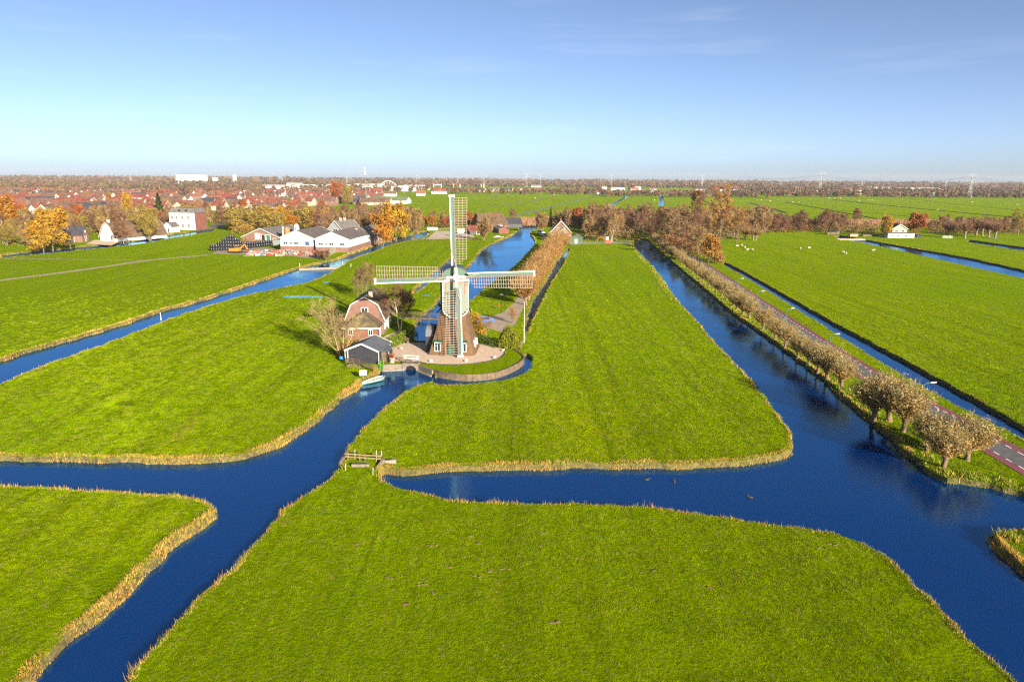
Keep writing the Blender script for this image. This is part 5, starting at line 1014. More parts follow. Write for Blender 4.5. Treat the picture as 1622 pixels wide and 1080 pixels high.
WF = ((0, 4.21, 0), (1, 0, 0), (0, -1, 0)); opening(hs, WF, 0, me_ + .75, 1.35, 1.3, bars=1)
W0 = ((0, 0, 0), (1, 0, 0), (0, -1, 0)); opening(hs, W0, -1.9, .75, .85, 1.05); opening(hs, W0, 1.7, .75, .85, 1.05)
WR = ((w2 / 2, 4.21, 0), (0, 1, 0), (1, 0, 0))
for y in (1.2, 3.6, 8.2): opening(hs, WR, y, .8, 1.0, 1.35)
opening(hs, WR, 6.0, .05, 1.0, 2.1, name='door', pm=DOORG, bars=0); WE = ((w1 / 2, 0, 0), (0, 1, 0), (1, 0, 0)); opening(hs, WE, 2.6, .1, .9, 1.9, name='door', pm=M_WHITE, bars=0)
# ---------------- black shed
s0, s1 = Vector(G(552.5, 575, YZ)), Vector(G(597, 575, YZ)); sc_ = (s0 + s1) / 2; sw = (s1 - s0).length + .5
se = hz(598, 554.5, sc_.y); sr_ = hz(575, 544.5, sc_.y)
a0, a1 = Vector(G(575, 544, YZ + sr_)), Vector(G(588, 536.5, YZ + sr_)); SRZ = math.atan2((a1 - a0).y, (a1 - a0).x) - math.pi / 2
SRZ = max(-.16, min(.16, SRZ)); RF_BLUE = roofmat('blue_grey_felt', (.075, .085, .105), .15, .8, .2)
sh = house('black_shed', 'black boarded shed with blue grey gable roof and white bargeboards', 'shed', (sc_.x, sc_.y, YZ), SRZ, sw, 5.6, se, sr_, M_TAR, RF_BLUE, .4)
for k in range(9):
    z0 = .05 + k * .28; hwid = sw / 2 if z0 + .26 < se else sw / 2 * (1 - (z0 + .3 - se) / (sr_ - se + .01))
    if hwid > .3: MB().add([(-hwid, -.075, z0), (hwid, -.075, z0), (hwid, -.03, z0 + .26), (-hwid, -.03, z0 + .26), (-hwid, 0.001, z0), (hwid, .001, z0), (hwid, .001, z0 + .26), (-hwid, .001, z0 + .26)], [(0, 1, 2, 3), (7, 6, 5, 4), (0, 4, 5, 1), (1, 5, 6, 2), (2, 6, 7, 3), (3, 7, 4, 0)]).build('board', M_TAR, sh)
for sx in (-1, 1): MB().tube((sx * (sw / 2 + .32), -.3, 0), (sx * (sw / 2 + .32), -.3, se - .2), .05, n=8).build('downpipe', M_WHITE, sh)
MB().box(-sw / 2 - .05, -sw / 2 + .12, -.16, -.08, 0, se).build('corner_post', M_WHITE, sh)
lt = thing('lean_to', 'small dark lean-to store at the right of the black shed', 'shed', (*G(609.5, 573, YZ), YZ), SRZ); MB().box(-.75, .75, 0, 1.8, 0, 1.75).build('wall', M_TAR, lt); MB().add([(-.85, -.15, 1.78), (.85, -.15, 1.78), (.85, 2.0, 2.2), (-.85, 2.0, 2.2), (-.85, -.15, 1.88), (.85, -.15, 1.88), (.85, 2.0, 2.3), (-.85, 2.0, 2.3)], [(3, 2, 1, 0), (4, 5, 6, 7), (0, 1, 5, 4), (1, 2, 6, 5), (2, 3, 7, 6), (3, 0, 4, 7)]).build('roof', RF_BLUE, lt); MB().box(-.5, .3, -.05, .0, .05, 1.65).build('door', M_PLANK, lt); MB().tube((.8, -.2, .0), (.8, -.2, 1.75), .045, n=7).build('downpipe', M_WHITE, lt)
# ---------------- footbridge over the mill canal
p0, p1 = Vector(G(642, 504)), Vector(G(694, 506)); fb = thing('footbridge', 'low wooden footbridge over the canal behind the mill', 'bridge', (*p0, LZ), math.atan2((p1 - p0).y, (p1 - p0).x)); L_ = (p1 - p0).length
for k in range(int(L_ / .3)): MB().box(k * .3, k * .3 + .27, -.6, .6, .25, .31).build('plank', M_PLANK, fb)
for sy in (-.62, .62):
    MB().box(-.2, L_ + .2, sy - .05, sy + .05, .08, .248).build('beam', M_PLANK, fb); MB().box(-.2, L_ + .2, sy - .04, sy + .04, 1.15, 1.23).build('rail', M_PLANK, fb)
    for k in range(5): MB().box(L_ * k / 4 - .05, L_ * k / 4 + .05, sy + (.053 if sy > 0 else -.12), sy + (.12 if sy > 0 else -.053), -.6 if 0 < k < 4 else 0, 1.148).build('post', M_PLANK, fb)
# mooring posts in the mill canal
for i, (px, py) in enumerate(((684, 521), (687, 519), (661, 532))): props(MB().tube((0, 0, -.5), (0, 0, .75), .09, .08, 7).tube((0, 0, .75), (0, 0, .8), .1, .02, 7).build('mooring_post', M_TAR, None, False, (*G(px, py, 0), 0)), 'dark mooring post in the mill canal, %s from the right' % ORD[(2, 1, 3)[i]], 'post', 'mooring posts behind the mill')
# ---------------- culvert dam between the two meadows
dm0 = Vector(G(575, 735, LZ)); dam = thing('field_culvert', 'concrete field culvert with a wooden railing between two meadows', 'culvert', (*dm0, 0))
def dp(px, py, z): g = G(px, py, z); return Vector((g[0] - dm0.x, g[1] - dm0.y, z))
def slabw(pts, d, nm, m): MB().prism(pts, d).build(nm, m, dam)
w_a, w_b, w_c = dp(592, 752, .0), dp(605, 731, .75), dp(627, 733, .7)
slabw([dp(557, 746, .1), dp(585, 746, .1), dp(585, 746, .1) + Vector((0, 0, .75)), dp(557, 746, .1) + Vector((0, 0, .75))], (0, .3, 0), 'headwall', M_CONC)
slabw([Vector((w_a.x, w_a.y, -.3)), Vector((w_b.x, w_b.y, -.3)), Vector((w_b.x, w_b.y, 1.0)), Vector((w_a.x, w_a.y, .55))], (.28, .1, 0), 'wing_wall', M_CONC)
slabw([Vector((w_b.x + .3, w_b.y, -.3)), Vector((w_c.x, w_c.y, -.3)), Vector((w_c.x, w_c.y, 1.05)), Vector((w_b.x + .3, w_b.y, .85))], (0, .28, 0), 'wing_wall', M_CONCP)
slabw([dp(541, 742, 0), dp(552, 727, 0), dp(552, 727, 0) + Vector((0, 0, .95)), dp(541, 742, 0) + Vector((0, 0, .7))], (-.25, 0, 0), 'wing_wall', M_CONC)
for px, py in ((552, 729), (570, 731), (578.5, 731.5), (603, 733)): p = dp(px, py, LZ); MB().bar(p, p + Vector((0, 0, .95)), .13, .1).build('post', M_PLANK, dam)
for z in (.5, .82): a, b = dp(547, 729, LZ) + Vector((0, -.1, z)), dp(604, 733, LZ) + Vector((0, -.1, z)); MB().bar(a, b, .05, .13).build('rail', mat('yellowed_rail', (.20, .15, .065), .85, .2, 2), dam)
for i, (px, py, hh) in enumerate(((562, 727, 1.05), (596, 730, 1.2), (547, 745, .75), (590.5, 752, .75), (604, 722, .6))): props(MB().tube((0, 0, -.2), (.05, 0, hh), .045, .04, 7).tube((.05, 0, hh), (.05, 0, hh + .03), .05, .05, 7).build('marker_post', mat('galvanised_post', (.32, .32, .32), .5, .1, 2), None, False, (*G(px, py, LZ), LZ)), 'thin pale marker post at the field culvert, %s' % ('left of the railing middle', 'tallest, near the railing right end', 'below its left end', 'in front of the concrete wings', 'short one in the grass behind')[i], 'post')
# ---------------- parked car, signs
def car(name, label, loc, rz, paint, van=False, L_=4.2, Wc=1.75, Hc=1.5):
    o = thing(name, label, 'car', loc, rz); hw_ = Wc / 2; hh = Hc if not van else Hc * 1.3
    pr = [(-L_ / 2, .35), (L_ / 2, .35), (L_ / 2, .75), (L_ / 2 - .12, .82), (L_ * .27, .95), (-L_ / 2 + .1, .98), (-L_ / 2, .8)]; MB().prism([(x, -hw_, z) for x, z in pr], (0, Wc, 0)).build('body', paint, o)
    cp_ = [(-L_ * .46, .98), (L_ * .27, .95), (L_ * .12, hh - .05), (-L_ * .38, hh - .05)]; MB().prism([(x, -hw_ * .88, z) for x, z in cp_], (0, Wc * .88, 0)).build('glasshouse', M_GLASS, o)
    MB().box(-L_ * .39, L_ * .13, -hw_ * .87, hw_ * .87, hh - .05, hh + .02).build('roof', paint, o)
    for x in (-L_ * .31, L_ * .31):
        for y in (-hw_, hw_): w_ = MB().tube((x, y - .1, .32), (x, y + .1, .32), .32, n=12).build('wheel', M_TAR, o); MB().tube((x, y - .115, .32), (x, y + .115, .32), .18, n=10).build('rim', M_STOCK, w_)
    for y in (-hw_ * .7, hw_ * .7): MB().box(L_ / 2 - .003, L_ / 2 + .03, y - .16, y + .16, .6, .74).build('headlight', M_WHITE, o); MB().box(-L_ / 2 - .03, -L_ / 2 + .003, y - .12, y + .12, .62, .82).build('tail_light', C_REDP, o)
    return o
C_REDP = mat('red_plastic', (.5, .02, .02), .35, .1, 2); CP = {k: mat(k + '_car_paint', c, .25, .04, 2, spec=.6, coat=.5) for k, c in dict(blue=(.02, .13, .45), white=(.7, .7, .68), grey=(.12, .12, .13), silver=(.45, .45, .46)).items()}
car('parked_car', 'blue car parked beside the bare fruit tree behind the mill', (*G(766, 512), LZ + .013), R(35), CP['blue'])
t1 = thing('traffic_sign', 'small white sign on a post in the canal bank grass', 'sign', (*G(794.5, 475), LZ)); MB().tube((0, 0, 0), (0, 0, 1.5), .04, n=7).build('post', M_STOCK, t1); MB().box(-.4, .4, -.06, -.02, 1.1, 1.55).build('board', M_WHITE, t1)
t2 = thing('red_post', 'short grey post with a red head beside the gravel path', 'post', (*G(790.5, 490), LZ)); MB().tube((0, 0, 0), (0, 0, .8), .07, n=7).build('post', M_STOCK, t2); MB().box(-.16, .2, -.12, .12, .8, 1.25).build('head', C_REDP, t2)
# ================================================================== FARM BEHIND THE LEFT CHANNEL
def rzdir(d): return math.atan2(d.y, d.x) - math.pi / 2
Q, S_ = Vector(G(552.5, 400)), Vector(G(582, 390.5)); ax = (S_ - Q).normalized(); pr = Vector((ax.y, -ax.x))       # barn axis and its right-hand side
FRZ = rzdir(ax)
def farmloc(o, w): return (*(o - pr * w / 2), LZ)
PB_ = (2.0, BR_PINK); SH = [(-4.6, 2.7, 1.9, 1.0), (-2.3, 2.7, 1.0, 1.0), (-.2, 2.7, 1.9, 1.0)]
house('barn', 'white walled barn with dark roof nearest the channel, with a row of small side windows', 'barn', farmloc(Q, 13.5), FRZ, 13.5, 30, 5.2, 7.9, PLASTER, RF_BARN, .4, [('f', x, z, w, h) for x, z, w, h in SH] + [('f', 4.2, 2.7, 2.0, 1.0)] + [('r', -12 + 3.1 * k, 2.3, 1.3, 1.1) for k in range(8)], plinth=PB_)
QA = Q - pr * 15.2 + ax * 1.5
house('barn', 'white walled barn with dark roof, left of the one by the channel', 'barn', farmloc(QA, 13.5), FRZ, 13.5, 26, 5.4, 8.2, PLASTER, RF_BARN, .4, [('f', x, z, w, h) for x, z, w, h in SH] + [('f', 4.4, 2.2, 2.1, 1.9, door(DOORB))], plinth=PB_)
house('barn', 'pink brick barn with grey tiled roof at the right end of the farm', 'barn', farmloc(Vector(G(583, 390.5)) + ax * .6 - pr * .3, 10), FRZ, 10, 27, 3.6, 7.6, BR_PINK, RF_GREY, .4, [('r', -9 + 6 * k, 1.1, 1.2, 1.2) for k in range(4)] + [('f', 1.5, 1.2, 1.2, 1.2)])
house('farmhouse', 'farmhouse with steep dark roof and two pale chimneys behind the white barns', 'house', (*(Vector(G(532, 381))), LZ), FRZ - R(18), 11, 14, 3.6, 9.2, mat('grey_boards', (.22, .24, .27), .8, .1, 1), RF_GREY, .5, [('f', 0, 4.3, 2.6, 1.1)], [(0, 4.2, 1.2, .9, CREAM), (0, 7.4, 1.2, .9, CREAM)])
house('cattle_barn', 'low brick cattle barn with a wide gable and green doors', 'barn', (*(Vector(G(414, 385.5))), LZ), FRZ - R(6), 18.5, 26, 2.7, 6.6, BR_PINK, RF_GREY, .5, [('f', 1.2, .1, 2.0, 4.0, door(DOORK)), ('f', 3.6, .1, 2.4, 3.9, door(DOORG)), ('f', 6.6, .1, 1.6, 2.4, door(DOORG)), ('f', -1.6, .1, 2.6, 4.4, door(M_WHITE))])
ls = thing('feed_silo', 'orange brown cylindrical feed silo beside the white barn', 'silo', (*G(456, 388), LZ)); MB().lathe([(1.35, .0), (1.35, 7.2), (1.2, 7.6), (.3, 8.0)], 16).build('tank', mat('silo_orange', (.24, .12, .045), .6, .1, 2), ls, True); MB().box(-1.9, -1.45, -.5, .5, 0, 8.0).build('ladder_cage', M_WHITE, ls)
ls = thing('feed_silo', 'white dome topped feed silo behind the white barn roofs', 'silo', (*G(471, 383), LZ)); MB().lathe([(1.2, 0), (1.2, 6.8), (1.05, 7.5), (.5, 8.1), (.05, 8.2)], 16).build('tank', PLASTER, ls, True); MB().box(-.15, .15, -1.4, -1.21, .3, 6.8).build('ladder', M_STOCK, ls)
# concrete panel wall
a_, b_ = Vector(G(515.5, 407.5)), Vector(G(540, 396)); pw = thing('panel_wall', 'pale concrete panel wall running up to the barn corner', 'wall', (*a_, LZ), math.atan2((b_ - a_).y, (b_ - a_).x)); L_ = (b_ - a_).length; n_ = 9
for k in range(n_): MB().box(L_ * k / n_ + .1, L_ * (k + 1) / n_ - .1, -.06, .06, 0, 2.3).build('panel', M_CONCP, pw)
for k in range(n_ + 1): MB().box(L_ * k / n_ - .1, L_ * k / n_ + .1, -.12, .12, 0, 2.5).build('post', M_CONC, pw)
# silage bales
M_BALE = mat('black_bale_wrap', (.012, .013, .018), .22, .3, 4, spec=.7, bump=.3, bscale=5)
bm_ = MB().lathe([(.5, 0), (.6, .06), (.62, .3), (.6, .6), (.62, .9), (.6, 1.14), (.5, 1.2)], 14).mesh('silage_bale', M_BALE, True)
def bale(x, y, z, lb, gr):
    o = link('silage_bale', bm_, None, None, (x, y, z)); o.rotation_euler.z = random.uniform(0, 6); props(o, lb, 'silage bale', gr)
prof_h = [2, 2, 2, 3, 3, 4, 4, 5, 5, 5, 4, 4, 3, 2]
s0 = Vector(G(335, 397.5)); s1 = Vector(G(386, 396)); dr = (s1 - s0).normalized(); nr = Vector((-dr.y, dr.x)); stp = (s1 - s0).length / 13
for k, h in enumerate(prof_h):
    for dpt in range(2):
        for z in range(max(1, h - dpt)): p = s0 + dr * stp * (k + .3 * dpt) + nr * 1.28 * dpt; bale(p.x, p.y, LZ + .01 + z * 1.2, 'black silage bale in the tall stack, %s row, layer %s, %s from the left' % (('front', 'back')[dpt], ('one', 'two', 'three', 'four', 'five')[z], ORD[k + 1]), 'bales in the tall stepped stack')
s0 = Vector(G(392, 393.5)); s1 = Vector(G(436, 389)); dr = (s1 - s0).normalized(); nr = Vector((-dr.y, dr.x)); n_ = int((s1 - s0).length / 1.27)
for k in range(n_):
    for dpt in range(2):
        for z in range(2): p = s0 + dr * 1.27 * k + nr * 1.27 * dpt; bale(p.x, p.y, LZ + .01 + z * 1.2, 'black silage bale in the long low row, %s line, %s layer, %s from the left' % (('front', 'back')[dpt], ('bottom', 'top')[z], ORD[k + 1]), 'bales in the long low row')
# container, yellow loader, scrap
gc_ = thing('container', 'grey steel container at the end of the bale row', 'container', (*G(441, 388.5), LZ), R(4)); MB().box(-2.0, 2.0, -1.2, 1.2, .1, 2.3).build('body', mat('grey_steel', (.14, .17, .17), .5, .1, 1), gc_); MB().box(2.003, 2.06, -1.1, 1.1, .2, 2.2).build('door', mat('blue_steel', (.03, .05, .16), .5, .1, 1), gc_)
M_YEL = mat('machine_yellow', (.34, .16, .02), .5, .15, 2)
ex = thing('excavator', 'old yellow tracked excavator beside the bale stack', 'excavator', (*G(374, 401), LZ), R(-8))
for y in (-1.0, 1.0): MB().prism([(-2.1, y - .28, .25), (-1.8, y - .28, 0), (1.8, y - .28, 0), (2.1, y - .28, .25), (2.1, y - .28, .65), (1.8, y - .28, .85), (-1.8, y - .28, .85), (-2.1, y - .28, .65)], (0, .56, 0)).build('track', M_TAR, ex)
MB().box(-2.3, 1.6, -1.15, 1.15, .9, 1.9).build('body', M_YEL, ex); cb_ = MB().box(.2, 1.6, -1.1, .1, 1.903, 3.2).build('cab', M_YEL, ex); MB().box(.35, 1.63, -1.13, -.0, 2.2, 2.95).build('window', M_GLASS, cb_)
MB().bar((1.4, .5, 1.7), (3.6, .5, 3.4), .4, .5).build('boom', M_YEL, ex); MB().bar((3.6, .5, 3.45), (4.6, .5, 1.5), .35, .4).build('stick', M_YEL, ex); MB().prism([(4.1, -.1, 1.5), (5.0, -.1, 1.4), (5.1, -.1, .5), (4.3, -.1, .3)], (0, 1.2, 0)).build('bucket', mat('rusty_red', (.16, .03, .03), .7, .3, 3), ex)
r = random.Random(5); sc = MB(); scm = [mat('scrap_white', (.42, .40, .38), .7, .1, 3), mat('scrap_rust', (.20, .08, .04), .8, .3, 3), mat('scrap_grey', (.16, .16, .17), .7, .2, 3), mat('scrap_tan', (.26, .20, .14), .8, .2, 3), mat('scrap_red', (.30, .05, .03), .6, .2, 3)]
for k in range(170):
    p = Vector(G(r.uniform(392, 508), r.uniform(397, 405.5))); s_ = r.uniform(.3, 1.3); h = r.uniform(.15, .9); a = r.uniform(0, 3); sc.m = r.randrange(5); c_, s2 = math.cos(a), math.sin(a); w_, d_ = s_, s_ * r.uniform(.3, 1)
    sc.prism([(p.x + u * w_ * c_ - v * d_ * s2, p.y + u * w_ * s2 + v * d_ * c_, LZ) for u, v in ((-1, -1), (1, -1), (1, 1), (-1, 1))], (r.uniform(-.2, .2), r.uniform(-.2, .2), h))
props(sc.build('scrap', scm), 'jumble of scrap, pallets and rubble in the farm yard', 'scrap', kind='stuff')
M_BLUEP = mat('blue_skip_paint', (.02, .04, .14), .5, .1, 2)
sk = thing('skip', 'dark blue skip in front of the white barn', 'skip', (*G(491, 395), LZ), R(25)); MB().prism([(-1.5, -1, 0), (1.5, -1, 0), (2.1, -1, 1.6), (-2.1, -1, 1.6)], (0, 2, 0)).build('body', M_BLUEP, sk); MB().box(-2.2, 2.2, -1.1, 1.1, 1.6, 1.7).build('rim', M_BLUEP, sk)
cr_ = thing('farm_wagon', 'dark flat farm wagon with white load before the barn', 'wagon', (*G(523, 396.5), LZ), FRZ + R(80)); MB().box(-2.4, 2.4, -1, 1, .8, .95).build('bed', M_TAR, cr_); MB().box(-.6, 1.8, -.9, .9, .953, 1.8).build('load', PLASTER, cr_)
for x in (-1.6, 1.6):
    for y in (-.95, .95): MB().tube((x, y - .12, .42), (x, y + .12, .42), .42, n=12).build('wheel', M_TAR, cr_)
for i, (px, py, t, m) in enumerate(((509, 411, 394, C_RED), (517, 412, 393, C_BROWN), (503, 408, 396, C_RED))): treep('shrub', 'twiggy brown shrub at the corner of the farm yard, %s from the left' % ORD[(2, 3, 1)[i]], 'shrub', VASE[i % 2], px, py, t, m, BKP, wx=1.3)
for i, (px, py) in enumerate(((400, 384), (388, 385), (409, 386))): treep('shrub', 'low brown bush before the cattle barn, %s from the left' % ORD[(2, 1, 3)[i]], 'shrub', BUSH[i], px, py, py - 8, C_TAN, BK, 1.6, wx=1.3)
# weir across the channel
a_, b_ = Vector(G(474, 427.5, .2)), Vector(G(538, 425, .2)); wr = thing('weir', 'low plank weir across the left channel', 'weir', (*a_, 0), math.atan2((b_ - a_).y, (b_ - a_).x)); L_ = (b_ - a_).length; n_ = 16
for k in range(n_): MB().box(L_ * k / n_ + .02, L_ * (k + 1) / n_ - .02, -.12, .12, -.4, .55).build('plank', mat('pale_plank', (.24, .16, .12), .9, .2, 2), wr)
MB().box(0, L_, -.2, .2, .55, .68).build('walkway', MATS['pale_plank'], wr)
for i, (px, py, lb) in enumerate(((255, 506, 'in the wide part of the left channel'), (475, 424, 'at the left end of the weir'), (556, 425, 'in the meadow beside the weir'), (543, 421, 'at the right end of the weir'))): props(MB().tube((0, 0, -.4), (0, 0, 1.5), .09, .08, 7).tube((0, 0, 1.5), (0, 0, 1.56), .1, .04, 7).build('marker_post', M_WHITE, None, False, (*G(px, py, .1), .1)), 'white marker post standing ' + lb, 'post')
# ================================================================== SINGLE HOUSES
d = Vector(G(145, 381.7)) - Vector(G(128, 384))
house('brick_barn', 'little brick barn with dark roof and blue door at the village edge', 'barn', (*((Vector(G(145, 381.7)) + Vector(G(128, 384))) / 2), LZ), math.atan2(d.y, d.x), 7.5, 11, 3.2, 6.8, BR_PINK, RF_DARK, .3, [('f', 0, .1, 1.8, 2.6, door(DOORB)), ('f', 0, 4.0, .9, 1.2), ('l', 1, .1, 2.6, 2.2, door(DOORG))], trim=False).rotation_euler.z += R(14)
house('thatched_farmhouse', 'long thatched farmhouse with a white front gable', 'house', (*G(171, 382), LZ), R(-28), 11.5, 26, 2.0, 8.4, PLASTER, RF_THATCH, .4, [('f', -1.6, .8, 1.0, 2.0), ('f', 1.3, .8, .9, 1.5), ('f', 3.2, .1, 1.2, 2.3, door(DOORK)), ('f', -.9, 4.2, .8, 1.7), ('f', 1.0, 4.2, .8, 1.7)], [(0, 1.2, 1.0, .9, PLASTER)], knee=(2.6, 6.9))
vl = thing('villa', 'tall white villa with grey mansard roof above the village dyke', 'house', (*G(290, 364), LZ), R(-9), None, 1.14); MB().box(-6.8, 6.8, 0, 9.5, 0, 8.2).build('wall', PLASTER, vl); MB().box(6.803, 6.9, .05, 9.45, 0, 8.15).build('side_wall', BR_RED, vl)
rf = MB().add([(-7.2, -.4, 8.2), (7.2, -.4, 8.2), (7.2, 9.9, 8.2), (-7.2, 9.9, 8.2), (-5.9, 1.1, 10.4), (5.9, 1.1, 10.4), (5.9, 8.4, 10.4), (-5.9, 8.4, 10.4)], [(0, 1, 2, 3), (4, 5, 6, 7), (0, 1, 5, 4), (1, 2, 6, 5), (2, 3, 7, 6), (3, 0, 4, 7)]).build('roof', RF_GREY, vl)
for x in (-1.2, 2.5): MB().box(x - .5, x + .5, -.1, .5, 8.9, 9.7).build('roof_window', M_GLASS, rf)
WV = ((0, 0, 0), (1, 0, 0), (0, -1, 0))
for z, hh in ((5.0, 1.7), (1.0, 2.1)):
    for x in (-5.2, -2.9, .2, 3.4): opening(vl, WV, x, z, 1.1, hh)
an = house('villa_annex', 'low white annex with flat roof edge left of the tall villa', 'house', (*G(266, 368.5), LZ), R(-9), 4.6, 7, 3.0, 5.2, PLASTER, RF_GREY, .25, [('f', .6, .1, 1.0, 2.1, door(DOORK)), ('f', -1.2, 1, .9, 1.1)])
# canal farm
house('thatched_barn', 'large pyramid roofed thatched barn of the canal farm', 'barn', (*G(755, 362), LZ), R(-62), 16, 17, 2.4, 8.8, BR_RED, RF_THATCH, .4, [('r', 3, .3, 3, 2.3, door(M_WHITE))], trim=False)
house('shed', 'dark roofed shed right of the thatched canal barn', 'shed', (*G(794, 360), LZ), R(-75), 9, 12, 2.4, 5.6, M_TAR, RF_DARK, .3, trim=False)
house('shed', 'long low grey shed with a red brick end beside the canal', 'shed', (*G(798, 370), LZ), R(12), 5.5, 17, 2.4, 3.3, BR_RED, RF_GREY, .3, [('l', 2, .3, 6, 1.9, door(DOORG))], trim=False)
house('stable', 'red roofed stable beside the sandy paddock', 'stable', (*G(741, 371), LZ), R(-70), 8, 9, 2.2, 4.6, M_TAR, RF_RED, .4, [('r', 0, .1, 1.8, 2, door(DOORK))])
tr_ = thing('horse_trailer', 'small white trailer standing beside the red roofed stable', 'trailer', (*G(731, 370.5), LZ), R(3)); MB().box(-2.1, 2.1, -.9, .9, .6, 2.5).build('body', PLASTER, tr_); MB().bar((2.1, 0, .7), (3.2, 0, .6), .12, .12).build('drawbar', M_STOCK, tr_)
for y in (-.95, .95): MB().tube((0, y - .1, .35), (0, y + .1, .35), .35, n=10).build('wheel', M_TAR, tr_)
props(MB().box(-3, 3, -.12, .12, 0, 1.6).box(-3.1, 3.1, -.2, .2, 1.6, 1.72).build('garden_wall', PLASTER, None, False, (*G(685, 365), LZ)), 'short white garden wall behind the paddock lawn', 'wall')
pb = thing('punt', 'white boat lying at the canal bank below the round willow', 'boat', (*G(789, 377, .1), .05), R(25)); MB().prism([(-3, -.7, 0), (2.4, -.7, 0), (3.2, 0, .1), (2.4, .7, 0), (-3, .7, 0)], (0, 0, .6)).build('hull', PLASTER, pb); MB().box(-1.6, .8, -.5, .5, .603, 1.1).build('cabin', PLASTER, pb)
# paddock fence
def postfence(name, label, pts, n, h, m, rails=(.5, .95), pw_=.12, boards=False):
    P = [Vector(G(*p)) for p in pts]; o0 = P[0]; f = thing(name, label, 'fence', (*o0, LZ)); seg_ = [(P[i + 1] - P[i]).length for i in range(len(P) - 1)]; tot = sum(seg_)
    def at_(s):
        for i, l in enumerate(seg_):
            if s <= l or i == len(seg_) - 1: return P[i] + (P[i + 1] - P[i]) * (s / l)
            s -= l
    pm = MB().box(-pw_ / 2, pw_ / 2, -pw_ / 2, pw_ / 2, 0, h).mesh('post', m)
    for k in range(n + 1): p = at_(tot * k / n) - o0; link('post', pm, None, f, (p.x, p.y, 0))
    for z in rails:
        for a, b in zip(P, P[1:]): MB().bar((*(a - o0), z * h), (*(b - o0), z * h), .05, .12).build('rail', m, f)
    return f
postfence('paddock_fence', 'wooden paddock fence before the sandy riding ground', [(652, 382), (690, 381), (756, 380)], 22, 1.2, M_PLANK); postfence('paddock_fence', 'wooden fence along the back of the riding ground', [(690, 365.5), (720, 364.5), (746, 364.5)], 14, 1.3, mat('pale_rail', (.22, .17, .12), .9, .2, 2))
postfence('steel_fence', 'grey steel fence along the far end of the central meadow', [(903, 388.5), (950, 387), (1000, 386.5)], 26, 1.3, mat('galvanised', (.10, .10, .10), .5, .1, 2), (.25, .6, .95), .08)
tk = thing('tractor', 'small green tractor at the left corner of the paddock', 'tractor', (*G(671, 380), LZ), R(10)); MB().box(-.3, 1.7, -.4, .4, .7, 1.4).build('bonnet', M_GREEN, tk); c_ = MB().box(-1.2, -.3, -.6, .6, .8, 1.5).build('seat_box', M_GREEN, tk); MB().bar((-1.1, 0, 1.5), (-1.1, 0, 2.4), 1.1, .06).build('roll_bar', M_GREEN, tk)
for x, rr in ((-.8, .75), (1.3, .45)):
    for y in (-.75, .75): MB().tube((x, y - .18, rr), (x, y + .18, rr), rr, n=14).build('wheel', M_TAR, tk)
# canal house and green shed
house('canal_house', 'dark roofed house with white bargeboards at the end of the coppiced row', 'house', (*G(888, 378), LZ), R(-3), 10, 11, 3.4, 8.6, BR_BROWN, RF_DARK, .5, [('f', -1.5, 4.2, 1.2, 1.3), ('f', 1.5, 4.2, 1.2, 1.3), ('f', 0, .6, 2, 1.4)], [(0, 5, 1, .8, BR_RED)])
house('canal_house', 'smaller white trimmed gable standing before the canal house', 'house', (*G(892, 384), LZ), R(-3), 7.5, 7, 2.8, 6.6, PLASTER, RF_GREY, .4, [('f', 0, 3.4, 1.1, 1.2), ('f', 1.5, .3, 1, 2, door(DOORG))])
house('garden_shed', 'green boarded shed with a white door by the steel fence', 'shed', (*G(911, 386.5), LZ), R(-12), 5.6, 7, 2.6, 4.0, mat('shed_green', (.07, .115, .075), .8, .1, 1), RF_GREY, .2, [('f', .4, .1, 1.3, 2.1, door(M_WHITE)), ('l', 0, .1, 5, 2.3, door(M_WHITE))], trim=False)
er_ = thing('mini_excavator', 'red and white mini excavator behind the steel fence', 'excavator', (*G(962, 385), LZ), R(180)); RED = mat('machine_red', (.34, .05, .02), .5, .1, 2)
for y in (-.8, .8): MB().prism([(-1.5, y - .2, .2), (-1.3, y - .2, 0), (1.3, y - .2, 0), (1.5, y - .2, .2), (1.5, y - .2, .5), (1.3, y - .2, .65), (-1.3, y - .2, .65), (-1.5, y - .2, .5)], (0, .4, 0)).build('track', RED, er_)
MB().box(-1.6, .9, -.9, .9, .7, 1.5).build('body', RED, er_); c_ = MB().box(-.5, .8, -.8, .3, 1.503, 2.9).build('cab', PLASTER, er_); MB().box(-.3, .83, -.83, .2, 1.8, 2.6).build('window', M_GLASS, c_); MB().bar((.8, 0, 1.3), (2.6, 0, 2.7), .3, .35).build('boom', RED, er_); MB().bar((2.6, 0, 2.75), (4.4, 0, 2.4), .25, .3).build('stick', RED, er_); MB().bar((4.4, 0, 2.5), (4.9, 0, .6), .3, .3).build('arm', RED, er_); MB().prism([(4.6, -.35, .6), (5.2, -.35, .6), (5.1, -.35, 0), (4.5, -.35, .1)], (0, .7, 0)).build('bucket', M_TAR, er_)
car('parked_van', 'white van parked by the canal house', (*G(857, 370.5), LZ + .01), R(30), CP['white'], True); car('parked_car', 'silver car parked by the canal house', (*G(863, 374), LZ + .01), R(20), CP['silver']); car('parked_van', 'white van parked under the trees beyond the meadow corner', (*G(1128, 374), LZ + .01), R(5), CP['white'], True, 5.2, 2.0, 1.8); car('parked_car', 'grey car parked under the trees beyond the meadow corner', (*G(1155, 373), LZ + .01), R(0), CP['grey'])
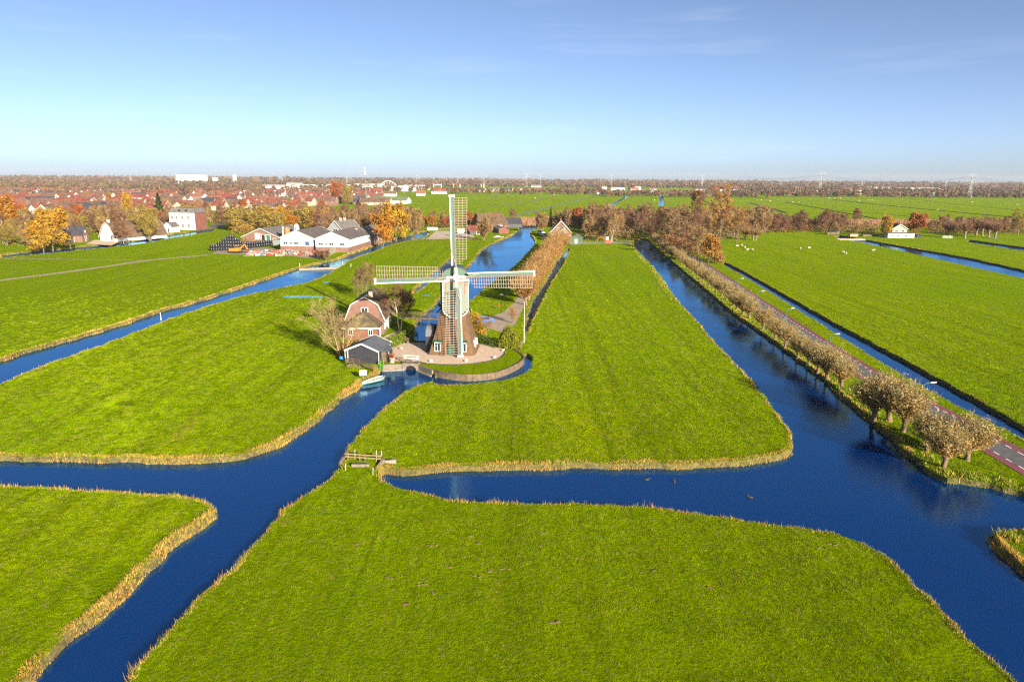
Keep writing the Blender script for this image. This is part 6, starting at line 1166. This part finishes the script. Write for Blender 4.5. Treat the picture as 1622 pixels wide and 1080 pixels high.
# white cottage right
house('cottage', 'white cottage with a pink tiled roof beyond the far ditch', 'house', (*G(1424, 375), LZ), R(-8), 7.5, 7, 4.2, 6.6, CREAM, RF_ORANGE, .4, [('f', -1.6, 2.4, 1.4, 1.2), ('f', 1.6, 2.4, 1.4, 1.2)], [(0, 3, .8, .7, BR_RED)])
ct = thing('white_annex', 'long low white annex in front of the white cottage', 'house', (*G(1427, 377), LZ), R(-3)); MB().box(-6.8, 6.8, 0, 4, 0, 2.4).build('wall', PLASTER, ct); MB().box(-7, 7, -.2, 4.2, 2.4, 2.6).build('roof', RF_DARK, ct)
for x in (-4.5, -1.5, 2.5): opening(ct, WV, x, .7, 1.2, 1.1)
car('parked_car', 'dark blue car beside the long white annex', (*G(1455, 376), LZ + .01), R(10), mat('navy_car_paint', (.01, .015, .05), .25, .05, 2, spec=.6))
jt = thing('bridge', 'pale concrete field bridge at the head of the far ditch', 'bridge', (*G(1348, 380), LZ), R(4)); MB().box(-7, 7, -1.4, 1.4, -.2, .12).build('deck', M_CONCP, jt)
for y in (-1.4, 1.32): MB().box(-6.8, 6.8, y, y + .08, .12, .5).build('kerb', M_CONCP, jt)
jh = thing('field_shelter', 'small flat roofed field shelter by the far ditch', 'shelter', (*G(1322, 372), LZ), R(2)); MB().box(-3.5, 3.5, -1.6, 1.6, 2.4, 2.55).build('roof', RF_DARK, jh)
for x in (-3.2, 0, 3.2): MB().box(x - .08, x + .08, -1.5, -1.34, 0, 2.4).build('post', M_PLANK, jh)
MB().box(-3.4, 3.4, 1.45, 1.55, 0, 2.4).build('back_wall', M_PLANK, jh)
for i, (px, py, lb) in enumerate(((1352, 374.5, 'pale stone block beside the far field bridge'), (1378, 374.5, 'long low log pile beside the white annex'))): props(MB().box(-2.2 - 2 * i, 2.2 + 2 * i, -.6, .6, 0, 1.1 - .2 * i).box(-2 - 2 * i, 2 + 2 * i, -.5, .5, 1.1 - .2 * i, 1.25 - .2 * i).build(('stone_block', 'log_pile')[i], M_CONCP if i == 0 else M_PLANK, None, False, (*G(px, py), LZ)), lb, ('block', 'log pile')[i])
postfence('steel_gate', 'silver steel gate panels beside the first far pollard', [(1493, 377.5), (1508, 377.8)], 6, 1.3, PLASTER, (.3, .6, .95), .1); postfence('steel_gate', 'grey steel gate under the last far pollard', [(1568, 378.3), (1578, 378.8)], 4, 1.3, M_STOCK, (.3, .6, .95), .1)
# ================================================================== VILLAGE
VR = [RF_RED, RF_RED, RF_ORANGE, RF_BROWN, RF_BROWN, RF_DARK]; VN = {RF_RED: 'red tiled', RF_ORANGE: 'orange tiled', RF_BROWN: 'brown tiled', RF_DARK: 'dark roofed'}; VW = [BR_BROWN, BR_RED, PLASTER, CREAM, BR_PINK]
protos = []; r = random.Random(11)
for i in range(16):
    rm = VR[i % 6]; wm = VW[(i * 3 + i // 5) % 5]; ln = (9, 12, 24, 34)[i % 4]; w = r.uniform(8, 9.5); e = r.uniform(3.0, 5.2)
    wins = [('r', -ln / 2 + ln * (k + .5) / (3 if ln < 15 else 5), e - 1.6, 1.5, 1.2) for k in range(3 if ln < 15 else 5)] + [('f', -1.6, e - 1.4, 1.2, 1.2), ('f', 1.6, e - 1.4, 1.2, 1.2), ('b', 0, e - 1.2, 1.6, 1.3)] + [('l', -ln / 2 + ln * (k + .5) / 3, e - 1.6, 1.5, 1.2) for k in range(3)]
    protos.append((house('village_house', '', 'house', (0, 0, 0), 0, w, ln, e, e + r.uniform(3.2, 4.2), wm, rm, .35, wins, [(r.uniform(-.3, .3), ln * .3, .9, .7, BR_RED), (.2, ln * .75, .9, .7, BR_BROWN)], trim=(i % 3 == 0)), ln, rm))
used = [False] * 16; placed = []
rows = [(345, 22), (339, 20), (334, 20), (330, 19), (326.5, 19), (323.5, 18), (320.5, 18), (318, 17), (315.5, 17), (313, 17), (311, 16), (309, 16), (307.2, 16), (305.7, 15)]
for ri, (py, gap) in enumerate(rows):
    px = -30 + r.uniform(0, 10); end = 330 if py > 336 else 470 if py > 328 else 600
    while px < end:
        yv = py + r.uniform(-1.2, 1.2) - px * .002; x, y = G(px, yv); k = r.randrange(16); pr_, ln, rm = protos[k]; acr = r.random() < .72; scale_px = ppm(math.hypot(x, y)); step = (ln if acr else 9) * scale_px + r.uniform(3, 7) * scale_px
        if r.random() < .86 and not (py > 336 and 235 < px < 330):
            o = pr_ if not used[k] else copy_tree(pr_); used[k] = True
            rz = (-math.pi / 2 + R(-12) if acr else R(-10)) + r.uniform(-.12, .12) + (math.pi if r.random() < .0 else 0); off = Vector((-ln / 2, 0)) if acr else Vector((0, 0))
            o.location = (x + off.x + ln / 2 * (1 if acr else 0) - (ln / 2 if acr else 0), y, LZ); o.rotation_euler = (0, 0, rz)
            zone = 'in the front rows of the village' if py > 329 else 'in the middle of the village' if py > 314 else 'in the far rows of the village'
            shape = 'long terrace' if ln > 20 else 'house seen gable on' if not acr else 'house'
            props(o, '%s %s %s' % (VN[rm], shape, zone), 'house', 'village houses')
        px += step
for k, (pr_, ln, rm) in enumerate(protos):
    if not used[k]:
        for ch in list(pr_.children_recursive): bpy.data.objects.remove(ch)
        bpy.data.objects.remove(pr_)
# ================================================================== FAR THINGS
def far_house(name, label, px, py, w, l, e, rd, wm, rm, rz=-90, cat='house', y=None, wins=()):
    p = G(px, py) if y is None else ATY(px, py, y).to_2d(); return house(name, label, cat, (*p, LZ), R(rz), w, l, e, rd, wm, rm, .4, wins, trim=False)
for i, (px, py, w, l, e, rd, wm, rm, lb) in enumerate((
    (1001, 307, 10, 30, 4, 8, BR_RED, RF_RED, 'long red farmhouse beyond the middle ditches'), (945, 308, 9, 14, 4, 8, PLASTER, RF_ORANGE, 'white farmhouse at the head of the middle ditch'), (1120, 307, 9, 26, 4, 8, PLASTER, RF_DARK, 'white farm with dark roof right of the poplar, far off'),
    (1233, 309, 11, 22, 3.4, 9, BR_RED, RF_ORANGE, 'round backed orange barn among far trees on the right'), (1245, 309, 9, 14, 4, 8, PLASTER, RF_BROWN, 'white farm house beside the far orange barn'), (1263, 309, 9, 12, 4, 8, PLASTER, RF_BROWN, 'pale far farmhouse at the edge of the right trees'),
    (742, 304, 10, 34, 4, 8, PLASTER, RF_RED, 'white row of houses behind the mill sail top'), (722, 303, 9, 20, 4, 8, PLASTER, RF_DARK, 'dark roofed far house left of the white row'), (684, 307, 11, 16, 5, 10, PLASTER, RF_RED, 'large white house with red roof beyond the left trees'), (698, 307, 9, 12, 4.5, 9, PLASTER, RF_RED, 'small red roofed house beside the large white one'), (660, 310, 9, 14, 4, 8, PLASTER, RF_ORANGE, 'white gabled far house near the light masts'),
    (610, 311, 10, 18, 4, 8, PLASTER, RF_BROWN, 'white gable house right of the tall mast'), (776, 303.5, 12, 20, 4, 8, CREAM, RF_GREY, 'pale barn beyond the far meadow'), (793, 303.5, 10, 18, 3.5, 7, PLASTER, RF_DARK, 'white low farm beyond the far meadow'), (865, 303, 8, 10, 3.5, 7, PLASTER, RF_ORANGE, 'small orange far house between bare trees'),
    (841, 297, 14, 34, 5, 9, mat('pale_green_sheet', (.20, .27, .20), .7, .1, 1), RF_GREY, 'pale green far barn beside the pylon'), (550, 300, 9, 24, 4, 8, PLASTER, RF_RED, 'bright red roofed far house behind the brown tree'), (485, 299.5, 9, 18, 4, 8, PLASTER, RF_RED, 'small red house in the far left fields'), (1478, 310.5, 12, 26, 4, 8, mat('green_sheet', (.10, .15, .10), .7, .1, 1), RF_GREY, 'left half of the twin green barn in the far right fields'), (1494, 310.8, 12, 26, 4, 8, MATS['green_sheet'], RF_GREY, 'right half of the twin green barn in the far right fields'),
    (1410, 310, 10, 24, 4, 8, M_TAR, RF_DARK, 'dark far barn at the left of the right hand farm group'), (1432, 310.4, 10, 30, 4, 8, M_TAR, RF_DARK, 'dark long far barn in the right hand farm group'), (1391, 309.5, 9, 18, 3, 6, BR_BROWN, RF_BROWN, 'brown low far barn left in the right hand farm group'), (1448, 310.6, 9, 16, 4, 8, BR_BROWN, RF_BROWN, 'brown far house in the right hand farm group'))):
    acr = i not in (18, 19); far_house('farmhouse' if 'barn' not in lb else 'barn', lb, px, py, w, l, e, rd, wm, rm, -90 if acr else 0, 'barn' if 'barn' in lb else 'house', None, [('r', -l / 3 + l / 3 * k, 1, 1.6, 1.4) for k in range(3)] if acr else [])
for i, (x0, x1, py, lb) in enumerate(((1366, 1414, 301, 'long white greenhouse in the far right fields'), (1427, 1490, 301.8, 'second long white greenhouse, right of the first'))):
    a, b = Vector(G(x0, py)), Vector(G(x1, py)); o = thing('greenhouse', lb, 'greenhouse', (*a, LZ), math.atan2((b - a).y, (b - a).x)); L_ = (b - a).length; MB().box(0, L_, 0, 30, 0, 6).build('wall', PLASTER, o); MB().prism([(0, 0, 6), (0, 15, 9), (0, 30, 6)], (L_, 0, 0)).build('roof', mat('grey_glass_roof', (.35, .37, .38), .4, .1, 1), o)
for i, (x0, x1, t) in enumerate(((279, 288.5, 277.5), (290, 300.5, 277.5), (301.5, 312, 277.5), (312.5, 326, 277.5), (336, 343, 281.5), (400, 409, 279), (369, 372, 277))):
    p0, p1 = ATY(x0, t, 2760), ATY(x1, t, 2760); o = thing('apartment_block', '%s far apartment block on the left skyline, %s' % (('white', 'white', 'white', 'wide white', 'low white', 'brown', 'slim white')[i], ('leftmost of the four', 'second of the four', 'third of the four', 'last of the four', 'right of the four', 'beyond the village trees', 'tower left of the brown block')[i]), 'apartment block', (p0.x, 2760, LZ)); w = p1.x - p0.x; h = p0.z - LZ
    MB().box(0, w, 0, 14, 0, h).build('wall', PLASTER if i != 5 else BR_BROWN, o)
    for k in range(5): MB().box(.4, w - .4, -.15, -.02, h * (.18 + .16 * k), h * (.18 + .16 * k) + 1.5).build('window_band', M_GLASS, o)
# far white sheds of the industrial edge
r = random.Random(3)
for i in range(26):
    px = r.uniform(415, 660); y = r.uniform(1500, 2100); p = ATY(px, 300, y); o = thing('warehouse', 'pale far warehouse on the left skyline', 'warehouse', (p.x, y, LZ), r.uniform(-.2, .2), 'far warehouses'); w = r.uniform(16, 50); h = r.uniform(7, 11); MB().box(0, w, 0, 20, 0, h).build('wall', r.choice([PLASTER, CREAM, MATS['grey_boards'], PLASTER]), o); MB().box(-.3, w + .3, -.3, 20.3, h, h + .6).build('roof', r.choice([RF_GREY, RF_DARK, RF_ORANGE, MATS['grey_glass_roof']]), o)
for i in range(24):
    px = r.uniform(930, 1370); y = r.uniform(1500, 2100); p = ATY(px, 300, y); o = thing('farmhouse', 'tiny white far house among the skyline trees', 'house', (p.x, y, LZ), r.uniform(-.4, .4), 'far white houses'); w = r.uniform(10, 22); h = r.uniform(6, 8); MB().box(0, w, 0, 9, 0, h).build('wall', PLASTER, o); MB().prism([(-.3, -.3, h), (-.3, 4.5, h + 4), (-.3, 9.3, h)], (w + .6, 0, 0)).build('roof', r.choice([RF_DARK, RF_RED, RF_BROWN]), o)
# sports hall roof
o = house('sports_hall', 'low green roofed sports hall beyond the belt', 'hall', (*G(602, 322), LZ), R(-94), 26, 62, 3.5, 7.5, PLASTER, mat('green_roof', (.12, .16, .08), .8, .2, .3), .3, trim=False); o.location.x -= 28
# telecom mast
M_MAST = mat('mast_steel', (.16, .15, .16), .6, .2, 1)
b_ = Vector(G(580, 322)); top = ATY(580, 266, b_.y).z - LZ; ms = thing('telecom_mast', 'tall slender telecom mast above the village edge', 'mast', (*b_, LZ))
lm = MB()
for k in range(24):
    z0, z1 = top * k / 24, top * (k + 1) / 24; w0, w1 = .9 - .5 * k / 24, .9 - .5 * (k + 1) / 24
    for a in range(3):
        c, s_ = math.cos(a * 2.094), math.sin(a * 2.094); c2_, s2 = math.cos((a + 1) * 2.094), math.sin((a + 1) * 2.094); lm.bar((w0 * c, w0 * s_, z0), (w1 * c, w1 * s_, z1), .16).bar((w0 * c, w0 * s_, z0), (w1 * c2_, w1 * s2, z1), .1)
lm.build('lattice', M_MAST, ms)
for z in (.80, .88, .96):
    for a in range(3): MB().box(.7 * math.cos(a * 2.1) - .25, .7 * math.cos(a * 2.1) + .25, .7 * math.sin(a * 2.1) - .25, .7 * math.sin(a * 2.1) + .25, top * z, top * z + 2.2).build('antenna', PLASTER, ms)
# light masts of the sports ground
for i, (px, py, t) in enumerate(((389, 326, 303), (437, 324, 303), (476, 322, 302), (487, 325, 303), (494, 322, 309), (523, 320, 301), (557, 319, 303), (554, 317, 307), (586.5, 318, 293), (640, 309, 300), (668, 309, 299))):
    b_ = Vector(G(px, py)); h = ATY(px, t, b_.y).z - LZ; o = thing('light_mast', 'pale floodlight mast near the village, %s from the left' % ORD[i + 1], 'mast', (*b_, LZ), 0, 'floodlight masts'); MB().tube((0, 0, 0), (0, 0, h), .28, .18, 7).build('pole', M_CONCP, o); MB().box(-1.0, 1.0, -.25, .25, h, h + .7).build('lamp_head', PLASTER, o)
# pylons and wires
M_PYL = mat('pylon_steel', (.24, .25, .27), .6, .1, 1)
def pylon(label, px, base, topy, y=None, kind=2):
    b_ = Vector(G(px, base)) if y is None else ATY(px, base, y).to_2d(); h = ATY(px, topy, b_.y).z - LZ; o = thing('pylon', label, 'pylon', (*b_, LZ), 0, 'power line pylons'); w = h * .075; lt = MB(); t = h * .0075
    lv = [(1, 0), (.62, .3), (.40, .55), (.26, .72), (.16, .88), (.05, 1)]
    for (w0, z0), (w1, z1) in zip(lv, lv[1:]):
        c0 = [(sx * w * w0, sy * w * w0, z0 * h) for sx, sy in ((-1, -1), (1, -1), (1, 1), (-1, 1))]; c1_ = [(sx * w * w1, sy * w * w1, z1 * h) for sx, sy in ((-1, -1), (1, -1), (1, 1), (-1, 1))]
        for k in range(4): lt.bar(c0[k], c1_[k], t).bar(c0[k], c1_[(k + 1) % 4], t * .6).bar(c0[(k + 1) % 4], c1_[k], t * .6)
    lt.build('lattice', M_PYL, o); tips = []
    for z, aw in (((.60, .27), (.93, .25)) if kind == 2 else ((.58, .2), (.74, .2), (.9, .16))):
        am = MB()
        for sx in (-1, 1): am.bar((0, 0, h * (z + .055)), (sx * aw * h * .75, 0, h * (z + .02)), t).bar((sx * aw * h * .75, 0, h * (z + .02)), (sx * aw * h, 0, h * (z - .06)), t).bar((0, 0, h * z), (sx * aw * h, 0, h * (z - .06)) if kind == 2 else (sx * aw * h, 0, h * z), t * .8); tips.append(Vector((b_.x + sx * aw * h * .9, b_.y, LZ + h * (z - .05))))
        am.build('crossarm', M_PYL, o)
    return tips
T1 = pylon('large pylon on the right skyline', 1298, 305.5, 272.5); T2 = pylon('large pylon near the right edge of the skyline', 1535, 313.5, 275.5)
T3 = [p + (p2 - p) * 1.0 for p, p2 in zip(T2, [b + (b - a) for a, b in zip(T1, T2)])]
for i, (px, t) in enumerate(((834, 273.5), (767, 277), (725, 278.5), (856, 277), (968, 277.5), (1111, 277), (550, 274), (448, 275), (208, 273), (280, 273.5), (370, 275), (1236, 286.5), (1365, 287.5), (1497, 289), (660, 277.5))): T0 = pylon('distant pylon standing on the skyline, %s' % ('dark one right of the mill', 'right of the white motorway signs', 'left of the white motorway signs', 'pale one beside the dark one', 'above the central far fields', 'left of the tallest poplar', 'left of the telecom mast', 'above the village roofs', 'furthest left', 'above the white apartment blocks', 'beside the slim white tower', 'small one right of the poplar', 'small one above the greenhouses', 'small one left of the last big pylon', 'above the left wood')[i], px, 300, t, (1900, 2400, 2400, 2400, 2400, 2200, 2400, 2600, 2600, 2600, 2600, 2600, 2600, 2600, 2600)[i], 3 if i == 0 else 2)
def wire(label, a, b, sag):
    mb = MB(); prev = None
    for k in range(13): t = k / 12; p = a.lerp(b, t) - Vector((0, 0, sag * 4 * t * (1 - t))); prev and mb.tube(prev, p, .14, n=3, cap=False); prev = p
    props(mb.build('power_line', M_PYL), label, 'power line', 'power lines')
WN = ('lower left', 'lower right', 'upper left', 'upper right')
for k in range(4):
    wire(WN[k] + ' power line sagging between the two big right pylons', T1[k], T2[k], 14); wire(WN[k] + ' power line running right from the last pylon', T2[k], T2[k] + (T2[k] - T1[k]), 14); wire(WN[k] + ' power line running left from the first big pylon', T1[k], T1[k] - (T2[k] - T1[k]), 14)
# white bridge arch on the motorway
ar_ = thing('arch_bridge', 'white arch bridge on the skyline right of the telecom mast', 'bridge', (*ATY(615, 290, 1900).to_2d(), LZ)); mb = MB(); pts = [(-24 + 48 * k / 14, 0, 6 + 14 * math.sin(math.pi * k / 14)) for k in range(15)]
for a, b in zip(pts, pts[1:]): mb.bar(a, b, 1.6)
mb.build('arch', PLASTER, ar_); MB().box(-40, 40, -4, 4, 5, 6).build('deck', PLASTER, ar_)
for k in range(2, 13, 2): MB().bar((pts[k][0], 0, 6), pts[k], .5).build('hanger', PLASTER, ar_)
mw_ = thing('motorway_wall', 'long pale motorway barrier on the middle skyline', 'wall', (*ATY(640, 292, 1700).to_2d(), LZ)); L_ = ATY(850, 292, 1700).x - ATY(640, 292, 1700).x; MB().box(0, L_, 0, 1, 0, 4.5).build('barrier', M_CONCP, mw_)
for k in (.22, .28, .37, .42, .58, .6): MB().box(L_ * k, L_ * k + 1.2, 0, 1, 0, 15).build('gantry_post', PLASTER, mw_)
MB().box(L_ * .22, L_ * .28, 0, .8, 11, 13).build('gantry_sign', PLASTER, mw_)
# ================================================================== ANIMALS
WOOL = mat('sheep_wool', (.50, .44, .36), .95, .12, 6, bump=.6, bscale=18); FACE = mat('sheep_face', (.20, .17, .14), .9, .2, 5)
def sheep_mesh(graze=True, seed=0):
    """one continuous body: skin over a small skeleton"""
    me = bpy.data.meshes.new('sheep'); hz_ = -.42 if graze else .12
    J = [(0, 0, .62, .27), (.35, 0, .62, .25), (-.35, 0, .60, .25), (.60, 0, .66 + (.0 if graze else .14), .15), (.80, 0, .72 + hz_ * .7, .12), (.97, 0, .62 + hz_ * .95, .075), (-.58, 0, .56, .06), (.32, .14, .32, .075), (.33, .14, .0, .05), (.32, -.14, .32, .075), (.33, -.14, .0, .05), (-.34, .15, .33, .085), (-.38, .15, .0, .05), (-.34, -.15, .33, .085), (-.38, -.15, .0, .05)]
    E = [(0, 1), (0, 2), (1, 3), (3, 4), (4, 5), (2, 6), (1, 7), (7, 8), (1, 9), (9, 10), (2, 11), (11, 12), (2, 13), (13, 14)]
    me.from_pydata([j[:3] for j in J], E, []); o = bpy.data.objects.new('sheep', me); COL.objects.link(o); o.modifiers.new('skin', 'SKIN'); 
    for v, j in zip(me.skin_vertices[0].data, J): v.radius = (j[3], j[3])
    me.skin_vertices[0].data[0].use_root = True; sm = o.modifiers.new('sub', 'SUBSURF'); sm.levels = sm.render_levels = 1
    dg = bpy.context.evaluated_depsgraph_get(); out = bpy.data.meshes.new_from_object(o.evaluated_get(dg)); bpy.data.objects.remove(o); out.materials.clear(); out.materials.append(WOOL); out.materials.append(FACE)
    for p in out.polygons: p.material_index = 1 if (p.center.x > .84 or p.center.z < .26) else 0; p.use_smooth = True
    return out
SM = [sheep_mesh(True), sheep_mesh(False)]
def sheep(label, px, py, rz, k, s=1.0, group=None):
    o = link('sheep', SM[k], None, None, (*G(px, py), LZ - .01)); o.rotation_euler.z = rz; o.scale = (s, s, s); props(o, label, 'sheep', group)
    for sy in (-1, 1): e = MB().bar((.80, sy * .06, .72 + (-.28 if k == 0 else .1)), (.76, sy * .2, .70 + (-.28 if k == 0 else .1)), .08, .03).build('ear', FACE, o)
for i, (px, py, lb) in enumerate(((1167, 391, 'leftmost in the group of five'), (1175, 390, 'second in the group of five'), (1180, 393.3, 'third in the group of five'), (1183.5, 397, 'fourth, nearest in the group of five'), (1192, 397, 'rightmost in the group of five'), (1268, 395, 'alone right of the group of five'), (1281, 394, 'alone near the middle of the meadow'), (1336, 401, 'left one of a pair'), (1340.5, 403, 'right one of a pair'), (1383, 398, 'furthest right, near the far ditch'))):
    sheep('white sheep in the right meadow, ' + lb, px, py, (i * 2.1) % 6.28, i % 2)
fs = [(1313, 314.5), (1316, 314.5), (1322, 314.8), (1327, 314.6), (1331, 314.4), (1375, 318), (1378, 318.2), (1381, 318), (1384, 318.5), (1361, 318.6), (1200, 318), (1206, 318), (1213, 317), (1220, 319), (1233, 318), (1256, 321), (1266, 321), (1304, 307), (1424, 327.5), (1485, 333.5), (1540, 321), (1609, 325), (1612, 325), (858, 308.5), (878, 309), (884, 309), (847, 314.5), (990, 315.5), (1037, 318)]
for i, (px, py) in enumerate(fs): sheep('tiny pale sheep grazing in the far meadows', px, py, (i * 1.7) % 6.28, 0, 1.5, 'sheep in the far meadows')
DUCK = mat('duck_brown', (.05, .04, .03), .8, .3, 9); DUCKW = mat('duck_white', (.5, .5, .48), .8, .1, 9)
def duck_mesh():
    vs, fs = [], []; n = 8; sec = [(-.30, .10, .03), (-.22, .10, .08), (-.05, .08, .12), (.1, .08, .12), (.2, .12, .07), (.22, .22, .05), (.26, .27, .055), (.33, .26, .03), (.40, .24, .02)]
    for x, z, r_ in sec: vs += [(x, r_ * math.cos(2 * math.pi * k / n), z + r_ * math.sin(2 * math.pi * k / n)) for k in range(n)]
    fs = [(i * n + k, i * n + (k + 1) % n, (i + 1) * n + (k + 1) % n, (i + 1) * n + k) for i in range(len(sec) - 1) for k in range(n)] + [tuple(range(n - 1, -1, -1)), tuple(range((len(sec) - 1) * n, len(sec) * n))]
    m_ = MB(); m_.add(vs, fs); return m_.mesh('duck', DUCK, True)
DM = duck_mesh()
for i, (px, py, lb) in enumerate(((1025, 760, 'near the corner of the central meadow'), (1068, 764, 'right of the first duck, near the meadow corner'), (1188, 788, 'in the middle of the wide water'), (842, 387, 'on the canal near the coppiced row'), (828, 381.5, 'on the canal, farther off'), (1196, 607, 'nearest in the flock by the meadow bank'), (1190, 602, 'second in the flock by the meadow bank'), (1199, 613, 'at the near edge of the flock by the bank'), (1186, 598, 'at the far edge of the flock by the bank'), (1194, 603, 'outermost in the flock by the bank'))):
    o = link('duck', DM, None, None, (*G(px, py, 0), -.02)); o.rotation_euler.z = i * 1.3; o.scale = (.95,) * 3; props(o, 'small dark duck swimming ' + lb, 'duck')
# ================================================================== STREET LAMPS
M_LP = mat('lamp_pole_green', (.05, .13, .14), .5, .1, 2); M_LH = mat('lamp_head', (.50, .50, .50), .4, .1, 2)
for i, (px, py) in enumerate(((1470, 660), (1316, 571), (1241, 524), (1193, 492), (1160, 469))):
    x, y = G(px, py); xr = np.interp(y, [p[1] for p in RC], [p[0] for p in RC]) - 3.0; o = thing('street_lamp', 'slim green street lamp with white head, %s from the near end of the road' % ORD[i + 1], 'street lamp', (xr, y, LZ), R(-8), 'street lamps along the road'); MB().tube((0, 0, 0), (0, 0, 4.2), .075, .05, 8).tube((0, 0, 4.2), (.25, 0, 4.5), .05, .045, 8).tube((.25, 0, 4.5), (.75, 0, 4.6), .045, .04, 8).build('pole', M_LP, o); MB().prism([(.7, -.11, 4.56), (1.4, -.09, 4.64), (1.4, .09, 4.64), (.7, .11, 4.56)], (0, 0, .11)).build('lamp_head', M_LH, o)
# trampled muddy spots in the meadows
r = random.Random(9); mud = MB()
mp_ = [(690, 864), (684, 862), (712, 897), (617, 914), (667, 925), (690, 940), (646, 956), (772, 905), (755, 912), (779, 903), (800, 900), (865, 845), (863, 864), (826, 832), (750, 850), (757, 860), (540, 850), (530, 838), (560, 863), (572, 866), (600, 846), (1180, 600), (1290, 870), (1305, 868), (1320, 861), (1275, 880), (90, 787), (68, 790), (38, 795), (1160, 596), (1150, 602), (960, 690), (990, 694), (1085, 690), (1105, 688), (1020, 697), (950, 883), (1040, 905), (880, 985), (1120, 930)]
for px, py in mp_:
    for q in range(r.randint(1, 3)):
        x, y = G(px + r.uniform(-7, 7), py + r.uniform(-2, 2)); a = r.uniform(.07, .22); n_ = 8; ring = [(x + a * r.uniform(.7, 1.5) * math.cos(6.283 * k / n_), y + a * r.uniform(.5, 1.0) * math.sin(6.283 * k / n_), LZ - .02) for k in range(n_)]; mid_ = [(x + (p[0] - x) * .55 + r.uniform(-.04, .04), y + (p[1] - y) * .55, LZ + r.uniform(.03, .08)) for p in ring]
        mud.add(ring + mid_, [(k, (k + 1) % n_, n_ + (k + 1) % n_, n_ + k) for k in range(n_)] + [tuple(range(n_, 2 * n_))])
props(mud.build('trampled_soil', mat('dark_soil', (.12, .085, .04), .95, .3, 4, bump=.6, bscale=12)), 'dark trampled soil clods in the meadows', 'soil', kind='stuff')
# ================================================================== HAZE
hm = bpy.data.materials.new('haze_air'); n, L = nodes(hm); out = n.new('ShaderNodeOutputMaterial'); pv = n.new('ShaderNodeVolumePrincipled')
pv.inputs['Color'].default_value = (.76, .83, .93, 1); pv.inputs['Density'].default_value = 4.5e-5; pv.inputs['Anisotropy'].default_value = 0.0
L.new(pv.outputs[0], out.inputs['Volume'])
hb_ = MB().box(-7100, 7100, -160, 7100, -2.2, 78).build('haze', hm); hb_['kind'] = 'stuff'

# ================================================================== labels: order look-alikes from left to right
bpy.context.view_layer.update()
by = {}
for o in bpy.data.objects:
    if o.parent is None and o.get('label') and o.get('group') and not o.get('kind'): by.setdefault(o['label'], []).append(o)
def pxx(o): v = np.array(o.matrix_world.translation) - np.array((0, 0, CZ)); return float(v @ CR / (v @ CD))
for lb, os_ in by.items():
    if 1 < len(os_) < 49 and len(lb.split()) <= 14 and 'power line' not in lb:
        for i, o in enumerate(sorted(os_, key=pxx)): o['label'] = lb + ', ' + (ORD[i + 1] if i else 'first') + ' from left'
